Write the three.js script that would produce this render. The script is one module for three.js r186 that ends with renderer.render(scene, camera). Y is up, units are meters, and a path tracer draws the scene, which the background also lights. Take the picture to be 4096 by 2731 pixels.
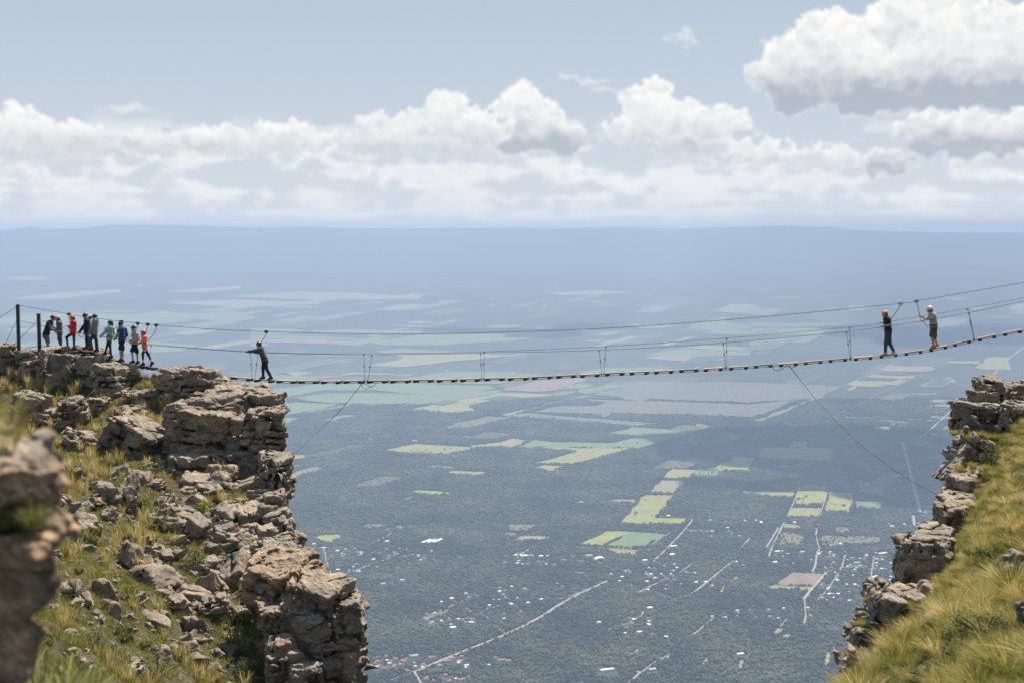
import * as THREE from 'three';
import { mergeGeometries, mergeVertices } from 'three/addons/utils/BufferGeometryUtils.js';

// ---------------------------------------------------------------- camera
const scene = new THREE.Scene();
const camera = new THREE.PerspectiveCamera(26.99, 1024 / 682, 0.3, 90000);
camera.position.set(0, 0, 0);
const PITCH = THREE.MathUtils.degToRad(-4.439);
camera.rotation.x = PITCH;
camera.focus = 61;
camera.userData.fStop = 2.7;
camera.updateMatrixWorld(true);
const renderer = new THREE.WebGLRenderer({ antialias: true });
renderer.setSize(1024, 682);
renderer.toneMapping = THREE.LinearToneMapping;
renderer.toneMappingExposure = 1.8;
renderer.shadowMap.enabled = true;

// ---------------------------------------------------------------- seeded random and noise
function rng(seed) {
  let s = seed | 0;
  return () => { s = (s + 0x6d2b79f5) | 0; let t = Math.imul(s ^ (s >>> 15), 1 | s); t = (t + Math.imul(t ^ (t >>> 7), 61 | t)) ^ t; return ((t ^ (t >>> 14)) >>> 0) / 4294967296; };
}
const PERM = new Uint8Array(512), GR = new Float32Array(256 * 3);
{
  const r = rng(7), p = [...Array(256).keys()];
  for (let i = 255; i > 0; i--) { const j = Math.floor(r() * (i + 1)); [p[i], p[j]] = [p[j], p[i]]; }
  for (let i = 0; i < 512; i++) PERM[i] = p[i & 255];
  for (let i = 0; i < 256; i++) { const z = r() * 2 - 1, a = r() * 6.2832, q = Math.sqrt(1 - z * z); GR[i * 3] = q * Math.cos(a); GR[i * 3 + 1] = q * Math.sin(a); GR[i * 3 + 2] = z; }
}
function noise3(x, y, z) {
  const ix = Math.floor(x), iy = Math.floor(y), iz = Math.floor(z), X = ix & 255, Y = iy & 255, Z = iz & 255;
  x -= ix; y -= iy; z -= iz;
  const u = x * x * x * (x * (x * 6 - 15) + 10), v = y * y * y * (y * (y * 6 - 15) + 10), w = z * z * z * (z * (z * 6 - 15) + 10);
  const A = PERM[X] + Y, B = PERM[X + 1] + Y, AA = PERM[A & 255] + Z, AB = PERM[(A + 1) & 255] + Z, BA = PERM[B & 255] + Z, BB = PERM[(B + 1) & 255] + Z;
  const g = (h, a, b, c) => { h = PERM[h & 255] * 3; return GR[h] * a + GR[h + 1] * b + GR[h + 2] * c; };
  const l = (t, a, b) => a + t * (b - a);
  return 1.5 * l(w, l(v, l(u, g(AA, x, y, z), g(BA, x - 1, y, z)), l(u, g(AB, x, y - 1, z), g(BB, x - 1, y - 1, z))),
    l(v, l(u, g(AA + 1, x, y, z - 1), g(BA + 1, x - 1, y, z - 1)), l(u, g(AB + 1, x, y - 1, z - 1), g(BB + 1, x - 1, y - 1, z - 1))));
}
function fbm(x, y, z, n) { let s = 0, a = 0.5; for (let i = 0; i < n; i++) { s += a * noise3(x, y, z); x = x * 2.03 + 17.1; y = y * 2.03 + 3.7; z = z * 2.03 + 9.2; a *= 0.5; } return s; }
function billow(x, y, z, n) { let s = 0, a = 0.5; for (let i = 0; i < n; i++) { s += a * Math.abs(noise3(x, y, z)); x = x * 2.07 + 11.3; y = y * 2.07 + 5.1; z = z * 2.07 + 2.9; a *= 0.5; } return s; }
const clamp = (x, a, b) => (x < a ? a : x > b ? b : x), lerp = (a, b, t) => a + (b - a) * t;
const sstep = (a, b, x) => { const t = clamp((x - a) / (b - a), 0, 1); return t * t * (3 - 2 * t); };
const V3 = (x, y, z) => new THREE.Vector3(x, y, z);

// ---------------------------------------------------------------- sun
const SUN_AZ = THREE.MathUtils.degToRad(24), SUN_EL = THREE.MathUtils.degToRad(57);   // azimuth to the right of the view, behind the scene
const SUN = V3(Math.sin(SUN_AZ) * Math.cos(SUN_EL), Math.sin(SUN_EL), -Math.cos(SUN_AZ) * Math.cos(SUN_EL));
const sun = new THREE.DirectionalLight(new THREE.Color(1, 0.94, 0.84), 5.0);
sun.name = 'sun';
sun.position.copy(SUN).multiplyScalar(300);
sun.castShadow = true;
Object.assign(sun.shadow.camera, { left: -70, right: 70, top: 70, bottom: -70, near: 1, far: 700 });
sun.shadow.mapSize.set(4096, 4096);
sun.shadow.bias = -0.0005;
scene.add(sun, sun.target);

// ---------------------------------------------------------------- sky: air and clouds, computed for every direction
{
  const W = 4096, H = 2048, data = new Float32Array(W * H * 4);
  // cumulus: [azimuth, elevation, half width, half height] of each lobe in degrees, and the height of the flat base
  const clouds = [
    { base: 4.55, grey: 1.1, lobes: [[11.2, 6.2, 1.5, 1.7], [12.6, 6.9, 1.5, 1.4], [13.8, 5.9, 1.6, 1.7], [15.4, 7.9, 1.7, 1.2], [16.6, 8.4, 1.3, 0.8], [17.3, 6.6, 2.6, 2.2], [19.4, 6.9, 2.2, 1.9], [22.5, 7.2, 3.4, 2.6], [25.5, 6.4, 2.6, 1.8], [19, 5.4, 3.2, 0.9], [15.2, 5.2, 2.2, 0.8], [17.6, 5.0, 3.0, 0.7]] },
    { base: 2.75, grey: 1.35, lobes: [[16.2, 3.7, 1.0, 0.8], [17.8, 3.6, 1.5, 0.9], [19.6, 3.8, 1.3, 0.8], [21.6, 3.6, 1.6, 1.0]] },
    { base: 2.15, grey: 1.1, lobes: [[14.6, 2.5, 0.8, 0.6], [15.1, 2.75, 0.4, 0.4]] },
    { base: 3.05, grey: 1.0, lobes: [[0.4, 4.9, 0.85, 1.1], [1.1, 4.2, 1.0, 0.9], [1.9, 3.7, 1.1, 0.8], [0.3, 3.6, 1.3, 0.75]] },
    { base: 3.1, grey: 0.45, lobes: [[-2.6, 4.6, 1.0, 0.8], [-3.8, 4.2, 0.8, 0.6], [-5.2, 4.3, 0.7, 0.45], [-1.4, 4.1, 1.4, 0.7], [-4.8, 3.5, 2.2, 0.7], [-2.4, 3.4, 2.0, 0.7]] },
    { base: 3.0, grey: 0.5, lobes: [[5.6, 4.7, 1.1, 1.1], [4.8, 4.0, 1.0, 0.7], [6.6, 4.4, 1.3, 0.7], [8.0, 4.3, 1.4, 0.6], [7.0, 3.5, 1.9, 0.6]] },
    { base: 2.7, grey: 0.4, lobes: [[-19, 3.9, 1.7, 0.75], [-17.0, 3.6, 1.5, 0.6], [-18.2, 3.1, 2.4, 0.6], [-15.5, 3.3, 1.5, 0.5], [-21.5, 3.9, 1.8, 0.8]] },
    { base: 2.9, grey: 0.4, lobes: [[-11.5, 3.6, 2.2, 0.55], [-9.0, 3.7, 2.0, 0.6], [-13.8, 3.4, 1.6, 0.5]] },
    { base: 2.2, grey: 0.4, lobes: [[10.2, 3.0, 1.7, 0.5], [12.2, 2.9, 1.6, 0.5]] },
    { base: 7.2, grey: 0.0, thin: 1, lobes: [[6.6, 7.75, 0.85, 0.3], [7.1, 7.55, 0.5, 0.25]] },
    { base: 5.2, grey: 0.0, thin: 1, lobes: [[3.1, 5.9, 0.9, 0.16], [4.2, 5.55, 1.1, 0.2], [-15.0, 4.75, 1.7, 0.3], [2.3, 6.1, 0.4, 0.12]] },
  ];
  const r = rng(31);
  for (let az = 27; az < 322; ) {                                     // the same kind of clouds all the way round
    const w = 2 + r() * 4.5, base = 2.3 + r() * 2.6, c = { base, grey: 0.4 + r() * 0.5, lobes: [] };
    for (let k = 0; k < 4 + w * 1.2; k++) { const t = (r() - 0.5) * 2; c.lobes.push([az + t * w * 0.9, base + 0.5 + (1 - t * t) * (0.4 + r() * w * 0.42), 0.7 + r() * w * 0.32, 0.5 + r() * w * 0.22]); }
    clouds.push(c);
    az += w * (1.5 + r() * 1.5);
  }
  for (let k = 0; k < 26; k++) clouds.push({ base: 9, grey: 0.3, thin: 1, lobes: [[r() * 360, 14 + r() * 45, 1.5 + r() * 3, 0.5 + r() * 1.2]] });
  const y0 = Math.floor((89.2 / 180) * H), y1 = Math.floor((155 / 180) * H), rows = y1 - y0;
  const den = new Float32Array(W * rows), grey = new Float32Array(W * rows), puff = new Float32Array(W * rows);
  const elOf = (row) => ((row + 0.5) / H - 0.5) * 180 + 0.077, azOf = (col) => ((col + 0.5) / W) * 360 - 90;
  // layered stratocumulus seen in perspective, thinning upwards
  for (let j = 0; j < rows; j++) {
    const el = elOf(j + y0), e = Math.max(el, 0.12) * Math.PI / 180, far = 1 / (Math.tan(e) + 0.012);
    const cover = sstep(0.1, 0.7, el) * (1 - sstep(3.2, 4.9, el));
    if (cover <= 0) continue;
    for (let i = 0; i < W; i++) {
      const a = azOf(i) * Math.PI / 180, X = Math.sin(a) * far, Z = Math.cos(a) * far;
      const big = fbm(X * 0.05 + 3, 1.3, Z * 0.05, 3), fine = fbm(X * 0.21, 4.1, Z * 0.17, 5), side = fbm(azOf(i) * 0.33, el * 0.85, 7.7, 4);
      const lump = billow(azOf(i) * 0.8, el * 1.7, 3.3, 5), d = 0.20 + big * 0.9 + fine * 1.0 + side * 1.35 - (lump - 0.25) * 1.5;
      den[j * W + i] = cover * sstep(0.03, 0.55, d) * 0.95;
      grey[j * W + i] = 0.4; puff[j * W + i] = lump;
    }
  }
  // each cumulus is a heap of round puffs: big lobes carry smaller ones on their crowns; the front-most puff is seen
  const SR = Math.sin(SUN_AZ) * Math.cos(SUN_EL), SU = Math.sin(SUN_EL), SB = -Math.cos(SUN_AZ) * Math.cos(SUN_EL);
  for (const c of clouds) {
    let a0 = 1e9, a1 = -1e9, e1 = -1e9;
    const puffs = c.lobes.map(([a, e, w, h]) => [a, e, w, h, r() * 0.3]);
    if (!c.thin) for (const [a, e, w, h] of c.lobes) for (let k = 0; k < 9; k++) {
      const t = -0.25 + r() * 3.64, q = 0.5 + r() * 0.42, R = Math.min(w, h) * (0.26 + r() * 0.26), A = a + Math.cos(t) * w * q, E = e + Math.sin(t) * h * q; puffs.push([A, E, R * 1.15, R, r() * 0.5]);
      if (Math.abs(a) < 26) for (let m = 0; m < 5; m++) { const t2 = -0.3 + r() * 3.7, R2 = R * (0.3 + r() * 0.25); puffs.push([A + Math.cos(t2) * R, E + Math.sin(t2) * R * 0.85, R2 * 1.15, R2, r() * 0.6]); }
    }
    for (const [a, e, w, h] of puffs) { a0 = Math.min(a0, a - w * 1.3); a1 = Math.max(a1, a + w * 1.3); e1 = Math.max(e1, e + h * 1.3); }
    const c0 = Math.floor(((a0 + 90) / 360) * W), c1 = Math.ceil(((a1 + 90) / 360) * W), j1 = Math.min(rows - 1, Math.ceil(((e1 + 90) / 180) * H) - y0), j0 = Math.max(0, Math.floor(((c.base - 0.8 + 90) / 180) * H) - y0);
    for (let j = j0; j <= j1; j++) for (let cc = c0; cc <= c1; cc++) {
      const i = ((cc % W) + W) % W, wisp = fbm(azOf(cc) * 1.4, elOf(j + y0) * 2.6, c.base + 5, 4), wx = fbm(azOf(cc) * 1.5, elOf(j + y0) * 1.7, 3 + c.base, 5), wy = fbm(azOf(cc) * 1.5 + 30, elOf(j + y0) * 1.7, 8 + c.base, 5), az = azOf(cc) + wx * 0.62, el = elOf(j + y0) + wy * 0.5;
      let d = -1, z = -9, nr = 0, nu = 0, nb = 1;
      for (const [a, e, w, h, f] of puffs) {
        const dx = (az - a) / w; if (dx > 1.4 || dx < -1.4) continue; const dy = (el - e) / h, rr = dx * dx + dy * dy; if (rr > 2) continue;
        const q = 1 - Math.sqrt(rr); if (q > d) d = q;
        if (rr < 1) { const hh = Math.sqrt(1 - rr), zz = hh * Math.min(w, h) + f; if (zz > z) { z = zz; nr = dx; nu = dy; nb = hh; } }
      }
      if (d < -0.3) continue;
      const bl = c.thin ? 0 : billow(az * 1.6, el * 1.9, c.base, 4) - 0.22, k = c.thin ? d + wisp * 1.1 - 0.12 : d + wisp * 0.25 - bl * 0.35, cut = sstep(c.base - 0.16, c.base + 0.2, el + wisp * 0.3), v = c.thin ? sstep(0.02, 0.8, k) * 0.75 : sstep(-0.04, 0.10, k) * cut, at = j * W + i;
      if (v < 0.02) continue;
      const lam = nr * SR + nu * SU + nb * SB, up = sstep(0.0, 1.0 + 0.22 * (e1 - c.base), el - c.base + wisp * 0.6);
      const l = c.thin ? 1 : clamp(0.93 + 0.24 * lam - bl * 0.75 + 0.16 * (1 - sstep(0, 0.3, k)) - (1 - up) * 0.82 * c.grey - sstep(0.25, 0.8, k) * 0.14 * c.grey, 0, 1.06);
      puff[at] = lerp(puff[at], l, v); grey[at] = lerp(grey[at], 2, v); den[at] = Math.max(den[at] * (1 - v), v);
    }
  }
  const at = (i, j) => den[clamp(Math.round(j), 0, rows - 1) * W + ((Math.round(i) % W) + W) % W];
  const sd = SUN.clone();
  for (let row = 0; row < H; row++) {
    const el = elOf(row), t = clamp(el / 90, 0, 1), e = el * Math.PI / 180, j = row - y0;
    const low = Math.exp(-Math.max(el, 0) / 4.2), mid = Math.exp(-Math.max(el, 0) / 22);
    for (let i = 0; i < W; i++) {
      const a = azOf(i) * Math.PI / 180, cs = Math.sin(a) * Math.cos(e) * sd.x + Math.sin(e) * sd.y - Math.cos(a) * Math.cos(e) * sd.z;
      const glow = Math.pow(Math.max(0, cs), 6) * 0.22;
      let R = 0.19 + 0.405 * mid + 0.20 * low + glow, G = 0.31 + 0.385 * mid + 0.09 * low + glow, B = 0.51 + 0.295 * mid + glow * 0.95;
      if (j >= 0 && j < rows) {
        const d = den[j * W + i];
        if (d > 0.003) {
          let T = 0;
          for (let k = 1; k <= 7; k++) T += Math.min(1, at(i + k * 1.2, j + k * 2)) * 0.14;
          const solid = sstep(0.8, 2, grey[j * W + i]), soft = clamp(1.02 - T * 0.22 + (0.24 - puff[j * W + i]) * 0.6, 0, 1.04), lit = lerp(soft, puff[j * W + i], solid);
          const cr = lerp(0.40, 1.08, lit), cg = lerp(0.44, 1.06, lit), cb = lerp(0.54, 1.03, lit);
          const al = Math.min(1, d) * (0.97 - 0.15 * low), hz = 0.45 * low;       // air in front of low clouds
          R = lerp(R, lerp(cr, 0.80, hz), al); G = lerp(G, lerp(cg, 0.795, hz), al); B = lerp(B, lerp(cb, 0.785, hz), al);
        }
      }
      const o = (row * W + i) * 4;
      data[o] = R * 0.555; data[o + 1] = G * 0.553; data[o + 2] = B * 0.545; data[o + 3] = 1;
    }
  }
  const sky = new THREE.DataTexture(data, W, H, THREE.RGBAFormat, THREE.FloatType);
  sky.mapping = THREE.EquirectangularReflectionMapping;
  sky.magFilter = sky.minFilter = THREE.LinearFilter;
  sky.needsUpdate = true;
  scene.background = sky;
  scene.environment = sky;
}

// ---------------------------------------------------------------- naming helpers
const taken = new Map();
function numbered(name) { const n = taken.get(name) ?? 0; taken.set(name, n + 1); return n ? `${name}_${String(n).padStart(3, '0')}` : name; }
function tag(o, label, category, group) { o.userData.label = label; o.userData.category = category; if (group) o.userData.group = group; return o; }
function mesh(name, geometry, material, parent) { const m = new THREE.Mesh(geometry, material); m.name = parent ? name : numbered(name); m.castShadow = m.receiveShadow = true; (parent ?? scene).add(m); return m; }
function structure(name, geometry, material, label) { const m = mesh(name, geometry, material); m.userData.kind = 'structure'; m.userData.label = label; return m; }
function stuff(o, name, label) { o.name = numbered(name); o.userData.kind = 'stuff'; o.userData.label = label; o.castShadow = o.receiveShadow = true; scene.add(o); return o; }
function thing(name, label, category, group) { const g = new THREE.Group(); g.name = numbered(name); scene.add(g); return tag(g, label, category, group); }
// point at a picture position of the survey photograph (1024 wide) and a depth in metres along the view
const FOCAL = 1422, cP = Math.cos(-PITCH), sP = Math.sin(-PITCH);
function at(u, v, d) { const X = (u - 512) / FOCAL * d, Y = -(v - 341.4) / FOCAL * d; return V3(X, Y * cP - d * sP, -Y * sP - d * cP); }
// the plain as surveyed: metres east and south of the camera
const FIELDS = [
 ["o",2813,-17067,3069,-17170,3226,-17074,3182,-16963,2962,-16923],["t",-761,-22703,-523,-22781,-379,-22740,-415,-22674,-617,-22634],["s",5067,-19050,5129,-19084,5190,-19045,5187,-19005,5124,-18994],["d",-3555,-20789,-3412,-20901,-3155,-20876,-3109,-20798,-3294,-20730],
 ["t",1859,-22305,1942,-22339,1983,-22312,1966,-22278,1898,-22263],["t",-4535,-20713,-4362,-20843,-4095,-20824,-4055,-20739,-4262,-20658],["y",2280,-17858,2343,-17979,2370,-17901,2352,-17790,2301,-17732],["g",-2076,-20145,-2057,-20194,-2012,-20169,-2001,-20127,-2029,-20101],
 ["g",841,-15577,950,-15686,1126,-15613,1148,-15512,1014,-15461],["t",-285,-15579,-212,-15670,-155,-15616,-161,-15536,-227,-15491],["o",6172,-19935,6384,-19948,6589,-19861,6581,-19806,6372,-19826],["t",-1679,-15777,-1589,-15825,-1415,-15808,-1383,-15771,-1504,-15744],
 ["y",5503,-16662,5563,-16714,5577,-16673,5555,-16620,5510,-16598],["s",-2183,-19695,-2125,-19802,-2002,-19750,-1976,-19660,-2057,-19604],["t",-1599,-15836,-1528,-15924,-1482,-15876,-1489,-15800,-1549,-15755],["o",1374,-19783,1668,-19831,1830,-19782,1779,-19727,1535,-19709],
 ["s",2950,-22033,3006,-22113,3037,-22058,3024,-21981,2976,-21944],["o",5793,-16047,5857,-16080,5873,-16049,5850,-16012,5803,-15999],["s",-5116,-14336,-4982,-14435,-4747,-14428,-4703,-14367,-4873,-14302],["d",-6187,-18344,-5986,-18430,-5761,-18454,-5750,-18420,-5960,-18354],
 ["y",7011,-20202,7129,-20214,7182,-20173,7153,-20142,7059,-20145],["y",-1081,-22041,-1061,-22133,-1027,-22080,-1020,-21998,-1045,-21952],["s",1257,-14762,1323,-14853,1350,-14795,1332,-14711,1280,-14667],["y",-308,-16298,-265,-16379,-192,-16331,-181,-16259,-236,-16219],
 ["t",317,-15551,375,-15685,408,-15604,397,-15484,348,-15418],["d",-3792,-21954,-3680,-22061,-3518,-22027,-3496,-21948,-3626,-21886],["o",-1796,-15711,-1682,-15763,-1526,-15744,-1510,-15704,-1639,-15675],["g",-2727,-16379,-2634,-16503,-2536,-16442,-2529,-16340,-2622,-16274],
 ["d",-1743,-14481,-1712,-14610,-1656,-14536,-1643,-14423,-1682,-14358],["d",2506,-20577,2598,-20668,2657,-20602,2641,-20515,2560,-20473],["d",-3274,-19469,-3240,-19590,-3170,-19528,-3151,-19426,-3197,-19363],["t",5530,-20881,5601,-20927,5661,-20878,5652,-20826,5584,-20811],
 ["s",-4526,-17674,-4355,-17827,-4128,-17786,-4101,-17678,-4291,-17588],["o",2709,-22174,2790,-22239,2825,-22192,2805,-22128,2741,-22098],["s",-1117,-16816,-969,-16936,-835,-16871,-839,-16768,-981,-16707],["d",-3282,-14072,-3193,-14186,-3010,-14142,-2969,-14052,-3091,-13988],
 ["t",1558,-16622,1594,-16706,1628,-16652,1625,-16575,1589,-16534],["y",-4497,-14673,-4210,-14805,-3899,-14794,-3886,-14715,-4180,-14631],["g",-1751,-18576,-1655,-18673,-1504,-18627,-1482,-18546,-1598,-18495],["d",-1614,-22841,-1591,-22898,-1543,-22868,-1533,-22818,-1565,-22789],
 ["o",5761,-17283,5870,-17328,5972,-17266,5962,-17207,5854,-17197],["d",926,-19815,1164,-19911,1419,-19836,1421,-19741,1177,-19701],["y",407,-17725,492,-17779,589,-17744,592,-17695,503,-17669],["t",4707,-14160,4907,-14204,4997,-14143,4948,-14082,4787,-14070],
 ["o",-2684,-19291,-2491,-19392,-2229,-19365,-2201,-19292,-2419,-19232],["y",-1013,-19460,-962,-19524,-932,-19488,-939,-19432,-981,-19399],["g",4886,-18967,4946,-19045,4960,-18989,4937,-18914,4893,-18879],["g",-1189,-18318,-1140,-18449,-1078,-18374,-1071,-18259,-1124,-18194],
 ["t",-7316,-20724,-7265,-20840,-7129,-20816,-7089,-20736,-7168,-20664],["y",3707,-15637,3757,-15725,3782,-15665,3766,-15583,3723,-15542],["g",-2982,-15719,-2921,-15783,-2878,-15753,-2881,-15701,-2934,-15667],["t",6267,-17671,6416,-17753,6460,-17673,6409,-17581,6296,-17549],
 ["s",-6073,-22115,-6056,-22194,-6013,-22159,-5998,-22094,-6022,-22051],["t",-536,-18031,-469,-18140,-406,-18076,-406,-17979,-471,-17925],["t",779,-22869,903,-22901,999,-22876,987,-22845,874,-22831],["s",4504,-22437,4578,-22491,4617,-22444,4599,-22387,4538,-22365],
 ["s",4150,-16678,4415,-16723,4594,-16643,4555,-16573,4321,-16567],["s",-3296,-21018,-3097,-21080,-2960,-21072,-2983,-21035,-3158,-20996],["t",797,-15885,941,-15969,1115,-15910,1124,-15830,968,-15792],["o",570,-18503,646,-18570,759,-18526,772,-18464,682,-18433],
 ["t",-5883,-17310,-5787,-17394,-5575,-17400,-5526,-17352,-5664,-17292],["s",-5817,-16257,-5646,-16426,-5508,-16373,-5510,-16253,-5664,-16157],["t",-4986,-17985,-4972,-18081,-4932,-18032,-4915,-17951,-4936,-17900],["o",-4365,-16109,-4355,-16240,-4268,-16175,-4229,-16065,-4265,-15996],
 ["s",4593,-20936,4629,-20979,4646,-20946,4636,-20904,4606,-20885],["o",-5912,-18809,-5906,-18896,-5868,-18852,-5849,-18779,-5864,-18733],["s",-1131,-21784,-1091,-21861,-1044,-21818,-1041,-21750,-1083,-21711],["o",-6239,-18783,-6112,-18862,-5982,-18861,-5977,-18817,-6104,-18764],
 ["t",6233,-19591,6311,-19626,6412,-19570,6416,-19522,6328,-19516],["g",3651,-20413,3728,-20448,3821,-20408,3824,-20367,3741,-20356],["o",-1553,-18700,-1526,-18742,-1486,-18720,-1481,-18684,-1512,-18662],["y",-4939,-16388,-4937,-16486,-4880,-16437,-4851,-16355,-4871,-16303],
 ["t",-2566,-18372,-2354,-18433,-2187,-18421,-2203,-18382,-2398,-18346],["t",4781,-14958,4916,-15056,4964,-14976,4921,-14876,4816,-14835],["g",1492,-14380,1764,-14422,1985,-14374,1963,-14324,1711,-14311],["y",-2652,-15325,-2324,-15465,-2078,-15416,-2106,-15314,-2400,-15236],
 ["d",5046,-21317,5165,-21384,5261,-21312,5245,-21234,5133,-21211],["t",-6626,-18805,-6456,-18901,-6160,-18937,-6108,-18900,-6325,-18822],["y",-7245,-21167,-7221,-21207,-7194,-21195,-7190,-21166,-7214,-21142],["y",-1947,-16808,-1848,-16885,-1783,-16847,-1794,-16783,-1879,-16743],
 ["d",-592,-19980,-569,-20071,-521,-20017,-511,-19936,-544,-19891],["t",5217,-18889,5260,-18940,5287,-18899,5276,-18848,5238,-18826],["d",1987,-16060,2034,-16186,2062,-16106,2050,-15992,2009,-15931],["t",5913,-18906,6067,-18966,6182,-18883,6158,-18804,6016,-18790],
 ["t",2646,-21831,2702,-21905,2731,-21854,2717,-21784,2671,-21749],["s",3438,-22462,3538,-22522,3608,-22469,3593,-22405,3503,-22380],["s",-2755,-19452,-2672,-19522,-2599,-19492,-2601,-19437,-2680,-19399],["o",3666,-18364,3703,-18417,3743,-18377,3741,-18325,3702,-18302],
 ["y",6308,-18233,6353,-18266,6366,-18237,6350,-18201,6316,-18188],["t",-7158,-20518,-7031,-20648,-6868,-20633,-6846,-20554,-6984,-20471],["s",-3337,-16214,-3139,-16287,-2916,-16280,-2905,-16235,-3112,-16189],["y",-6611,-19953,-6577,-20001,-6507,-19994,-6490,-19963,-6536,-19933],
 ["s",1704,-18761,1894,-18871,2152,-18779,2172,-18668,1956,-18623],["t",-1404,-18195,-1315,-18246,-1196,-18223,-1184,-18182,-1284,-18154],["o",7479,-21191,7519,-21216,7533,-21190,7520,-21162,7489,-21153],["s",593,-22788,656,-22854,727,-22812,729,-22752,663,-22720],
 ["t",-7528,-20762,-7401,-20880,-7293,-20861,-7293,-20788,-7410,-20715],["y",-4695,-17420,-4648,-17539,-4529,-17492,-4494,-17397,-4565,-17331],["y",-5321,-19568,-5316,-19625,-5273,-19600,-5255,-19553,-5273,-19522],["s",1695,-14405,1756,-14493,1819,-14434,1816,-14352,1753,-14310],
 ["g",-3334,-20980,-3289,-21027,-3228,-21010,-3221,-20974,-3271,-20947],["t",3747,-19185,3794,-19241,3807,-19202,3791,-19149,3755,-19123],["s",-957,-17615,-687,-17724,-534,-17667,-578,-17575,-802,-17520],["g",-1217,-22547,-1195,-22632,-1169,-22583,-1166,-22507,-1188,-22464],
 ["t",-5320,-21894,-5309,-21973,-5260,-21937,-5241,-21872,-5265,-21829],["d",3071,-17754,3120,-17800,3136,-17767,3121,-17723,3084,-17702],["y",4818,-19235,5029,-19286,5283,-19184,5291,-19103,5064,-19103],["t",-4735,-21477,-4693,-21527,-4644,-21510,-4639,-21472,-4682,-21443],
 ["y",-4826,-15916,-4721,-15992,-4618,-15974,-4615,-15922,-4718,-15877],["t",-855,-15999,-773,-16076,-679,-16033,-674,-15967,-760,-15927],["o",-978,-18654,-881,-18765,-820,-18702,-833,-18606,-915,-18550],["s",-147,-18556,-110,-18607,-86,-18577,-91,-18531,-123,-18506],
 ["g",7475,-21484,7517,-21541,7524,-21498,7505,-21442,7474,-21416],["g",-4002,-19027,-3965,-19087,-3915,-19061,-3906,-19013,-3947,-18980],["s",3233,-15832,3343,-15940,3385,-15863,3352,-15759,3266,-15709],["d",3739,-15173,3869,-15237,4033,-15166,4038,-15092,3894,-15071],
 ["g",-1823,-20751,-1796,-20818,-1770,-20781,-1768,-20722,-1794,-20688],["d",-3475,-14748,-3243,-14849,-3036,-14826,-3043,-14759,-3264,-14698],["o",-5274,-17502,-5274,-17604,-5208,-17555,-5176,-17470,-5197,-17415],["g",-4046,-17234,-4013,-17309,-3913,-17281,-3883,-17223,-3940,-17180],
 ["e",-2488,-9707,-2194,-10284,-2040,-10211,-2335,-9633],["h",1826,-15024,1970,-15305,2223,-15027,2079,-14746],["e",-678,-12347,-501,-12695,-368,-12591,-545,-12243],["e",2688,-10597,2771,-10760,2955,-10599,2871,-10436],
 ["c",2221,-7526,2471,-8016,2623,-8008,2373,-7519],["k",-129,-9938,57,-10302,147,-10205,-39,-9841],["t",2119,-15017,2464,-15693,2697,-15428,2352,-14752],["o",-1117,-6218,-919,-6606,-866,-6538,-1064,-6150],
 ["k",464,-13388,754,-13956,918,-13787,628,-13219],["g",-18,-13170,257,-13708,392,-13635,118,-13097],["e",-534,-9002,-428,-9211,-331,-9142,-438,-8934],["h",-1904,-9052,-1741,-9372,-1564,-9323,-1727,-9004],
 ["e",1946,-11684,2061,-11910,2212,-11895,2097,-11669],["g",-818,-13822,-565,-14317,-471,-14254,-724,-13759],["h",1311,-11197,1598,-11758,1795,-11653,1509,-11092],["e",816,-6351,948,-6610,1016,-6552,884,-6293],
 ["k",648,-10039,756,-10250,884,-10168,776,-9957],["k",2102,-8165,2161,-8280,2314,-8174,2255,-8058],["t",-1417,-16341,-1161,-16841,-963,-16772,-1218,-16271],["h",-829,-9364,-697,-9622,-611,-9537,-743,-9279],
 ["k",-959,-11117,-742,-11543,-556,-11466,-773,-11040],["k",-2340,-7314,-2205,-7577,-2102,-7480,-2237,-7216],["k",-3002,-10226,-2760,-10699,-2659,-10679,-2900,-10206],["k",-3362,-12811,-3169,-13188,-3002,-12979,-3195,-12601],
 ["k",1524,-11684,1673,-11974,1811,-11959,1663,-11668],["h",-697,-10025,-635,-10147,-482,-10115,-544,-9993],["e",974,-9907,1248,-10444,1408,-10321,1134,-9784],["k",-1686,-11107,-1488,-11495,-1271,-11429,-1469,-11041],
 ["k",2094,-12906,2512,-13723,2678,-13683,2260,-12866],["o",-1264,-8588,-1027,-9054,-946,-9040,-1184,-8575],["t",681,-12217,1072,-12984,1160,-12958,768,-12192],["k",-3212,-13231,-3122,-13408,-3007,-13339,-3097,-13162],
 ["e",66,-8749,347,-9300,404,-9293,123,-8742],["k",-1031,-9204,-903,-9453,-765,-9390,-892,-9141],["g",-2346,-14134,-2133,-14551,-1953,-14477,-2166,-14060],["e",85,-14495,438,-15188,640,-15019,286,-14327],
 ["h",-320,-8982,-177,-9263,-125,-9205,-268,-8925],["h",2909,-9907,3070,-10221,3149,-10179,2989,-9866],["o",-3141,-13690,-2752,-14453,-2587,-14239,-2977,-13477],["k",-1550,-8373,-1442,-8583,-1347,-8471,-1454,-8261],
 ["e",698,-13003,1095,-13781,1211,-13650,814,-12872],["o",553,-15956,974,-16781,1080,-16686,659,-15861],["o",5011,-14392,5329,-15015,5562,-14885,5245,-14262],["k",-1778,-5755,-1637,-6031,-1545,-5931,-1686,-5655],
 ["g",3149,-14561,3336,-14927,3499,-14901,3312,-14535],["k",805,-7310,928,-7552,1074,-7529,950,-7287],["k",-1319,-5201,-1160,-5513,-1099,-5498,-1258,-5186],["k",-2186,-10580,-2116,-10717,-2007,-10624,-2077,-10487],
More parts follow.
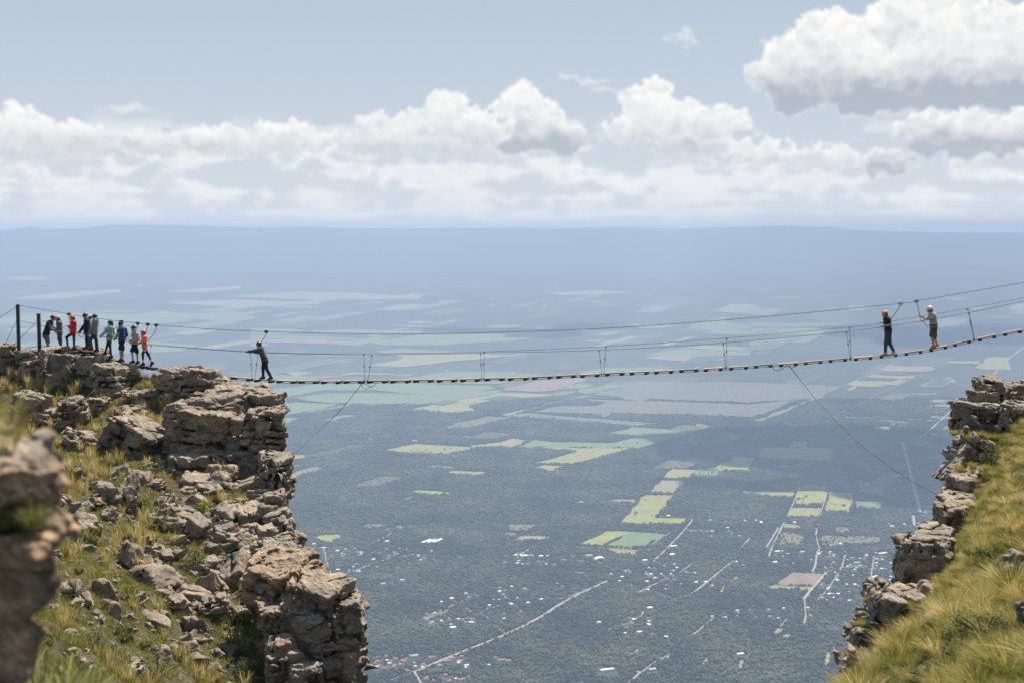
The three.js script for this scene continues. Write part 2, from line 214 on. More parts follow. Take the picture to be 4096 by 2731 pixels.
 ["h",-196,-9264,-88,-9474,62,-9382,-45,-9171],["k",-3802,-10505,-3566,-10967,-3429,-10826,-3665,-10364],["e",-1847,-9960,-1744,-10162,-1613,-10057,-1716,-9856],["g",-40,-15428,385,-16260,466,-16205,41,-15373],
 ["k",1359,-15437,1794,-16289,2169,-16268,1734,-15417],["e",-3041,-7882,-2808,-8338,-2691,-8313,-2923,-7857],["e",952,-12488,1351,-13269,1463,-13159,1064,-12378],["h",-1481,-6781,-1414,-6913,-1318,-6908,-1385,-6776],
 ["h",2012,-9997,2290,-10543,2346,-10523,2067,-9977],["e",-3888,-15761,-3779,-15974,-3598,-15790,-3707,-15576],["o",2356,-14761,2634,-15305,2906,-15078,2628,-14533],["e",-4444,-13567,-4019,-14399,-3773,-14304,-4198,-13472],
 ["g",3599,-12768,3988,-13529,4216,-13514,3827,-12753],["o",-1071,-13996,-957,-14219,-743,-14091,-857,-13869],["g",1680,-13526,1984,-14122,2225,-13925,1920,-13329],["c",2832,-9828,3036,-10226,3196,-10222,2993,-9824],
 ["o",2452,-8321,2515,-8443,2693,-8360,2630,-8237],["e",-189,-11254,121,-11861,216,-11758,-95,-11151],["g",-5233,-13433,-4956,-13975,-4797,-13809,-5074,-13266],["t",5172,-14753,5415,-15230,5588,-15093,5345,-14616],
 ["k",1510,-6054,1706,-6438,1770,-6366,1574,-5982],["k",-3246,-10307,-3088,-10616,-2904,-10589,-3061,-10280],["k",-3973,-11733,-3666,-12334,-3472,-12279,-3779,-11678],["c",-405,-7928,-158,-8411,-16,-8341,-263,-7858],
 ["t",-1499,-15097,-1191,-15700,-829,-15686,-1137,-15083],["k",-702,-6086,-572,-6341,-464,-6313,-594,-6058],["h",-1571,-10476,-1355,-10900,-1084,-10882,-1301,-10458],["o",-1185,-15172,-704,-16114,-525,-16044,-1006,-15102],
 ["e",-4151,-12186,-3908,-12661,-3727,-12631,-3970,-12155],["k",3927,-13985,4033,-14193,4275,-14076,4169,-13868],["e",2899,-14155,3338,-15016,3606,-14912,3166,-14051],["c",2056,-7278,2149,-7460,2204,-7387,2110,-7205],
 ["c",-2507,-9088,-2444,-9211,-2351,-9187,-2414,-9064],["t",-3853,-14469,-3656,-14855,-3462,-14716,-3659,-14331],["o",2440,-12447,2739,-13032,2871,-12995,2572,-12410],["e",-471,-5767,-418,-5871,-383,-5843,-437,-5739],
 ["k",-3117,-7653,-2870,-8135,-2804,-8083,-3050,-7602],["k",-1985,-11639,-1860,-11884,-1715,-11799,-1840,-11554],["e",270,-10917,442,-11255,603,-11140,431,-10802],["e",-3167,-13018,-2899,-13542,-2768,-13383,-3036,-12858],
 ["g",698,-13811,822,-14054,906,-14005,782,-13762],["k",2388,-9219,2541,-9518,2699,-9510,2546,-9211],["h",-3157,-10789,-2869,-11352,-2764,-11306,-3052,-10743],["k",637,-6555,806,-6886,967,-6858,798,-6527],
 ["g",-2108,-14108,-1678,-14950,-1486,-14900,-1916,-14058],["t",1287,-12309,1602,-12926,1680,-12917,1365,-12301],["k",-3825,-12838,-3488,-13498,-3302,-13466,-3639,-12807],["k",2583,-10515,2885,-11106,2992,-11015,2690,-10424],
 ["e",2986,-10785,3311,-11422,3582,-11406,3257,-10769],["o",-3423,-14626,-3040,-15376,-2780,-15301,-3163,-14551],["h",-1060,-10178,-843,-10602,-702,-10423,-918,-9999],["h",1743,-9466,1975,-9921,2148,-9856,1916,-9401],
 ["o",3953,-13427,4297,-14101,4546,-14050,4201,-13376],["o",237,-9495,344,-9705,449,-9667,342,-9457],["o",4122,-11353,4302,-11706,4432,-11651,4252,-11298],["h",-3044,-9451,-2730,-10065,-2637,-10007,-2951,-9393],
 ["e",-4193,-11220,-4031,-11538,-3861,-11318,-4024,-10999],["t",-2703,-12028,-2409,-12603,-2218,-12592,-2511,-12018],["o",696,-9267,761,-9394,911,-9287,847,-9161],["g",2897,-16111,3009,-16330,3351,-16285,3239,-16066],
 ["e",-1747,-6419,-1574,-6757,-1473,-6668,-1646,-6330],["g",5167,-14535,5550,-15285,5764,-15161,5381,-14411],["k",-1968,-11733,-1803,-12055,-1687,-11934,-1852,-11612],["c",-4227,-10573,-3943,-11129,-3771,-11066,-4054,-10511],
 ["e",516,-11687,614,-11879,803,-11816,706,-11624],["e",1369,-10595,1627,-11100,1792,-11077,1534,-10572],["c",-3069,-7814,-2954,-8040,-2824,-7892,-2939,-7666],["e",-2179,-13589,-2062,-13817,-1886,-13718,-2003,-13490],
 ["h",2700,-8948,2817,-9177,2916,-9174,2799,-8945],["c",-42,-10458,58,-10655,237,-10598,137,-10401],["e",-267,-7511,-141,-7759,13,-7693,-114,-7446],["g",3458,-14968,3670,-15384,3895,-15277,3682,-14861],
 ["e",2894,-13671,3221,-14312,3521,-14208,3193,-13566],["k",3205,-14880,3451,-15362,3575,-15329,3329,-14848],["t",-363,-12687,-243,-12923,-132,-12881,-253,-12645],["k",-1381,-10230,-1270,-10447,-1056,-10410,-1167,-10193],
 ["g",-3268,-13403,-2983,-13960,-2670,-13918,-2954,-13361],["k",-1012,-14716,-728,-15272,-368,-15226,-652,-14670],["e",1730,-6951,1833,-7153,1870,-7111,1767,-6909],["c",1119,-7516,1215,-7704,1278,-7625,1182,-7437],
 ["k",-500,-10307,-245,-10805,-77,-10622,-332,-10124],["h",-1117,-10807,-859,-11313,-745,-11248,-1003,-10742],["k",3479,-16131,3638,-16441,3918,-16433,3760,-16123],["k",-3281,-13486,-2884,-14264,-2819,-14205,-3216,-13427],
 ["t",-2479,-15680,-2183,-16259,-1949,-16188,-2245,-15609],["o",4780,-15829,4898,-16060,5096,-15862,4978,-15632],["g",-3042,-14265,-2658,-15016,-2530,-14910,-2914,-14159],["h",-1026,-6903,-832,-7282,-738,-7264,-932,-6884],
 ["k",1389,-6174,1478,-6348,1517,-6304,1428,-6130],["t",-3248,-13231,-3147,-13429,-2899,-13362,-3000,-13165],["t",-3193,-12932,-3010,-13291,-2753,-13268,-2936,-12910],["g",-1362,-13013,-1056,-13613,-958,-13547,-1264,-12947],
 ["h",-80,-10159,219,-10744,441,-10685,143,-10100],["g",-373,-13491,-178,-13871,114,-13845,-81,-13465],["k",-2467,-10829,-2329,-11100,-2135,-10931,-2273,-10660],["g",-3404,-11955,-3029,-12688,-2951,-12625,-3325,-11893],
 ["k",-2524,-13712,-2165,-14415,-1882,-14310,-2241,-13607],["k",3087,-14220,3543,-15113,3643,-14989,3187,-14095],["o",-2500,-14470,-2302,-14857,-2183,-14781,-2381,-14394],["g",-3818,-13068,-3576,-13542,-3464,-13436,-3706,-12962],
 ["o",4636,-13122,4845,-13531,5053,-13525,4844,-13116],["e",1999,-6804,2115,-7030,2178,-6997,2063,-6770],["k",-3666,-13497,-3522,-13778,-3393,-13611,-3537,-13329],["h",1450,-14898,1818,-15619,1968,-15568,1600,-14847],
 ["k",-1945,-10623,-1637,-11226,-1395,-11204,-1703,-10600],["k",1898,-10030,2006,-10240,2129,-10207,2022,-9997],["e",1243,-6448,1395,-6745,1460,-6723,1308,-6426],["o",4004,-13675,4104,-13870,4437,-13801,4337,-13606],
 ["k",-2099,-10382,-1821,-10928,-1573,-10879,-1852,-10333],["o",1246,-14904,1539,-15478,1783,-15454,1490,-14881],["k",872,-7835,977,-8041,1132,-7951,1026,-7745],["k",1938,-11977,2230,-12548,2469,-12517,2177,-11946],
 ["g",1691,-13655,2114,-14484,2253,-14420,1830,-13592],["o",3874,-13210,4249,-13944,4443,-13882,4068,-13148],["h",-1530,-6946,-1467,-7070,-1343,-7039,-1406,-6915],["k",1003,-10937,1092,-11110,1258,-10982,1169,-10809],
 ["k",-1398,-11200,-1306,-11380,-1213,-11328,-1305,-11148],["g",3961,-12318,4050,-12493,4177,-12441,4088,-12266],["g",-4280,-12000,-4077,-12399,-3852,-12389,-4055,-11991],["g",-1542,-12396,-1239,-12990,-1078,-12883,-1381,-12289],
 ["o",-1131,-8217,-990,-8494,-908,-8441,-1050,-8164],["e",-1866,-10173,-1697,-10503,-1444,-10487,-1612,-10157],["t",-6433,-17874,-6206,-18319,-5729,-18031,-6004,-17718],["t",-5634,-15637,-5234,-16459,-4659,-16898,-4593,-16571,-5116,-15734],
 ["t",-4148,-16751,-3357,-17552,-3268,-17209,-3667,-16706],["t",-3239,-16323,-2527,-16942,-1074,-16593,-1047,-16171,-2401,-16090],["t",334,-16941,1061,-17148,1522,-16902,561,-16608],["g",-5068,-14051,-4663,-14648,-3800,-14501,-2971,-14959,-2551,-14370,-3751,-13579,-4844,-13425],
 ["g",-4372,-12103,-3856,-12655,-2704,-12282,-2768,-11814,-3663,-11479,-4215,-11665],["g",-4006,-11080,-3625,-11360,-3092,-11171,-3412,-10685,-3849,-10643],["t",-3978,-15610,-3068,-16027,-2013,-15713,-2920,-15247],["t",-4738,-13129,-4369,-13417,-3917,-13167,-4290,-12892],
 ["g",-2495,-13508,-2065,-13481,-1936,-13283,-2114,-13031,-2418,-13089],["g",-2404,-13011,-1760,-12935,-1216,-12729,-1338,-12611,-2359,-12765],["g",-1320,-12538,-755,-13172,-114,-13425,411,-13179,208,-12866,-61,-12549,-107,-12601,-891,-12318,-1121,-12311],["g",-1952,-10544,-1668,-10499,-1367,-10310,-1635,-10050,-1850,-9987],
 ["g",-823,-10296,-534,-10705,29,-10709,74,-10360,-86,-10079,-730,-10074],["g",-1685,-9724,-1338,-10087,-732,-10101,-440,-10022,-176,-9968,-114,-9804,-404,-9529,-691,-9528,-963,-9742,-1292,-9735,-1448,-9463,-1561,-9289],["g",-1431,-9349,-1270,-9574,-839,-9581,-544,-9471,-435,-9259,-589,-9057,-888,-8973,-1278,-9114],["g",-1527,-9086,-1090,-8973,-1237,-8627,-1373,-8426],
 ["g",-1362,-8354,-1245,-8330,-1290,-8097,-1319,-8052],["p",-2355,-12743,-1328,-12612,-1501,-12397,-2304,-12468],["p",-1936,-13283,-1577,-13451,-864,-13331,-835,-13186,-1634,-13099],["t",-2296,-12425,-2149,-12383,-2082,-12257,-2254,-12196],
 ["t",-1694,-10614,-1636,-10704,-1460,-10652,-687,-10585,-776,-10496,-1163,-10574,-1371,-10338,-1604,-10444],["t",-543,-7471,-472,-7413,-515,-7383],["t",-305,-7568,-238,-7608,-247,-7541],["t",-771,-7440,-684,-7660,-679,-7636,-757,-7413],
 ["t",-742,-7264,-590,-7357,-666,-7275],["t",-2047,-13908,-788,-13750,-772,-13649,-1618,-13804],["y",-1146,-11024,-918,-11376,-879,-11540,-996,-11702,-729,-11776,-100,-11717,210,-11851,-99,-11584,-600,-11192,-844,-10971],["y",-638,-8705,-456,-9114,-259,-9440,-82,-9641,277,-9558,311,-9501,-79,-9259,-215,-9086,-269,-8837,-205,-8678,-363,-8551],
 ["y",-653,-7069,-499,-7319,-308,-7246,-171,-7192,-323,-6967,-509,-7000],["y",-232,-7246,-63,-7375,3,-7509,76,-7432,3,-7192,-171,-7192],["y",-1138,-6967,-967,-6950,-1013,-6835,-1081,-6739],["y",-1071,-6646,-981,-6646,-1042,-6526],
 ["o",-1147,-11901,-932,-12131,-743,-12016,-57,-11852,211,-11954,-100,-11750,-996,-11702],["o",-1669,-11677,-1468,-11753,-1034,-11836,-1104,-11633,-1534,-11583],["o",-591,-9528,-83,-9750,-82,-9586,-389,-9172,-712,-8891,-593,-9114,-443,-9289],["t",766,-14055,984,-14022,969,-13944,772,-13976],
 ["t",623,-12633,832,-12795,848,-12741,741,-12556],["t",1054,-11535,1213,-11649,1562,-11648,1802,-11505,1646,-11318,1267,-11353],["t",1489,-12203,1649,-12303,2038,-12138,2198,-12093,2006,-11944,1696,-11982],["t",194,-8973,505,-9501,525,-9471,213,-8946],
 ["t",-72,-8501,138,-8864,131,-8810,-34,-8426],["t",1377,-10864,1632,-11224,1647,-11211,1397,-10833],["y",736,-13133,985,-13311,1061,-13260,868,-13050],["y",1041,-8097,1123,-7986,1051,-7942],
 ["y",20,-7192,663,-7167,596,-7132,295,-6661,100,-6708,323,-7052,309,-7097,101,-7139],["g",720,-12519,1262,-13077,1311,-13075,1035,-12698,1070,-12547,924,-12477],["g",450,-13422,922,-13876,1181,-13867,1641,-13803,1405,-13518,1109,-13613,689,-13376],["g",1547,-13428,1862,-13452,1851,-13370,1587,-13344],
 ["g",1770,-13212,2002,-13443,2238,-13345,2186,-13027,1851,-13088],["g",1876,-13410,2232,-13939,2307,-13760,2252,-13426],["g",1037,-11635,1441,-12099,1490,-12132,1694,-11961,1998,-11897,1953,-11629,1558,-11615,1212,-11642],["g",486,-10647,696,-10943,1057,-10935,1377,-10864,1114,-10693,860,-10524,619,-10470],
 ["g",298,-9749,493,-10132,600,-10020,531,-9856,434,-9830],["g",447,-9639,462,-9803,668,-10019,821,-10044,650,-9746,514,-9529],["g",519,-7668,680,-7942,1026,-7751,773,-7394,664,-7174,26,-7192,116,-7451,204,-7375,530,-7338,685,-7588],["p",-83,-9750,238,-10303,497,-10386,554,-10272,445,-10077,298,-9749,165,-9641],
 ["s",550,-9529,911,-10209,1699,-10103,2280,-9887,1983,-9289,1525,-9057,1099,-9201,764,-9349],["s",451,-9259,1088,-9114,1511,-8973,1860,-9201,1698,-8891,1511,-8476,1408,-8354,1137,-8451,605,-8576,544,-8330,523,-8501,121,-8576,299,-8891,527,-8891,613,-9086],["s",-72,-8426,89,-8576,309,-8426,612,-8235,848,-8120,684,-7986,302,-8235],["d",610,-8551,818,-8784,1013,-8757,863,-8576],
 ["d",920,-8501,998,-8627,1083,-8526,1012,-8466],["d",824,-9230,1298,-9143,1250,-9046],["d",1705,-9511,1759,-9589,2043,-9501,1978,-9397,1765,-9429],["t",3014,-13280,3168,-13471,3472,-13397,3362,-13123,3190,-13141],
 ["t",2779,-10698,2915,-10970,3235,-10883,3084,-10587,2832,-10653],["t",3084,-10587,3198,-10813,3229,-10751,3151,-10651],["t",2592,-10364,2663,-10491,2967,-10395,2905,-10259,2662,-10304],["t",2239,-9546,2391,-9882,2402,-9865,2251,-9535],
 ["t",2978,-10061,3186,-10294,3199,-10237,3144,-10022],["t",3108,-9944,3252,-9950,3230,-9893,3101,-9907],["t",2672,-9086,2763,-9231,2909,-9210,2855,-9057],["t",4153,-12948,4245,-13056,4454,-12947,4539,-12777],
 ["t",4359,-13285,4509,-13558,4737,-13481,4626,-13164],["t",1408,-7210,1492,-7413,1560,-7394,1509,-7174],["g",2104,-12534,2651,-12913,2700,-12870,2376,-12478,2249,-12196,2062,-12280],["g",2252,-13426,2573,-13527,3023,-13361,2801,-12978,2180,-12988],
 ["o",2344,-13975,2534,-13872,3246,-13805,3168,-13556,2287,-13633],["o",1908,-8339,1945,-8417,2128,-8388,2101,-8306],["o",2284,-9903,2310,-9886,1455,-8189,1385,-8143,1878,-9114],["o",3373,-13243,3583,-13139,3557,-13077],
 ["y",2372,-9990,2454,-10177,2726,-10106,2799,-10239,2852,-10180,2720,-9943],["y",2369,-9980,2606,-9907,2572,-9835,2380,-9898],["y",3324,-11046,3386,-11196,3695,-11165,3620,-10986],["y",3538,-10783,3832,-11374,3986,-11324,3749,-10644,3555,-10663],
 ["y",2699,-9499,2865,-9526,2835,-9451,2695,-9458],["y",2290,-8244,2322,-8292,2477,-8244,2454,-8189],["y",2574,-8864,2714,-8973,2820,-8946,2752,-8837],["y",1995,-7834,2081,-7964,2144,-7942,2084,-7792],
 ["y",1191,-6867,1281,-7203,1619,-7156,1528,-6739,1422,-6755,1303,-6802],["y",3435,-9893,3517,-10046,3630,-9983,3546,-9831],["b",935,-6523,1008,-6730,1040,-6742,1079,-6897,1178,-6881,1095,-6479,988,-6479],["y",102,-6553,144,-6637,253,-6613,201,-6523,219,-6479,165,-6494],
 ["y",675,-6281,743,-6529,853,-6502,789,-6268],["y",439,-5428,563,-5879,678,-5871,635,-5720,552,-5407],["y",322,-4841,346,-4865,432,-4841,416,-4784,380,-4787],["g",821,-6365,853,-6502,963,-6464,933,-6345],
 ["g",330,-4907,439,-5145,559,-5099,474,-4890],["g",181,-4519,195,-4536,238,-4529,232,-4504],["t",577,-5932,660,-6227,769,-6214,701,-5994,684,-5920],["t",393,-5731,423,-5784,509,-5770,500,-5708],
 ["t",255,-5697,282,-5754,298,-5731,283,-5686],["t",3,-4993,33,-5072,145,-5069,117,-5010,52,-5001],["b",409,-5307,443,-5428,552,-5407,511,-5278],["b",235,-4941,347,-5160,440,-5149,312,-4907],
 ["b",524,-5297,555,-5397,670,-5387,634,-5278],["c",-17,-5239,-1,-5282,103,-5268,50,-5154,-5,-5154],["c",-36,-5108,-21,-5136,26,-5127,-5,-5045],["c",642,-5145,655,-5182,759,-5173,750,-5136],
 ["b",-714,-5054,-682,-5099,-612,-5099,-643,-4975,-669,-4975],["b",-437,-5932,-405,-5986,-262,-5932,-268,-5871,-341,-5895],["c",-574,-5211,-540,-5307,-454,-5288,-499,-5211],["c",-477,-5182,-424,-5258,-349,-5268,-418,-5182],
 ["c",-419,-6568,-382,-6628,-256,-6598,-279,-6538],["y",-294,-6436,-267,-6494,-114,-6450,-127,-6365,-272,-6379],["y",-160,-6538,-56,-6547,-61,-6508],["y",1228,-6538,1268,-6643,1368,-6619,1311,-6508],
 ["y",953,-5920,981,-5981,1197,-5944,1171,-5836,1067,-5859],["y",1135,-5663,1167,-5784,1292,-5793,1262,-5697],["y",1076,-5438,1124,-5608,1232,-5597,1186,-5421],["y",1233,-5543,1344,-5956,1444,-5932,1333,-5522],
 ["y",1010,-5211,1034,-5297,1083,-5258,1072,-5205],["y",1088,-4915,1088,-4949,1172,-4941,1166,-4907],["y",779,-4327,818,-4360,930,-4340,911,-4297],["b",1171,-5789,1220,-5969,1331,-5961,1293,-5800],
 ["g",1461,-5932,1523,-6187,1631,-6187,1558,-5908],["g",1402,-5742,1509,-5720,1461,-5564,1374,-5608],["g",1603,-5490,1655,-5670,1808,-5663,1747,-5469],["g",1014,-4421,1038,-4469,1055,-4469,1034,-4421],
 ["c",938,-4932,995,-5154,1060,-5090,1030,-4932],["c",1188,-5127,1208,-5230,1265,-5220,1239,-5127],["c",1095,-5019,1137,-5090,1333,-5054,1302,-4949,1133,-4949],["c",1098,-4591,1110,-4629,1176,-4614,1162,-4569],
 ["p",819,-4366,910,-4526,998,-4504,936,-4353],["y",482,-3529,491,-3578,520,-3643,529,-3644,502,-3587,484,-3524],["y",572,-3516,586,-3569,620,-3643,627,-3641,582,-3524],["y",387,-3587,421,-3647,425,-3644,391,-3573],
 ["y",736,-3799,745,-3814,764,-3809,744,-3764],["y",426,-3481,439,-3500,445,-3494,439,-3477],["y",499,-3468,529,-3474,525,-3464],["y",793,-3542,826,-3643,837,-3643,805,-3538],
 ["b",633,-4261,658,-4346,665,-4346,642,-4261],["b",721,-3809,743,-3867,747,-3851,727,-3809],["c",-259,-3958,-233,-4037,-189,-4078,-173,-4060,-215,-3980],
];
const ROADS = [
 [17,-244,-3481,-205,-3542,-159,-3610,-101,-3695,-57,-3754,-17,-3814,12,-3861,42,-3915,105,-4037,118,-4078,186,-4217,243,-4313,302,-4413],[9,-244,-3481,-233,-3438,-216,-3365],[7,-297,-3418,-244,-3481],[7,-387,-3551,-342,-3615],
 [7,-150,-3947,-121,-3992,-87,-4043],[7,-192,-4084,-140,-4180],[7,-80,-4060,-37,-4119],[7,-388,-4561,-357,-4620],
 [9,-569,-4448,-507,-4555,-447,-4659,-405,-4744],[13,-562,-4824,-498,-4808,-387,-4792,-298,-4768],[7,-517,-4890,-479,-5001,-434,-5136],[7,-727,-4882,-547,-4890],
 [11,32,-4784,77,-4907],[11,481,-4705,532,-4849,645,-5201,696,-5387],[11,381,-4255,424,-4333,479,-4421],[11,502,-4211,540,-4236,613,-4393,639,-4455,726,-4651],
 [9,565,-4569,608,-4667],[9,796,-4865,854,-5037],[9,676,-4366,718,-4462],[9,285,-4890,365,-4874,482,-4857],
 [6,474,-4890,579,-5136],[10,872,-4752,903,-4874],[10,881,-4865,935,-5037,992,-5220],[10,971,-5108,1032,-5317],
 [10,972,-4526,1004,-4629,1045,-4800,1066,-4857],[10,796,-4865,841,-5001],[10,1103,-5090,1136,-5211],[10,1229,-4434,1269,-4599,1317,-4784],
 [15,874,-4187,929,-4320,1015,-4519],[15,1501,-5230,1558,-5448],[7,1082,-4591,1137,-4776],[7,1220,-5981,1269,-6200],
 [7,1060,-5407,1218,-5969],[7,1193,-5438,1334,-5944],[24,1600,-5500,1704,-5932,1822,-6436,1981,-7100,2047,-7391],[22,2162,-7490,2325,-7834,2749,-8784,3140,-9602,3453,-10216,3683,-10709,4065,-11478,4375,-12054],
 [9,1813,-8166,2050,-8678,2459,-9510,2720,-9943,2967,-10395],[14,2296,-9886,2817,-10784,3236,-11533],[16,625,-11447,1088,-12218,2307,-13760],[10,284,-3397,296,-3418,316,-3468,332,-3494],
 [10,315,-3489,319,-3468],[10,715,-3809,740,-3867],[8,487,-3799,510,-3840],[8,374,-4014,380,-4049],
 [8,818,-3909,840,-3992],[8,311,-3629,334,-3671],[8,368,-3739,376,-3754],[6,479,-4421,520,-4483,565,-4569],
 [6,77,-4907,181,-4907,285,-4890],[6,613,-4393,556,-4441,479,-4421],[6,-41,-4752,32,-4776,110,-4736,278,-4659],[6,143,-4193,210,-4268],
 [6,903,-4874,971,-5108],[6,1066,-4857,1103,-5090],[6,872,-4752,955,-4752,1034,-4752,1128,-4736,1229,-4752,1304,-4736],[6,1015,-4519,1082,-4591,1183,-4569,1251,-4526],
 [6,972,-4526,1015,-4519],[6,582,-4333,634,-4441],[6,1082,-4591,969,-4294,909,-4168],[6,1229,-4752,1123,-4387],
 [6,928,-4333,1070,-4307],[6,-405,-4744,-387,-4792],[6,-298,-4768,-167,-4736],[6,-659,-4659,-548,-4614,-447,-4659],
 [6,-651,-4865,-617,-4659,-569,-4448],[5,-87,-4043,-62,-4095],[5,-230,-3980,-150,-3947],[5,-135,-3872,-59,-3925,-17,-3814],
 [5,-369,-3507,-306,-3524,-244,-3481],[6,332,-3494,368,-3569,401,-3615],[6,510,-3840,574,-3980],[6,840,-3992,878,-4192],
 [6,740,-3867,786,-3980],[6,231,-3830,320,-3915,377,-4014],
];
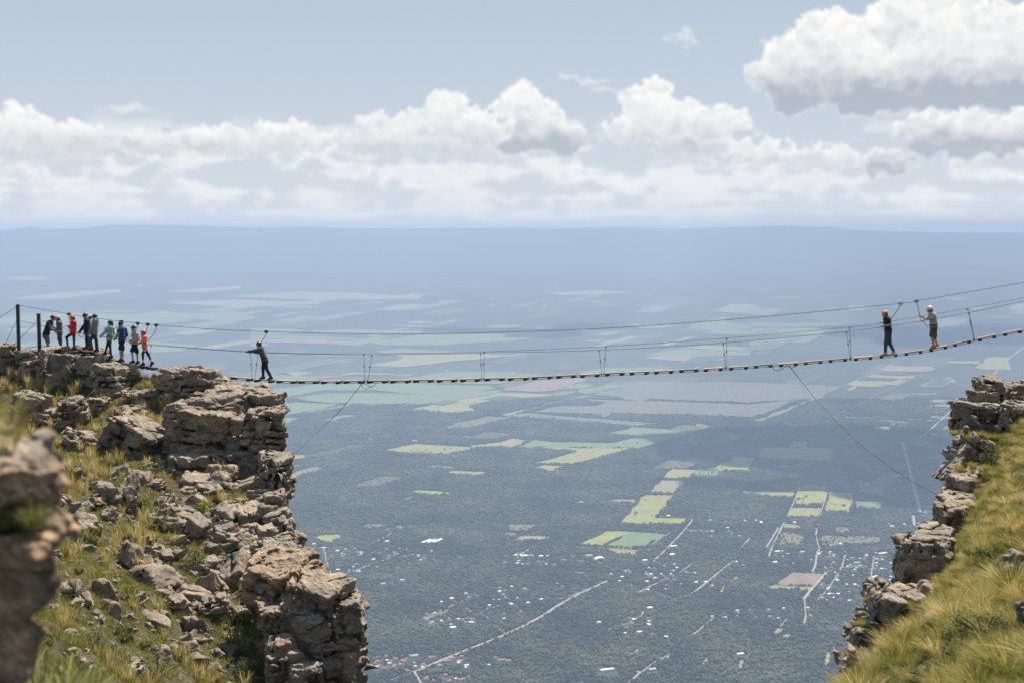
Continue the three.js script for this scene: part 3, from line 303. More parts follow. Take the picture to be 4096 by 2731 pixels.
const HOUSES = [
 [-199,-3944,13,1.83,0],[-55,-4183,9,1.81,0],[-70,-3986,8,1.86,0],[-1,-4339,10,0.24,0],
 [-172,-4160,8,0.41,0],[-18,-4202,13,2.03,0],[158,-4340,12,1.83,0],[-130,-4074,14,1.94,1],
 [-153,-3968,11,0.32,0],[-225,-4035,9,0.36,0],[-243,-4015,15,1.96,1],[-170,-3909,12,1.92,0],
 [-7,-4141,10,0.32,0],[-38,-4323,13,0.33,1],[-178,-4117,11,1.9,1],[-23,-3974,10,0.42,0],
 [-20,-4294,9,1.81,0],[-227,-3934,11,1.86,1],[15,-4202,8,0.29,0],[29,-4043,10,1.92,1],
 [-130,-4203,14,1.83,0],[-39,-4278,12,0.28,0],[-67,-4116,11,0.46,0],[47,-4145,12,0.32,0],
 [-121,-4051,8,1.83,1],[-223,-3911,10,0.33,1],[-242,-3958,15,1.84,0],[-39,-4184,10,0.37,0],
 [0,-4123,15,1.87,0],[-116,-3932,14,0.27,0],[-210,-4157,10,0.43,0],[-108,-3927,13,1.98,0],
 [-25,-4245,10,1.89,0],[-131,-3934,12,1.83,0],[-226,-3935,14,0.31,0],[87,-4184,12,0.37,0],
 [-106,-4229,12,0.34,1],[141,-4376,10,1.84,0],[42,-4306,14,2.02,0],[-140,-4253,11,0.28,0],
 [-248,-3974,14,1.91,0],[-229,-3913,15,1.83,1],[-22,-4022,13,1.84,1],[-182,-4194,14,0.47,0],
 [27,-4045,15,2.03,1],[-178,-3971,12,1.86,1],[-211,-3600,12,0.37,1],[-272,-3586,13,1.93,1],
 [-301,-3589,14,0.36,1],[-346,-3567,15,0.47,1],[-275,-3565,14,1.99,1],[-336,-3528,13,1.96,1],
 [-310,-3569,12,1.96,1],[-151,-3593,13,1.92,1],[-295,-3537,9,1.99,1],[-299,-3521,14,1.87,1],
 [-151,-3620,13,0.37,1],[-228,-3540,14,0.43,1],[-322,-3508,11,0.24,1],[-227,-3522,10,0.23,0],
 [-218,-3529,10,1.81,1],[-183,-3530,14,2.01,0],[-263,-3614,13,2.0,1],[-245,-3524,11,1.83,0],
 [-313,-3552,11,0.4,0],[-212,-3609,9,0.25,1],[-322,-3578,10,0.38,0],[-202,-3609,11,0.27,1],
 [-340,-3567,9,0.25,1],[-326,-3615,12,1.91,1],[-281,-3539,13,0.4,1],[-249,-3556,8,2.02,1],
 [-285,-3538,15,1.8,1],[-276,-3571,9,0.23,1],[-300,-3533,10,1.85,1],[-281,-3575,13,2.01,1],
 [-348,-3550,10,2.03,1],[-372,-3543,13,1.87,0],[-574,-4657,11,1.95,1],[-580,-4782,15,1.93,0],
 [-494,-4535,10,0.44,0],[-435,-4755,8,1.91,0],[-293,-4716,14,2.03,1],[-544,-4866,11,2.03,0],
 [-420,-4755,12,1.94,0],[-517,-4783,10,0.44,0],[-406,-4812,14,0.4,1],[-577,-4855,14,1.82,0],
 [-519,-4817,10,2.01,1],[-435,-4862,13,1.93,0],[-571,-4782,8,0.25,0],[-680,-4798,11,1.84,1],
 [-317,-4749,15,1.89,0],[-499,-4533,13,0.38,0],[-466,-4702,13,0.45,0],[-577,-4754,10,2.04,1],
 [-514,-4639,9,1.91,0],[-519,-4593,13,0.37,0],[-420,-4756,12,0.32,1],[-517,-4636,10,1.83,0],
 [-621,-4674,13,1.86,1],[-485,-4597,9,2.03,0],[-567,-4554,15,0.31,0],[-306,-4694,10,0.24,0],
 [-529,-4544,12,1.88,0],[-634,-4627,12,1.87,0],[-569,-4736,11,1.94,1],[-516,-4797,11,1.93,0],
 [-391,-4868,11,1.93,0],[-278,-4830,10,0.45,0],[-614,-4755,13,1.81,0],[-648,-4828,15,1.99,1],
 [-602,-4829,14,0.27,0],[-667,-4767,10,1.81,1],[-365,-4862,8,2.03,0],[-639,-4673,10,1.82,1],
 [-521,-4753,10,1.9,1],[-341,-4648,8,1.95,0],[-504,-4557,12,1.81,0],[-363,-4749,15,1.91,1],
 [-444,-4598,9,1.85,1],[-674,-4745,15,1.83,0],[19,-4793,11,0.25,1],[98,-4751,15,0.28,0],
 [29,-4777,9,0.46,1],[121,-4758,10,0.3,0],[140,-4629,14,0.43,1],[57,-4760,10,1.82,0],
 [176,-4695,10,1.94,0],[172,-4703,11,1.9,1],[35,-4638,8,0.34,0],[89,-4673,13,0.47,1],
 [64,-4770,12,1.84,0],[106,-4676,9,1.82,1],[17,-4648,12,0.26,0],[203,-4752,13,1.8,1],
 [113,-4637,10,0.44,1],[22,-4684,9,0.32,0],[50,-4640,15,0.34,1],[-24,-4654,12,0.38,0],
 [106,-4744,8,1.99,0],[20,-4724,8,1.91,0],[68,-4768,9,0.29,1],[12,-4764,14,0.31,0],
 [576,-4387,14,0.43,0],[380,-4547,14,1.93,0],[415,-4315,13,0.41,1],[590,-4515,9,0.28,1],
 [417,-4297,12,0.27,0],[474,-4307,10,1.87,0],[467,-4575,14,1.97,1],[537,-4637,10,0.46,0],
 [487,-4469,11,1.94,1],[765,-4627,13,1.88,0],[530,-4373,9,2.01,1],[455,-4442,14,1.87,0],
 [339,-4410,10,0.38,0],[446,-4497,13,0.47,0],[502,-4608,12,1.91,0],[318,-4493,14,0.47,0],
 [509,-4640,11,0.43,1],[512,-4495,13,1.87,0],[746,-4667,14,0.38,0],[477,-4678,10,1.82,0],
 [463,-4452,8,1.89,0],[433,-4497,13,2.03,0],[372,-4341,11,1.88,1],[436,-4490,13,1.88,0],
 [623,-4351,10,0.44,0],[540,-4477,9,2.02,0],[608,-4396,13,0.38,0],[440,-4467,14,1.97,1],
 [378,-4516,13,0.41,1],[741,-4668,15,1.85,1],[523,-4543,12,0.29,0],[435,-4530,9,2.03,0],
 [450,-4582,12,2.03,0],[481,-4357,12,1.91,1],[480,-4500,9,0.38,0],[350,-4462,12,0.31,0],
 [566,-4522,15,1.87,0],[717,-4449,10,1.92,0],[540,-4586,11,0.39,0],[369,-4538,11,1.86,0],
 [320,-4495,14,1.87,0],[514,-4428,12,0.23,1],[424,-4401,12,0.34,0],[640,-4451,8,1.93,0],
 [1148,-4428,11,1.81,1],[1046,-4362,13,1.98,0],[1163,-4472,11,0.28,0],[1223,-4705,14,0.43,0],
 [1200,-4612,9,0.4,0],[933,-4823,14,1.92,0],[1150,-4715,11,1.94,1],[1222,-4571,9,1.87,0],
 [1097,-4773,9,0.28,0],[1118,-4555,13,1.89,0],[1093,-4747,12,1.82,0],[1248,-4799,12,1.91,0],
 [1187,-4576,11,2.03,0],[1145,-4609,13,0.23,0],[1029,-4591,12,1.92,0],[1045,-4518,11,1.96,0],
 [1260,-4647,12,1.96,0],[1204,-4762,14,0.38,0],[1070,-4495,11,2.0,1],[1119,-4623,13,1.82,0],
 [1171,-4716,10,0.38,1],[1093,-4485,9,0.27,0],[1128,-4584,8,0.43,0],[1251,-4595,11,1.91,0],
 [1232,-4691,11,2.03,1],[1245,-4697,15,1.91,0],[1185,-4713,12,0.36,1],[933,-4650,8,0.4,0],
 [1046,-4587,9,0.31,0],[1026,-4415,14,0.4,0],[1207,-4642,13,1.93,1],[1206,-4569,14,0.4,0],
 [1209,-4649,13,0.27,0],[1061,-4815,8,0.26,0],[1221,-4726,12,1.82,1],[1147,-4816,14,1.83,1],
 [1210,-4462,13,1.96,0],[1071,-4738,14,0.3,1],[1047,-4471,15,1.99,1],[1047,-4784,15,0.32,0],
 [1286,-4664,8,1.82,1],[1128,-4701,9,1.93,0],[1028,-4575,14,1.86,0],[922,-4752,9,0.35,1],
 [1104,-4597,14,1.85,0],[1006,-4694,12,1.85,0],[1146,-4723,12,0.32,1],[1195,-4421,12,0.35,0],
 [1071,-4653,15,2.01,0],[941,-4788,12,0.43,0],[1150,-4455,15,0.47,0],[1286,-4753,9,0.44,0],
 [1088,-4788,12,2.03,0],[1045,-4769,10,2.02,0],[1093,-4815,10,0.32,0],[1058,-4632,8,0.25,0],
 [1240,-4496,11,0.34,0],[1313,-4755,10,1.87,0],[1475,-5277,13,0.43,0],[1501,-5175,10,0.33,0],
 [1416,-5240,14,0.46,0],[1533,-5289,12,0.46,0],[1583,-5258,9,0.37,0],[1553,-5283,12,0.32,0],
 [1423,-5289,9,1.99,0],[1593,-5248,10,0.4,0],[1514,-5226,14,1.87,0],[1422,-5241,13,0.45,0],
 [1613,-5287,12,1.88,0],[940,-4176,9,0.25,1],[1080,-4350,12,1.92,0],[987,-4191,11,1.86,1],
 [973,-4303,14,1.97,0],[967,-4206,9,0.31,0],[990,-4247,14,0.38,0],[935,-4199,11,1.87,0],
 [1069,-4367,13,0.36,0],[973,-4248,11,0.3,0],[963,-4245,14,0.31,0],[987,-4347,8,1.89,0],
 [1068,-4358,11,0.45,0],[974,-4372,14,1.88,1],[1005,-4344,11,1.9,1],[1032,-4275,9,1.97,0],
 [967,-4396,9,1.96,1],[982,-4322,11,1.85,0],[1006,-4170,12,0.31,0],[965,-4352,10,1.99,0],
 [937,-4230,13,1.92,1],[312,-3915,9,0.31,1],[336,-3922,15,0.4,1],[382,-3817,11,0.29,1],
 [312,-3822,12,1.99,0],[390,-3944,10,2.01,0],[385,-3911,10,0.28,0],[386,-3971,11,1.83,1],
 [350,-3834,15,0.26,0],[386,-3945,8,0.26,0],[316,-3881,12,0.33,1],[345,-3964,12,0.46,0],
 [244,-3933,13,0.41,0],[336,-3974,14,2.03,1],[341,-3973,11,0.44,1],[381,-3916,9,0.47,0],
 [747,-4067,12,0.34,0],[646,-4001,8,1.88,1],[574,-3993,12,1.9,0],[699,-3993,10,1.95,1],
 [866,-4089,11,0.31,0],[738,-3995,9,0.46,1],[869,-4128,11,2.02,1],[856,-4008,11,0.46,0],
 [650,-4034,9,0.29,0],[758,-3979,9,0.35,0],[794,-4084,10,0.29,0],[607,-3983,11,0.41,0],
 [653,-4057,11,0.35,0],[695,-4068,12,1.92,1],[800,-5152,14,1.91,0],[724,-5067,11,0.25,0],
 [889,-5341,15,1.96,0],[756,-5351,12,0.24,0],[823,-5076,10,0.35,0],[806,-5116,11,1.9,0],
 [946,-5325,10,0.35,1],[853,-5316,9,1.89,0],[930,-5356,9,0.34,0],[813,-5329,12,1.88,0],
 [941,-5306,13,0.24,0],[733,-5152,11,0.47,0],[801,-5215,11,0.23,0],[1544,-5884,13,0.32,0],
 [1551,-5898,11,0.36,0],[1457,-6107,9,0.24,0],[1550,-6145,14,0.45,0],[1749,-6346,15,2.03,0],
 [1666,-6449,10,0.46,0],[1618,-6037,9,1.96,0],[1632,-6002,12,0.46,0],[1709,-6197,11,1.96,0],
 [1516,-6190,12,0.24,0],[1561,-6024,10,1.81,0],[1575,-5791,10,0.4,1],[1540,-6211,12,0.35,0],
 [1538,-6091,13,1.86,0],[-116,-3534,13,0.39,0],[-130,-3606,14,1.81,1],[-20,-3583,11,2.03,0],
 [-116,-3515,11,1.96,0],[-58,-3537,10,1.97,0],[-42,-3598,13,1.93,1],[-130,-3572,11,1.95,1],
 [-137,-3557,10,0.44,0],[-137,-3564,12,1.89,0],[-133,-3566,14,1.85,0],[-212,-3422,13,0.3,1],
 [-138,-3425,10,1.89,0],[-193,-3413,10,1.89,1],[-165,-3454,13,1.84,1],[-211,-3444,9,0.43,1],
 [-155,-3409,14,0.44,1],[-212,-3429,12,0.44,1],[-167,-3424,10,0.35,1],[-108,-3447,9,0.41,1],
 [-445,-4980,16,0.4,0],[-656,-4874,16,0.4,0],[-698,-4936,14,0.4,0],[-347,-4417,20,0.4,0],
 [-403,-4370,16,0.4,0],[605,-5434,16,0.4,0],[564,-4902,30,0.4,0],[545,-4776,22,0.4,0],
 [444,-4690,20,0.4,0],[40,-4755,30,0.4,0],[261,-4760,28,0.4,0],[996,-4813,22,0.4,0],
 [912,-4821,22,0.4,0],[1069,-5311,16,0.4,0],[1156,-4939,16,0.4,0],[1268,-4792,40,0.4,0],
 [875,-4662,18,0.4,0],[1146,-4654,26,0.4,0],[352,-3500,22,0.4,0],[238,-3498,42,0.4,0],
 [594,-3631,22,0.4,0],[418,-3789,12,0.4,0],[402,-4087,18,0.4,0],[-30,-3578,20,0.4,1],
 [-11,-3573,18,0.4,1],[-254,-3616,24,0.4,0],[-165,-3880,20,0.4,0],[-114,-3964,20,0.4,1],
 [-125,-3420,20,0.4,1],[-349,-3516,24,0.4,0],[-166,-3573,26,0.4,1],[3391,-10344,30,0.4,0],
 [1978,-8344,20,0.4,0],[2174,-8052,18,0.4,0],[2291,-7668,18,0.4,0],[2997,-10393,26,0.4,0],
 [373,-13547,30,0.4,0],[1223,-13926,30,0.4,0],[1869,-13807,30,0.4,0],[2673,-13705,36,0.4,0],
 [-498,-10795,30,0.4,0],[-1848,-13370,40,0.4,0],
];
const LONE_TREES = [[484,-5479,13],[1221,-5831,12],[1228,-5648,16],[1331,-5630,13],[-504,-7076,9],[-465,-7052,10],[-340,-7111,12],[-312,-7139,10],[-434,-7069,9],[-389,-7217,8],[-585,-7052,10],[863,-7548,11],[1002,-5944,11],[1034,-5969,11],[1512,-6793,11],[649,-7319,9]];
const LANDMARK_SPOTS = [["beside the pale main road",-46,-3769],["near the arched hall",294,-4682],["near the row of long sheds",-292,-4967],["near the pinkish ploughed field",914,-4441],["in the street grid",1034,-4752],["at the fork of the pale main road",-244,-3481],["beside the long straight road",1725,-6057],["near the chain of meadows",584,-5564],["between main road and sheds",-142,-4072],["in the woods below the pinkish field",993,-4255],["in the woods beyond the main road",324,-3893],["by the short lanes",571,-4455],["on the lane near the cliff",-553,-4659],["among the far fields",1185,-13321]];
const DOME = [294,-4682], SHEDS = [-292,-4967];
// ---------------------------------------------------------------- textures
function tex(size, f, srgb = true) {
  const d = new Uint8Array(size * size * 4);
  for (let y = 0; y < size; y++) for (let x = 0; x < size; x++) { const c = f(x / size, y / size), o = (y * size + x) * 4; d[o] = clamp(c[0] * 255, 0, 255); d[o + 1] = clamp(c[1] * 255, 0, 255); d[o + 2] = clamp(c[2] * 255, 0, 255); d[o + 3] = 255; }
  const t = new THREE.DataTexture(d, size, size);
  t.wrapS = t.wrapT = THREE.RepeatWrapping; t.magFilter = THREE.LinearFilter; t.minFilter = THREE.LinearMipmapLinearFilter; t.generateMipmaps = true; t.needsUpdate = true;
  if (srgb) t.colorSpace = THREE.SRGBColorSpace;
  return t;
}
// noise that repeats at the texture's edge
const ring = (x, y, k, z, n) => { const a = x * 6.2832, b = y * 6.2832, s = k / 6.2832; return fbm(Math.cos(a) * s + z, Math.sin(a) * s + Math.cos(b) * s * 1.01, Math.sin(b) * s + z * 0.7, n); };
const std = (o) => new THREE.MeshStandardMaterial({ roughness: 1, ...o });
const lin = (r, g, b) => new THREE.Color().setRGB(r, g, b);

// ---------------------------------------------------------------- the plain, rising gently towards the far hills
const plainY = (D) => -1100 + 788 * Math.pow(Math.max(0, (D - 9500) / 13500), 1.3);
const groundAt = (x, z) => plainY(Math.hypot(x, z));
{
  const RN = 190, AN = 400, pos = [], uv = [], col = [], idx = [];
  for (let i = 0; i <= RN; i++) {
    const D = 23600 * Math.pow(i / RN, 1.6);
    for (let k = 0; k <= AN; k++) {
      const a = (k / AN) * Math.PI * 2, x = Math.sin(a) * D, z = -Math.cos(a) * D;
      pos.push(x, plainY(D), z); uv.push(x / 520, z / 520);
      const n = fbm(x * 0.0006, 2, z * 0.0006, 4), m = fbm(x * 0.00018 + 5, 7, z * 0.00025, 3), q = 1 + n * 1.1;
      col.push(q * (1 + m * 0.6), q, q * (1 + m * 0.25));
    }
  }
  for (let i = 0; i < RN; i++) for (let k = 0; k < AN; k++) { const a = i * (AN + 1) + k, b = a + AN + 1; idx.push(a, b, a + 1, a + 1, b, b + 1); }
  const g = new THREE.BufferGeometry();
  g.setAttribute('position', new THREE.Float32BufferAttribute(pos, 3)); g.setAttribute('uv', new THREE.Float32BufferAttribute(uv, 2)); g.setAttribute('color', new THREE.Float32BufferAttribute(col, 3));
  g.setIndex(idx); g.computeVertexNormals();
  const t = tex(1024, (x, y) => { const n = ring(x, y, 90, 3, 3), m = ring(x, y, 22, 9, 4), k = clamp(0.5 + n * 1.0 + m * 0.5, 0, 1); return [0.13 + 0.11 * k, 0.155 + 0.11 * k, 0.10 + 0.07 * k]; });
  structure('plain', g, std({ map: t, vertexColors: true }), 'wide flat plain of scrub forest far below the cliffs');
}
{ // far hills along the horizon
  const crest = [[-60, 150], [-30, 60], [-21, 10], [-20, 28], [-18.5, 100], [-18.2, 62], [-17, 70], [-15.6, 155], [-15.3, 150], [-14, 152], [-12.5, 138], [-12.3, 150], [-12.1, 130], [-10, 100], [-6.5, 82], [0, 92], [2, 76], [4.2, 104], [6.5, 78], [9, 112], [10.7, 138], [12.4, 118], [13.7, 40], [15.8, 10], [17.3, -20], [19.2, -95], [20, -82], [24, -40], [40, 60], [60, 100]];
  const height = (a) => { let k = 1; while (k < crest.length - 1 && crest[k][0] < a) k++; const [a0, h0] = crest[k - 1], [a1, h1] = crest[k]; return lerp(h0, h1, sstep(a0, a1, a)); };
  const AN = 900, RN = 26, pos = [], idx = [];
  for (let i = 0; i <= RN; i++) for (let k = 0; k <= AN; k++) {
    const deg = -60 + (120 * k) / AN, a = deg * Math.PI / 180, t = i / RN, D = 19600 + 4900 * t, up = sstep(0, 0.72, t) ** 1.6 * (1 - 0.8 * sstep(0.78, 1, t));
    const x = Math.sin(a) * D, z = -Math.cos(a) * D, low = plainY(D) - 14 - 60 * sstep(0.8, 1, t), n = fbm(x * 0.0004, 1, z * 0.0004, 5);
    pos.push(x, low + up * (Math.max(-25, height(deg) * 0.766 - 22) - low) * 1 + n * 130 * up * (1 - sstep(0.6, 0.75, t)) + (t > 0.6 ? fbm(deg * 1.3, 3, 1, 4) * 16 : 0), z);
  }
  for (let i = 0; i < RN; i++) for (let k = 0; k < AN; k++) { const a = i * (AN + 1) + k, b = a + AN + 1; idx.push(a, b, a + 1, a + 1, b, b + 1); }
  const g = new THREE.BufferGeometry(); g.setAttribute('position', new THREE.Float32BufferAttribute(pos, 3)); g.setIndex(idx); g.computeVertexNormals();
  structure('hills', g, std({ color: lin(0.05, 0.062, 0.045) }), 'long low range of blue hills on the horizon');
}

// ---------------------------------------------------------------- fields and roads
const FIELD_LOOK = { g: [0.165, 0.22, 0.085], y: [0.29, 0.27, 0.085], b: [0.29, 0.305, 0.055], t: [0.28, 0.24, 0.145], p: [0.27, 0.18, 0.14], o: [0.18, 0.19, 0.11], s: [0.205, 0.20, 0.135], c: [0.165, 0.16, 0.075], d: [0.03, 0.042, 0.022], e: [0.085, 0.095, 0.05], h: [0.062, 0.08, 0.04], k: [0.115, 0.115, 0.065] };
const FIELD_WORDS = { g: 'green crop field', y: 'pale yellow green pasture', b: 'bright green meadow', t: 'tan stubble field', p: 'pinkish ploughed field', o: 'olive scrub clearing', s: 'striped cleared scrubland', c: 'ochre clearing with bushes', d: 'dark patch of woodland', e: 'overgrown olive clearing', h: 'green scrub clearing', k: 'dry scrub clearing' };
const fieldMat = {};
{
  const plough = tex(512, (x, y) => { const n = ring(x, y, 14, 2, 5) * 0.55 + ring(x, y, 60, 5, 2) * 0.3, s = Math.sin((y * 40 + ring(x, y, 5, 1, 2) * 1.2) * 6.2832) * 0.035, k = clamp(0.86 + n * 0.35 + s, 0, 1); return [k, k, k * 0.98]; });
  const stripe = tex(512, (x, y) => { const w = ring(x, y, 9, 4, 4), q = Math.sin((y * 17 + w * 1.1) * 6.2832), k = clamp(0.82 + ring(x, y, 40, 7, 3) * 0.5 - (q > 0.55 ? 0.42 : 0) * clamp(0.7 + w * 2, 0, 1), 0, 1); return [k, k, k]; });
  for (const k in FIELD_LOOK) fieldMat[k] = std({ color: lin(...FIELD_LOOK[k]), map: k === 's' ? stripe : plough });
}
const polygons = [];
function jagged(p, step, amount, seed) {                                // field edges are never ruled lines
  const out = [];
  for (let i = 0; i < p.length; i++) {
    const [x0, z0] = p[i], [x1, z1] = p[(i + 1) % p.length], L = Math.hypot(x1 - x0, z1 - z0), n = clamp(Math.round(L / step), 1, 30);
    for (let k = 0; k < n; k++) { const t = k / n, q = k ? amount : amount * 0.4; out.push([lerp(x0, x1, t) + noise3(x0 * 0.013 + k * 3.1, seed, z0 * 0.01) * q, lerp(z0, z1, t) + noise3(z0 * 0.013 + k * 2.7, seed + 9, x0 * 0.01) * q * 1.6]); }
  }
  return out;
}
FIELDS.forEach(([look, ...c], n) => {
  let p = []; for (let i = 0; i < c.length; i += 2) p.push([c[i], c[i + 1]]);
  const D = Math.hypot(p[0][0], p[0][1]);
  p = jagged(p, D / 70, D * 0.0035, n * 3.3);
  const flat = p.map(([x, z]) => new THREE.Vector2(x, z)), tri = THREE.ShapeUtils.triangulateShape(flat, []), pos = [], uv = [], up = 0.35 + (n % 40) * 0.03 + (D > 9000 ? 3.5 : 0);
  const ca = Math.cos(n * 1.7), sa = Math.sin(n * 1.7) * 0.35, w = look === 's' ? 420 : 350;
  for (const [x, z] of p) { pos.push(x, groundAt(x, z) + up, z); uv.push((x * (look === 's' ? 1 : ca) + z * sa) / w, (z * (look === 's' ? 0.7 : ca) - x * sa) / w); }
  const area = THREE.ShapeUtils.area(flat), idx = []; tri.forEach(([a, b, e]) => (area > 0 ? idx.push(a, e, b) : idx.push(a, b, e)));
  const g = new THREE.BufferGeometry(); g.setAttribute('position', new THREE.Float32BufferAttribute(pos, 3)); g.setAttribute('uv', new THREE.Float32BufferAttribute(uv, 2)); g.setIndex(idx); g.computeVertexNormals();
  if (g.attributes.normal.getY(0) < 0) { g.setIndex(idx.reverse()); g.computeVertexNormals(); }
  structure('field', g, fieldMat[look], FIELD_WORDS[look] + ' on the plain');
  if (look !== 'd') polygons.push({ p, look, x0: Math.min(...p.map((q) => q[0])), x1: Math.max(...p.map((q) => q[0])), z0: Math.min(...p.map((q) => q[1])), z1: Math.max(...p.map((q) => q[1])) });
});
const dirtRoad = std({ color: lin(0.27, 0.24, 0.195) });
ROADS.forEach(([w, ...c], n) => {
  const pts = []; for (let i = 0; i < c.length; i += 2) pts.push(V3(c[i], 0, c[i + 1]));
  const curve = new THREE.CatmullRomCurve3(pts, false, 'catmullrom', 0.3), L = curve.getLength(), N = Math.max(3, Math.round(L / 45)), pos = [], idx = [], poly = [], back = [];
  for (let i = 0; i <= N; i++) {
    const q = curve.getPointAt(i / N), t = curve.getTangentAt(i / N), k = w * 0.3 * (1 + 0.3 * noise3(i * 0.7, n, 1));
    for (const s of [-1, 1]) { const x = q.x - t.z * k * s, z = q.z + t.x * k * s; pos.push(x, groundAt(x, z) + 1.9 + (n % 9) * 0.03, z); (s < 0 ? poly : back).push([q.x - t.z * (k + 3) * s, q.z + t.x * (k + 3) * s]); }
    if (i) { const a = i * 2; idx.push(a - 2, a, a - 1, a - 1, a, a + 1); }
  }
  const g = new THREE.BufferGeometry(); g.setAttribute('position', new THREE.Float32BufferAttribute(pos, 3)); g.setIndex(idx); g.computeVertexNormals();
  if (g.attributes.normal.getY(0) < 0) { g.setIndex(idx.reverse()); g.computeVertexNormals(); }
  structure('road', g, dirtRoad, 'pale dirt road crossing the plain');
  const p = [...poly, ...back.reverse()];
  polygons.push({ p, look: 'road', x0: Math.min(...p.map((q) => q[0])), x1: Math.max(...p.map((q) => q[0])), z0: Math.min(...p.map((q) => q[1])), z1: Math.max(...p.map((q) => q[1])) });
});

// ---------------------------------------------------------------- woods: crowns in clumps, left out where fields, roads and houses are
const cell = new Map();                                                // polygons by 400 m cell
for (const q of polygons) for (let i = Math.floor(q.x0 / 400); i <= Math.floor(q.x1 / 400); i++) for (let k = Math.floor(q.z0 / 400); k <= Math.floor(q.z1 / 400); k++) { const key = i + ',' + k; if (!cell.has(key)) cell.set(key, []); cell.get(key).push(q); }
function fieldAt(x, z) {
  for (const q of cell.get(Math.floor(x / 400) + ',' + Math.floor(z / 400)) ?? []) {
    if (x < q.x0 || x > q.x1 || z < q.z0 || z > q.z1) continue;
    let c = false; const p = q.p;
    for (let i = 0, j = p.length - 1; i < p.length; j = i++) if ((p[i][1] > z) !== (p[j][1] > z) && x < ((p[j][0] - p[i][0]) * (z - p[i][1])) / (p[j][1] - p[i][1]) + p[i][0]) c = !c;
    if (c) return q.look;
  }
  return null;
}
const houseCell = new Map();
for (const h of HOUSES) { const key = Math.floor(h[0] / 40) + ',' + Math.floor(h[1] / 40); if (!houseCell.has(key)) houseCell.set(key, []); houseCell.get(key).push(h); }
function nearHouse(x, z, d) {
  for (let i = -1; i <= 1; i++) for (let k = -1; k <= 1; k++) for (const h of houseCell.get(Math.floor(x / 40) + i + ',' + (Math.floor(z / 40) + k)) ?? []) { const dx = h[0] - x, dz = h[1] - z, rr = d + h[2] * 0.6; if (dx * dx + dz * dz < rr * rr || (Math.abs(dx) < rr && dz < 0 && dz > -rr * 2.2)) return true; }
  return false;
}
function crown(r, h, seed) {
  const g = mergeVertices(new THREE.IcosahedronGeometry(1, 1).deleteAttribute('uv').deleteAttribute('normal')), p = g.attributes.position;
  for (let i = 0; i < p.count; i++) { const x = p.getX(i), y = p.getY(i), z = p.getZ(i), k = 1 + noise3(x * 1.6 + seed, y * 1.6, z * 1.6 + seed * 0.3) * 0.55; p.setXYZ(i, x * r * k, y * h * 0.5 * k + h * 0.52, z * r * k); }
  return g;
}
const woodMat = std({ color: lin(1, 1, 1) });
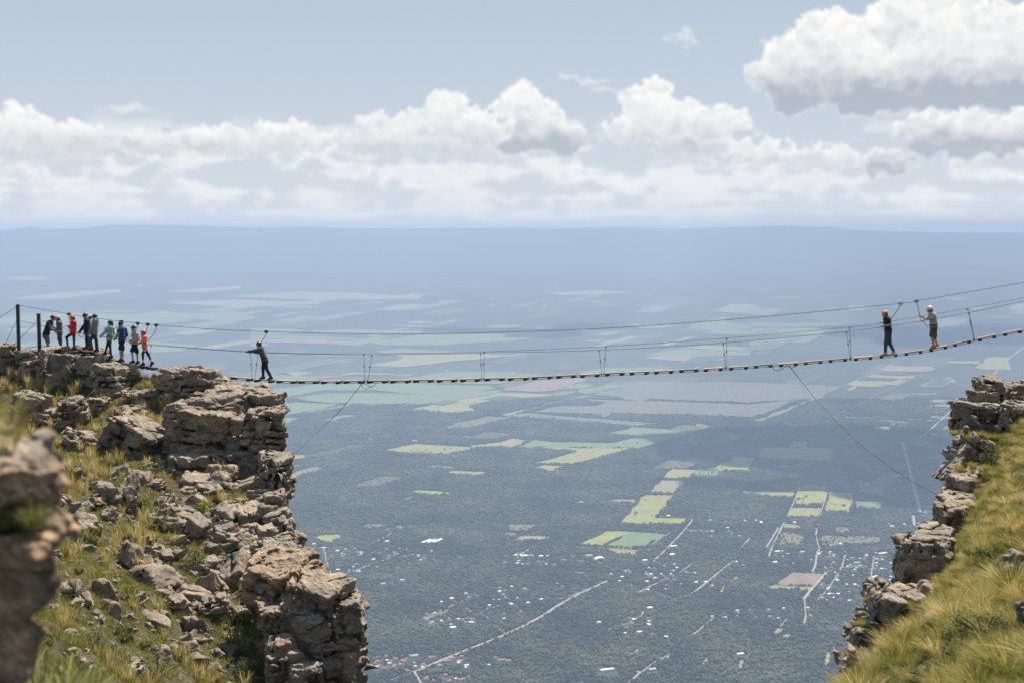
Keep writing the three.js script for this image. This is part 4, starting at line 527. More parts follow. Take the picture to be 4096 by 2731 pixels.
{
  const r = rng(77), clumps = [], singles = [];
  for (let v = 0; v < 4; v++) { const parts = []; for (let k = 0; k < 10; k++) { const rad = 2.0 + r() * 2.6, g = crown(rad, 3.6 + r() * 3.6 + rad * 0.4, v * 31 + k * 7.7); g.translate((r() - 0.5) * 24, -0.4, (r() - 0.5) * 24); parts.push(g); } const g = mergeGeometries(parts); g.computeVertexNormals(); clumps.push(g); }
  for (let v = 0; v < 3; v++) { const g = crown(2.6, 5.6, 200 + v * 13); g.computeVertexNormals(); singles.push(g); }
  const M = clumps.map(() => []), S = singles.map(() => []), C = clumps.map(() => []), SC = singles.map(() => []), m4 = new THREE.Matrix4(), q = new THREE.Quaternion(), Y = V3(0, 1, 0);
  const tint = (x, z) => { const a = fbm(x * 0.004, 3, z * 0.004, 3), b = noise3(x * 0.05, 8, z * 0.05), k = 1 + a * 1.9 + b * 0.3 + (r() - 0.5) * 0.5; const q = Math.max(0.35, k); return [0.052 * q * (1 + a * 0.5), 0.061 * q, 0.029 * q]; };
  const put = (list, cols, x, z, s) => { q.setFromAxisAngle(Y, r() * 6.283); m4.compose(V3(x, groundAt(x, z), z), q, V3(s * (0.85 + r() * 0.35), s * (0.8 + r() * 0.5), s * (0.85 + r() * 0.35))); list.push(m4.clone()); cols.push(tint(x, z)); };
  for (let z = -3050; z > -9300; ) {
    const step = lerp(19, 30, clamp((-z - 3000) / 6000, 0, 1));
    for (let x = -Math.abs(z) * 0.40; x < Math.abs(z) * 0.40; x += step) {
      const px = x + (r() - 0.5) * step * 0.8, pz = z + (r() - 0.5) * step * 0.8;
      if (px / -pz < -0.30 && pz < -3000) continue;                       // behind the near cliff
      let free = true, some = false;
      for (const [a, b] of [[0, 0], [10, 10], [-10, 10], [10, -10], [-10, -10]]) { const k = fieldAt(px + a, pz + b) || nearHouse(px + a, pz + b, 6); if (k) free = false; else some = true; }
      if (free) { const k = Math.floor(r() * 4); put(M[k], C[k], px, pz, step / 21 * (0.8 + r() * 0.4)); }
      else for (let n = 0; n < (some ? 7 : 3); n++) {
        const tx = px + (r() - 0.5) * 24, tz = pz + (r() - 0.5) * 24, f = fieldAt(tx, tz), thin = f === 'c' ? 0.28 : f === 's' ? 0.10 : f === 'o' ? 0.12 : f === 'e' || f === 'h' || f === 'k' ? 0.3 : f === 'y' ? 0.012 : f === null ? 1 : 0;
        if (r() < thin && !nearHouse(tx, tz, 3)) { const k = Math.floor(r() * 3); put(S[k], SC[k], tx, tz, f ? 0.6 + r() * 0.5 : 0.85 + r() * 0.6); }
      }
    }
    z -= step;
  }
  const bake = (g, list, cols) => { const o = new THREE.InstancedMesh(g, woodMat, list.length), c = new THREE.Color(); list.forEach((m, i) => { o.setMatrixAt(i, m); o.setColorAt(i, c.setRGB(...cols[i])); }); return stuff(o, 'forest', 'dense dark scrub forest covering the plain'); };
  clumps.forEach((g, k) => bake(g, M[k], C[k])); singles.forEach((g, k) => bake(g, S[k], SC[k]));
  const crowns = []; for (let v = 0; v < 3; v++) { const parts = []; for (let k = 0; k < 14; k++) { const g = crown(0.24 + r() * 0.12, 0.42, 300 + v * 50 + k * 3); const a = r() * 6.28, d = Math.sqrt(r()) * 0.36; g.translate(Math.cos(a) * d, 0.18 + r() * 0.34, Math.sin(a) * d); parts.push(g); } const g = mergeGeometries(parts); g.computeVertexNormals(); crowns.push(g); }
  const trunkG = new THREE.CylinderGeometry(0.035, 0.06, 0.5, 7); trunkG.translate(0, 0.2, 0);
  const leafM = std({ color: lin(0.04, 0.055, 0.026) }), barkM = std({ color: lin(0.09, 0.07, 0.05) });
  LONE_TREES.forEach(([x, z, s], i) => {
    const t = thing('field_tree', 'dark round tree standing alone in an open field', 'tree', 'lone trees in the fields');
    t.position.set(x, groundAt(x, z) + 0.5, z); t.scale.set(s, s * 0.8, s); t.rotation.y = i * 1.3;
    mesh('trunk', trunkG, barkM, t); mesh('crown', crowns[i % 3], leafM, t);
  });
}

// ---------------------------------------------------------------- houses of the valley town
{
  const wallG = new THREE.BoxGeometry(1, 0.26, 0.7); wallG.translate(0, 0.13, 0);
  const roofG = new THREE.ExtrudeGeometry(new THREE.Shape([new THREE.Vector2(-0.42, 0), new THREE.Vector2(0.42, 0), new THREE.Vector2(0, 0.17)]), { depth: 1.1, bevelEnabled: false }); roofG.translate(0, 0.26, -0.55); roofG.rotateY(Math.PI / 2);
  const walls = [std({ color: lin(0.62, 0.58, 0.52) }), std({ color: lin(0.5, 0.42, 0.34) }), std({ color: lin(0.7, 0.69, 0.66) })];
  const metal = [std({ color: lin(0.62, 0.62, 0.62), roughness: 0.6 }), std({ color: lin(0.42, 0.43, 0.45), roughness: 0.5 }), std({ color: lin(0.24, 0.25, 0.28), roughness: 0.6 })], clay = [std({ color: lin(0.33, 0.135, 0.09) }), std({ color: lin(0.27, 0.16, 0.125) })];
  const LANDMARKS = LANDMARK_SPOTS;
  const order = HOUSES.map((h, i) => [h, h[2] / Math.hypot(h[0], h[1]), i]).sort((a, b) => b[1] - a[1]), rest = [], r = rng(5);
  order.forEach(([[x, z, s, a, red], , i], n) => {
    const y = groundAt(x, z) + 0.3, sy = (s < 16 ? s * 1.05 : 15) * 0.85, sz = (s < 20 ? s : 17) * 0.8;
    if (n < 286) {
      const tone = red ? 2 + (i % 2) : i % 7 < 2 ? 0 : i % 7 < 5 ? 1 : 4, place = LANDMARKS.reduce((a, b) => (Math.hypot(b[1] - x, b[2] - z) < Math.hypot(a[1] - x, a[2] - z) ? b : a))[0];
      const kind = `${s >= 18 ? 'long' : s >= 12 ? 'small' : 'tiny'} house with ${['a bright white metal', 'a grey metal', 'a terracotta', 'a brown tiled', 'a dark metal'][tone]} roof ${place}`, h = thing('house', kind, 'house', kind.replace('house', 'houses'));
      h.position.set(x, y, z); h.rotation.y = a; h.scale.set(s * 0.8, sy, sz);
      mesh('wall', wallG, walls[i % 3], h); mesh('roof', roofG, red ? clay[i % 2] : metal[i % 7 < 2 ? 0 : i % 7 < 5 ? 1 : 2], h);
    } else { const m = new THREE.Matrix4().compose(V3(x, y, z), new THREE.Quaternion().setFromAxisAngle(V3(0, 1, 0), a), V3(s * 0.8, sy, sz)); rest.push(mergeGeometries([wallG.clone().toNonIndexed(), roofG.clone()]).applyMatrix4(m)); }
  });
  const o = new THREE.Mesh(mergeGeometries(rest), metal[1]); stuff(o, 'far_houses', 'smallest pale houses scattered across the valley town');
  // arched hall
  const hall = thing('arched_hall', 'white hall with a wide arched metal roof beside the main road of the town', 'building');
  hall.position.set(DOME[0], groundAt(...DOME) + 0.3, DOME[1]); hall.rotation.y = 0.25;
  const arch = new THREE.Shape(); arch.moveTo(-19, 5); for (let i = 0; i <= 20; i++) { const a = Math.PI - (i / 20) * Math.PI; arch.lineTo(Math.cos(a) * 19, 5 + Math.sin(a) * 9.5); } for (let i = 20; i >= 0; i--) { const a = Math.PI - (i / 20) * Math.PI; arch.lineTo(Math.cos(a) * 18.3, 5 + Math.sin(a) * 8.9); }
  const ag = new THREE.ExtrudeGeometry(arch, { depth: 26, bevelEnabled: false, curveSegments: 4 }); ag.translate(0, 0, -13); mesh('roof', ag, metal[0], hall);
  const wg = new THREE.BoxGeometry(36, 5, 25); wg.translate(0, 2.5, 0); mesh('wall', wg, walls[2], hall);
  const bg = new THREE.BoxGeometry(44, 1.2, 8); bg.translate(2, 0.6, 18); mesh('forecourt', bg, walls[0], hall);
  // group of long sheds
  const ridge = new THREE.Shape([new THREE.Vector2(-8, 0), new THREE.Vector2(8, 0), new THREE.Vector2(0, 3.2)]);
  for (let k = 0; k < 3; k++) {
    const s = thing('long_shed', 'long pale metal shed in a row of three beyond the houses', 'building', 'row of long sheds');
    s.position.set(SHEDS[0] - 14 + k * 19, groundAt(...SHEDS) + 0.3, SHEDS[1] - k * 4); s.rotation.y = -0.5;
    const w = new THREE.BoxGeometry(15, 6, 58); w.translate(0, 3, 0); mesh('wall', w, walls[1], s);
    const g = new THREE.ExtrudeGeometry(ridge, { depth: 61, bevelEnabled: false }); g.translate(0, 6, -30.5); mesh('roof', g, metal[1], s);
  }
}

// ---------------------------------------------------------------- clouds high over the plain; their shadows lie on the fields
{
  const mat = std({ color: lin(0.85, 0.85, 0.86) }), r = rng(91);
  const shade = (name, list, high) => {
    const parts = []; let sx = 0, sz = 0;
    for (const [x, z, w, d] of list) { sx += x / list.length; sz += z / list.length; }
    for (const [x, z, w0, d0] of list) {
      const n = 9, w = w0 * 1.12, d = d0 * 1.12;
      for (let k = 0; k < n; k++) {
        const a = r() * 6.283, q = Math.sqrt(r()) * 0.72, g = mergeVertices(new THREE.IcosahedronGeometry(1, 3).deleteAttribute('uv').deleteAttribute('normal')), p = g.attributes.position, rw = w * (0.35 + r() * 0.3), rd = d * (0.35 + r() * 0.3), rh = Math.min(rw, rd) * 0.55 + 40;
        for (let i = 0; i < p.count; i++) { const X = p.getX(i), Yy = p.getY(i), Z = p.getZ(i), b = 0.8 + billow(X * 1.7 + k * 5 + x, Yy * 1.7, Z * 1.7 + z, 4) * 0.75; p.setXYZ(i, X * rw * b + (x - sx) + Math.cos(a) * q * w, Math.max(Yy, -0.25) * rh * b, Z * rd * b + (z - sz) + Math.sin(a) * q * d); }
        parts.push(g);
      }
    }
    const g = mergeGeometries(parts); g.computeVertexNormals();
    const t = high / SUN.y, o = mesh('cloud', g, mat);
    o.position.set(sx + SUN.x * t, groundAt(sx, sz) + high, sz + SUN.z * t);
    tag(o, name, 'cloud');
  };
  shade('broad white cloud high above the plain whose shadow darkens the long straight road', [[1300, -6950, 500, 330], [1900, -6800, 520, 420], [2350, -6500, 450, 480], [1750, -6200, 380, 330], [2100, -5950, 330, 230], [1150, -7500, 420, 230], [2600, -7000, 500, 420], [1500, -7350, 420, 200], [1450, -7750, 400, 240], [1950, -7600, 450, 280], [1560, -6020, 240, 230], [1750, -5720, 250, 200], [1500, -6500, 330, 300], [2300, -7400, 450, 300]], 4300);
  shade('small white cloud high above the plain shading the woods beside the strip of meadows', [[900, -6130, 150, 110], [1060, -6090, 170, 120], [1190, -6150, 130, 90]], 4300);
  shade('long white cloud high above the farthest straight lane', [[3900, -12700, 700, 600], [4700, -12900, 650, 550], [3300, -13200, 500, 400], [5200, -12300, 600, 600]], 6000);
  shade('thin white cloud high above the round green fields', [[-350, -13400, 500, 230], [250, -13200, 450, 260], [800, -13700, 420, 250]], 6000);
}
scene.fog = new THREE.FogExp2(new THREE.Color().setRGB(0.575, 0.735, 1.0), 0.000078);
// ---------------------------------------------------------------- surface meshing of a distance field (naive surface nets)
function surface(f, lo, hi, h, skip = 0) {
  const nx = Math.ceil((hi[0] - lo[0]) / h) + 1, ny = Math.ceil((hi[1] - lo[1]) / h) + 1, nz = Math.ceil((hi[2] - lo[2]) / h) + 1, F = new Float32Array(nx * ny * nz), I = new Int32Array(nx * ny * nz).fill(-1);
  const B = skip ? 4 : 1e9;                                                  // whole blocks far from the surface take one value
  for (let K = 0; K < nz; K += B) for (let J = 0; J < ny; J += B) for (let L = 0; L < nx; L += B) {
    const k1 = Math.min(nz, K + B), j1 = Math.min(ny, J + B), i1 = Math.min(nx, L + B); let c = 0;
    if (skip) { c = f(lo[0] + (L + 1.5) * h, lo[1] + (J + 1.5) * h, lo[2] + (K + 1.5) * h); if (Math.abs(c) < skip) c = 0; }
    for (let k = K; k < k1; k++) for (let j = J; j < j1; j++) for (let i = L, n = L + j * nx + k * nx * ny; i < i1; i++, n++) F[n] = c || f(lo[0] + i * h, lo[1] + j * h, lo[2] + k * h);
  }
  const pos = [], idx = [], sx = 1, sy = nx, sz = nx * ny, off = [0, sx, sy, sx + sy, sz, sx + sz, sy + sz, sx + sy + sz];
  const E = [[0, 1], [2, 3], [4, 5], [6, 7], [0, 2], [1, 3], [4, 6], [5, 7], [0, 4], [1, 5], [2, 6], [3, 7]];
  for (let k = 0; k < nz - 1; k++) for (let j = 0; j < ny - 1; j++) for (let i = 0; i < nx - 1; i++) {
    const n = i + j * sy + k * sz; let m = 0;
    for (let c = 0; c < 8; c++) if (F[n + off[c]] < 0) m |= 1 << c;
    if (m === 0 || m === 255) continue;
    let x = 0, y = 0, z = 0, q = 0;
    for (const [a, b] of E) {
      if (((m >> a) & 1) === ((m >> b) & 1)) continue;
      const fa = F[n + off[a]], t = fa / (fa - F[n + off[b]]);
      x += (a & 1) + ((b & 1) - (a & 1)) * t; y += ((a >> 1) & 1) + (((b >> 1) & 1) - ((a >> 1) & 1)) * t; z += (a >> 2) + ((b >> 2) - (a >> 2)) * t; q++;
    }
    I[n] = pos.length / 3; pos.push(lo[0] + (i + x / q) * h, lo[1] + (j + y / q) * h, lo[2] + (k + z / q) * h);
  }
  for (let k = 1; k < nz - 1; k++) for (let j = 1; j < ny - 1; j++) for (let i = 1; i < nx - 1; i++) {
    const n = i + j * sy + k * sz, s = F[n] < 0;
    const quad = (a, b, c, d, flip) => { if (a < 0 || b < 0 || c < 0 || d < 0) return; if (flip) idx.push(a, c, b, a, d, c); else idx.push(a, b, c, a, c, d); };
    if (s !== F[n + sx] < 0) quad(I[n - sy - sz], I[n - sz], I[n], I[n - sy], !s);
    if (s !== F[n + sy] < 0) quad(I[n - sx - sz], I[n - sx], I[n], I[n - sz], !s);
    if (s !== F[n + sz] < 0) quad(I[n - sx - sy], I[n - sy], I[n], I[n - sx], !s);
  }
  const g = new THREE.BufferGeometry(); g.setAttribute('position', new THREE.Float32BufferAttribute(pos, 3)); g.setIndex(idx); g.computeVertexNormals();
  return g;
}

// ---------------------------------------------------------------- rock
const rockMat = std({ vertexColors: true, roughness: 0.95, map: tex(1024, (x, y) => { const a = ring(x, y, 120, 2, 2), b = ring(x, y, 34, 6, 4), k = clamp(0.80 + a * 0.42 + b * 0.30, 0.25, 1); return [k, k * 0.99, k * 0.975]; }) });
function paintRock(g, ox, oy, oz, warm = 0) {                            // mineral colour, lichen and stains: matter, from solid noise
  const p = g.attributes.position, c = new Float32Array(p.count * 3), uv = new Float32Array(p.count * 2);
  for (let i = 0; i < p.count; i++) {
    const x = p.getX(i) + ox, y = p.getY(i) + oy, z = p.getZ(i) + oz;
    const n = fbm(x * 0.7, y * 1.4, z * 0.7, 4), m = fbm(x * 2.6 + 4, y * 3.4, z * 2.6, 3), l = fbm(x * 1.7 + 20, y * 1.7 + 8, z * 1.7, 4), s = noise3(x * 7, y * 9, z * 7), w = fbm(x * 0.33 + 9, y * 0.4, z * 0.33, 3);
    let k = 1 + n * 0.6 + m * 0.4 + s * 0.16, r = 0.36 * k, gg = 0.29 * k, b = 0.216 * k;
    r *= 1 + (w + warm) * 0.22; b *= 1 - (w + warm) * 0.2;
    const dark = sstep(0.06, 0.32, l) * 0.72; r = lerp(r, 0.105, dark); gg = lerp(gg, 0.098, dark); b = lerp(b, 0.08, dark);
    const pale = sstep(0.16, 0.4, fbm(x * 3.1 - 7, y * 3.1, z * 3.1 + 2, 3)) * 0.4; r = lerp(r, 0.43, pale); gg = lerp(gg, 0.41, pale); b = lerp(b, 0.34, pale);
    const streak = sstep(0.12, 0.4, fbm(x * 1.9 - 31, y * 0.3, z * 1.9, 4)) * 0.4; r = lerp(r, 0.13, streak); gg = lerp(gg, 0.115, streak); b = lerp(b, 0.095, streak);
    const rust = sstep(0.2, 0.42, fbm(x * 1.1 + 40, y * 0.8, z * 1.1, 3)) * 0.5; r = lerp(r, 0.40, rust); gg = lerp(gg, 0.265, rust); b = lerp(b, 0.17, rust);
    c[i * 3] = Math.max(0.03, r); c[i * 3 + 1] = Math.max(0.03, gg); c[i * 3 + 2] = Math.max(0.025, b);
    uv[i * 2] = (x - 0.6 * z) / 2.6; uv[i * 2 + 1] = (y * 1.1 + 0.55 * z + 0.2 * x) / 2.6;
  }
  g.setAttribute('color', new THREE.BufferAttribute(c, 3)); g.setAttribute('uv', new THREE.BufferAttribute(uv, 2));
  return g;
}
// broken facets: each fracture cell has its own plane, so faces are chipped and stepped
function facet(x, y, z, s) {
  const ix = Math.floor(x), iy = Math.floor(y), iz = Math.floor(z); let b = 1e9, v = 0;
  for (let i = -1; i <= 1; i++) for (let j = -1; j <= 1; j++) for (let k = -1; k <= 1; k++) {
    const h = PERM[(PERM[(PERM[(ix + i) & 255] + iy + j) & 255] + iz + k + s) & 255], X = ix + i + ((h * 7.13) % 1 + 1) % 1 * 0.9, Y = iy + j + (h * 3.71 % 1) * 0.9, Z = iz + k + (h * 5.37 % 1) * 0.9, dx = x - X, dy = y - Y, dz = z - Z, q = dx * dx + dy * dy + dz * dz;
    if (q < b) { b = q; v = dx * GR[h * 3] + dy * GR[h * 3 + 1] + dz * GR[h * 3 + 2] + ((h & 15) / 15 - 0.5) * 0.55; }
  }
  return v;
}
/* A weathered block of foliated rock: tilted beds with uneven outlines, joints, ledges and a rough skin.
   w, h, d: size; n: beds; tip: how the beds dip (about z, about x); open: how far beds stand apart; step: how far each bed's outline differs. */
function rockShape({ w, h, d, n = 4, tip = [0, 0], seed = 1, cell = 0.055, step = 0.16, open = 0.02, joints = 3, rough = 1, taper = 0.12, sides = 6, lean: slant = 0.35, cuts: trims = [] }) {
  const r = rng(seed * 7919 + 13), beds = [], ct = Math.cos(tip[0]), st = Math.sin(tip[0]), cx = Math.cos(tip[1]), sx = Math.sin(tip[1]);
  const m = Math.min(w, d), cuts = [0]; for (let i = 0; i < n; i++) cuts.push(cuts[i] + 0.35 + r() * r() * 1.6);
  const tot = cuts[n];
  const ang0 = r() * 6.28, base = []; for (let s = 0; s < sides; s++) base.push([ang0 + (s + (r() - 0.5) * 0.55) * 6.283 / sides, 0.86 + r() * 0.16]);
  for (let i = 0; i < n; i++) {
    const y0 = (cuts[i] / tot - 0.5) * h, y1 = (cuts[i + 1] / tot - 0.5) * h, sc = 1 - taper * (i / n) + (r() - 0.5) * step * 0.6, ox = (r() - 0.5) * step * m * 0.35, oz = (r() - 0.5) * step * m * 0.35;
    beds.push({ y0, y1, wob: r() * 50, pl: base.map(([a, q]) => { const b = a + (r() - 0.5) * 0.35; return [Math.cos(b), Math.sin(b), q * sc + (r() - 0.5) * step, (r() - 0.5) * slant]; }), ox, oz,
      jo: Array.from({ length: joints }, () => { const a = r() * 3.14; return [Math.cos(a), Math.sin(a), (r() - 0.5) * m * 0.8, 0.012 + r() * 0.02, (r() - 0.5) * 0.5]; }) });
  }
  const o = seed * 13.7, R = Math.min(0.05, m * 0.045, h * 0.08), big = Math.min(0.11, m * 0.05) * rough, fine = Math.min(0.04, m * 0.026) * rough, fs = clamp(m * 0.36, 0.12, 0.75), fq = clamp(2.2 / m, 1, 3);
  const field = (X, Y, Z) => {
    let x = X * ct + Y * st, y = -X * st + Y * ct, z = Z; const y2 = y * cx + z * sx; z = -y * sx + z * cx; y = y2;
    const bend = noise3(x * 0.8 + o, 2.2, z * 0.8) * h * 0.05; y += bend;
    let best = 1e9, bj = null, by = 0, bx = 0, bz = 0;
    for (const b of beds) {
      if (y < b.y0 - 0.5 || y > b.y1 + 0.5) continue;
      const px = (x - b.ox) / (w * 0.5), pz = (z - b.oz) / (d * 0.5), yy = (y - (b.y0 + b.y1) / 2);
      let q = -1e9; for (const [c, s, e, lean] of b.pl) { const t = (px * c + pz * s - e) * (0.5 / Math.hypot(c / w, s / d)) + yy * lean; if (t > q) q = t; } if (n < 3) q += (y / h + 0.5) * taper * 0.5 * m;
      const v = Math.abs(yy) - (b.y1 - b.y0) / 2 + open * 0.7 * (0.35 + 1.1 * noise3(x * 1.7 + b.wob, 4, z * 1.7));
      const a = q + R, e = v + R, dd = Math.min(Math.max(a, e), 0) + Math.hypot(Math.max(a, 0), Math.max(e, 0)) - R;
      if (dd < best) { best = dd; bj = b; by = yy; bx = x; bz = z; }
    }
    for (const [a, b, c] of trims) best = Math.max(best, a * X + b * Y - c);
    if (best > 0.32 || !bj) return Math.min(best, 0.5);
    if (best < -0.4) return best;
    for (const [c, s, e, wd, lean] of bj.jo) { const t = Math.abs(bx * c + bz * s - e + by * lean + noise3(X * 2 + o, Y * 2, Z * 2) * 0.07); const g = wd * 1.6 - t; if (g > best) best = g; }
    best -= noise3(X * 1.3 * fq + o, Y * 1.7 * fq, Z * 1.3 * fq) * big * 0.7;
    const band = fs * 0.2 + cell * 1.2; if (best > band || best < -band) return best;
    best -= facet(x / fs + o, y / (fs * 0.5), z / fs, seed & 63) * fs * 0.15;
    const band2 = fs * 0.07 + fine * 1.6 + cell * 1.2; if (best > band2 || best < -band2) return best;
    best -= facet(x * 2.6 / fs, y * 4.6 / fs + o, z * 2.6 / fs, seed & 31) * fs * 0.05;
    const rid = 1 - Math.abs(noise3(X * 3.1 * fq + o, (Y * 5.2 + X * 0.6) * fq, Z * 3.1 * fq)) * 2;
    best += Math.max(0, rid - 0.35) * fine * 1.25 - noise3(X * 6.3 * fq, Y * 9.5 * fq + o, Z * 6.3 * fq) * fine * 0.6 - noise3(X * 13 * fq, Y * 17 * fq + o, Z * 13 * fq) * fine * 0.25;
    return best;
  };
  const e = 0.14 + Math.max(w, h, d) * 0.04, k = Math.abs(st), rx = (w * ct + h * k) / 2 * 1.12 + e, ry = (h + Math.max(w * k, d * Math.abs(sx))) / 2 * 1.08 + e, rz = (d + h * Math.abs(sx)) / 2 * 1.12 + e;
  return surface(field, [-rx, -ry, -rz], [rx, ry, rz], cell, Math.min(0.46, 0.1 + big + fs * 0.2 + fine * 2 + cell * 3.4));
}
const CLIFF_GROUP = 'bedded rock outcrops of the cliff';
function outcrop(name, label, u, v, dist, o, turn = 0, group) {          // u, v: where its middle shows
  const p = at(u, v, dist), g = rockShape(o); g.rotateY(turn); paintRock(g, p.x, p.y, p.z, o.warm ?? 0);
  const m = mesh(name, g, rockMat); m.position.copy(p);
  return tag(m, label, 'rock', group);
}
// ---------------------------------------------------------------- hillside ground: a smooth sheet through surveyed points
function sheet(list) {
  const P = list.map(([u, v, d]) => at(u, v, d)), n = P.length, N = n + 3, A = [], K = (a, b) => { const q = (a.x - b.x) ** 2 + (a.z - b.z) ** 2; return q > 0 ? q * Math.log(q) * 0.5 : 0; };
  for (let i = 0; i < N; i++) {
    A.push(new Float64Array(N + 1));
    for (let j = 0; j < N; j++) A[i][j] = i < n && j < n ? K(P[i], P[j]) + (i === j ? 2 : 0) : i < n ? [1, P[i].x, P[i].z][j - n] : j < n ? [1, P[j].x, P[j].z][i - n] : 0;
    if (i < n) A[i][N] = P[i].y;
  }
  for (let c = 0; c < N; c++) { let m = c; for (let i = c + 1; i < N; i++) if (Math.abs(A[i][c]) > Math.abs(A[m][c])) m = i; [A[c], A[m]] = [A[m], A[c]]; for (let i = 0; i < N; i++) if (i !== c) { const f = A[i][c] / A[c][c]; for (let j = c; j <= N; j++) A[i][j] -= f * A[c][j]; } }
  const w = A.map((row, i) => row[N] / row[i]);
  return (x, z) => { let s = w[n] + w[n + 1] * x + w[n + 2] * z; const q = { x, z }; for (let i = 0; i < n; i++) s += w[i] * K(P[i], q); return s; };
}
const along = (pts, z) => { let k = 1; while (k < pts.length - 1 && pts[k].z < z) k++; const a = pts[k - 1], b = pts[k]; return lerp(a.x, b.x, clamp((z - a.z) / (b.z - a.z), -0.5, 1.5)); };
function gridded(h, x0, x1, z0, z1, c) {                                  // cache of a height function
  const nx = Math.ceil((x1 - x0) / c) + 1, nz = Math.ceil((z1 - z0) / c) + 1, Y = new Float32Array(nx * nz);
  for (let k = 0; k < nz; k++) for (let i = 0; i < nx; i++) Y[k * nx + i] = h(x0 + i * c, z0 + k * c);
  const f = (x, z) => { const a = clamp((x - x0) / c, 0, nx - 1.001), b = clamp((z - z0) / c, 0, nz - 1.001), i = Math.floor(a), k = Math.floor(b), s = a - i, t = b - k, o = k * nx + i; return lerp(lerp(Y[o], Y[o + 1], s), lerp(Y[o + nx], Y[o + nx + 1], s), t); };
  const pos = [], uv = [], idx = [];
  for (let k = 0; k < nz; k++) for (let i = 0; i < nx; i++) { pos.push(x0 + i * c, Y[k * nx + i], z0 + k * c); uv.push((x0 + i * c) / 5, (z0 + k * c) / 5); if (i && k) { const o = k * nx + i; idx.push(o - nx - 1, o - 1, o - nx, o - nx, o - 1, o); } }
  const g = new THREE.BufferGeometry(); g.setAttribute('position', new THREE.Float32BufferAttribute(pos, 3)); g.setAttribute('uv', new THREE.Float32BufferAttribute(uv, 2)); g.setIndex(idx); g.computeVertexNormals();
  return [f, g];
}
const soil = std({ map: tex(512, (x, y) => { const a = ring(x, y, 50, 1, 3), b = ring(x, y, 9, 4, 4), k = clamp(0.5 + a * 0.8 + b * 0.6, 0, 1), q = clamp(0.5 + b * 1.6, 0, 1); return [lerp(0.17, 0.33, k), lerp(0.165, 0.29, k) - 0.02 * q, lerp(0.075, 0.14, k)]; }) });
const leftEdge = [[262, 395, 63.6], [274, 420, 61.2], [280, 450, 59.5], [284, 490, 57.5], [282, 530, 54], [290, 560, 50], [300, 590, 46], [308, 640, 43.5], [312, 700, 41], [330, 800, 36]].map((p) => at(...p));
const leftH0 = sheet([[-80, 352, 71], [-80, 440, 62], [-80, 520, 47], [-80, 600, 33], [-80, 700, 17], [0, 354, 71], [30, 363, 70], [75, 374, 68.5], [110, 372, 68], [140, 371.5, 67.5], [170, 374, 66.5], [200, 382, 66], [235, 396, 64.5], [262, 412, 63],[300,440,62],[300,520,56],[330,600,48],[330,690,44],
  [20, 408, 65], [60, 396, 66], [100, 396, 66], [150, 396, 65.5], [20, 432, 62], [60, 430, 61.5], [100, 441, 60.5], [165, 474, 58], [205, 484, 57.5], [262, 492, 57],
  [60, 500, 52.5], [150, 500, 54.5], [230, 510, 55.5], [275, 522, 54.5], [60, 560, 42], [150, 560, 49], [230, 560, 51], [280, 562, 50], [60, 620, 31], [150, 620, 43], [230, 620, 47], [265, 622, 47], [60, 682, 20], [150, 682, 36], [230, 682, 42.5], [268, 690, 43.5],
  [60, 780, 13], [150, 800, 26], [250, 800, 35], [300, 800, 36]]);
const [leftH, leftG] = gridded((x, z) => {
  const e = along(leftEdge, z), y = leftH0(x, z), over = x - e, back = -63.2 + Math.min(0, x + 11) * 0.57 - z;
  return Math.max(-95, y + fbm(x * 0.5, 1, z * 0.5, 4) * 0.5 - (over > 0 ? over * 5 + 0.3 : 0) - (back > 0 ? back * 1.1 : 0));
}, -44, 14, -98, -9, 0.3);
structure('hillside', leftG, soil, 'steep earthy slope of the cliff under the rope bridge');
const rightEdge = [[966, 432, 34.6], [966, 470, 32.4], [966, 500, 30.8], [960, 530, 28.8], [938, 548, 26.8], [910, 604, 23.4], [862, 642, 21], [824, 668, 18.9], [780, 694, 17.4], [700, 760, 14]].map((p) => at(...p));
const rightH0 = sheet([[1024, 398, 35], [1000, 398, 35], [985, 440, 34], [1070, 380, 36], [1130, 370, 37], [1024, 450, 28.5], [990, 470, 30], [965, 502, 29.5], [955, 532, 27.5], [1024, 520, 22], [970, 542, 24.5], [940, 552, 25.5], [1024, 600, 14.8], [960, 602, 19], [920, 612, 21], [905, 606, 22.5],
  [1024, 682, 9.5], [960, 682, 12], [900, 672, 14.5], [860, 655, 17.6], [818, 672, 17.2], [1120, 500, 20], [1120, 600, 12.5], [1120, 720, 7.5], [900, 780, 9], [800, 780, 13]]);
const [rightH, rightG] = gridded((x, z) => {
  const e = along(rightEdge, z), y = rightH0(x, z), over = e - x, back = -36.5 - z - (x - 12) * 0.25;
  return Math.max(-95, y - 0.1 + fbm(x * 0.7, 5, z * 0.7, 4) * 0.3 - 0.35 * (1 - sstep(0, 1.6, -over)) - (over > 0 ? over * 4 + 0.15 : 0) - (back > 0 ? back * 1.0 : 0));
}, -12, 34, -75, -5, 0.25);
structure('grassy_hillside', rightG, soil, 'grass covered slope opposite the cliff');
function hit(H, u, v, d0 = 8, d1 = 80) { let p; for (let d = d0; d < d1; d += 0.12) { p = at(u, v, d); if (p.y < H(p.x, p.z)) return [p, d]; } return [p, d1]; }

// ---------------------------------------------------------------- outcrops: box in the survey picture, depth, thickness
let rockSeed = 1;
function oc(label, u0, v0, u1, v1, d, thick, o = {}) {
  const k = d / FOCAL; rockSeed++;
  return outcrop(o.name ?? 'outcrop', label, (u0 + u1) / 2, (v0 + v1) / 2, d + (o.back ?? 0), { w: (u1 - u0) * k * 1.1, h: (v1 - v0) * k * 1.06, d: thick, seed: o.seed ?? rockSeed, cell: o.cell ?? clamp(k * 1.15, 0.03, 0.06), ...o }, o.turn ?? 0);
}
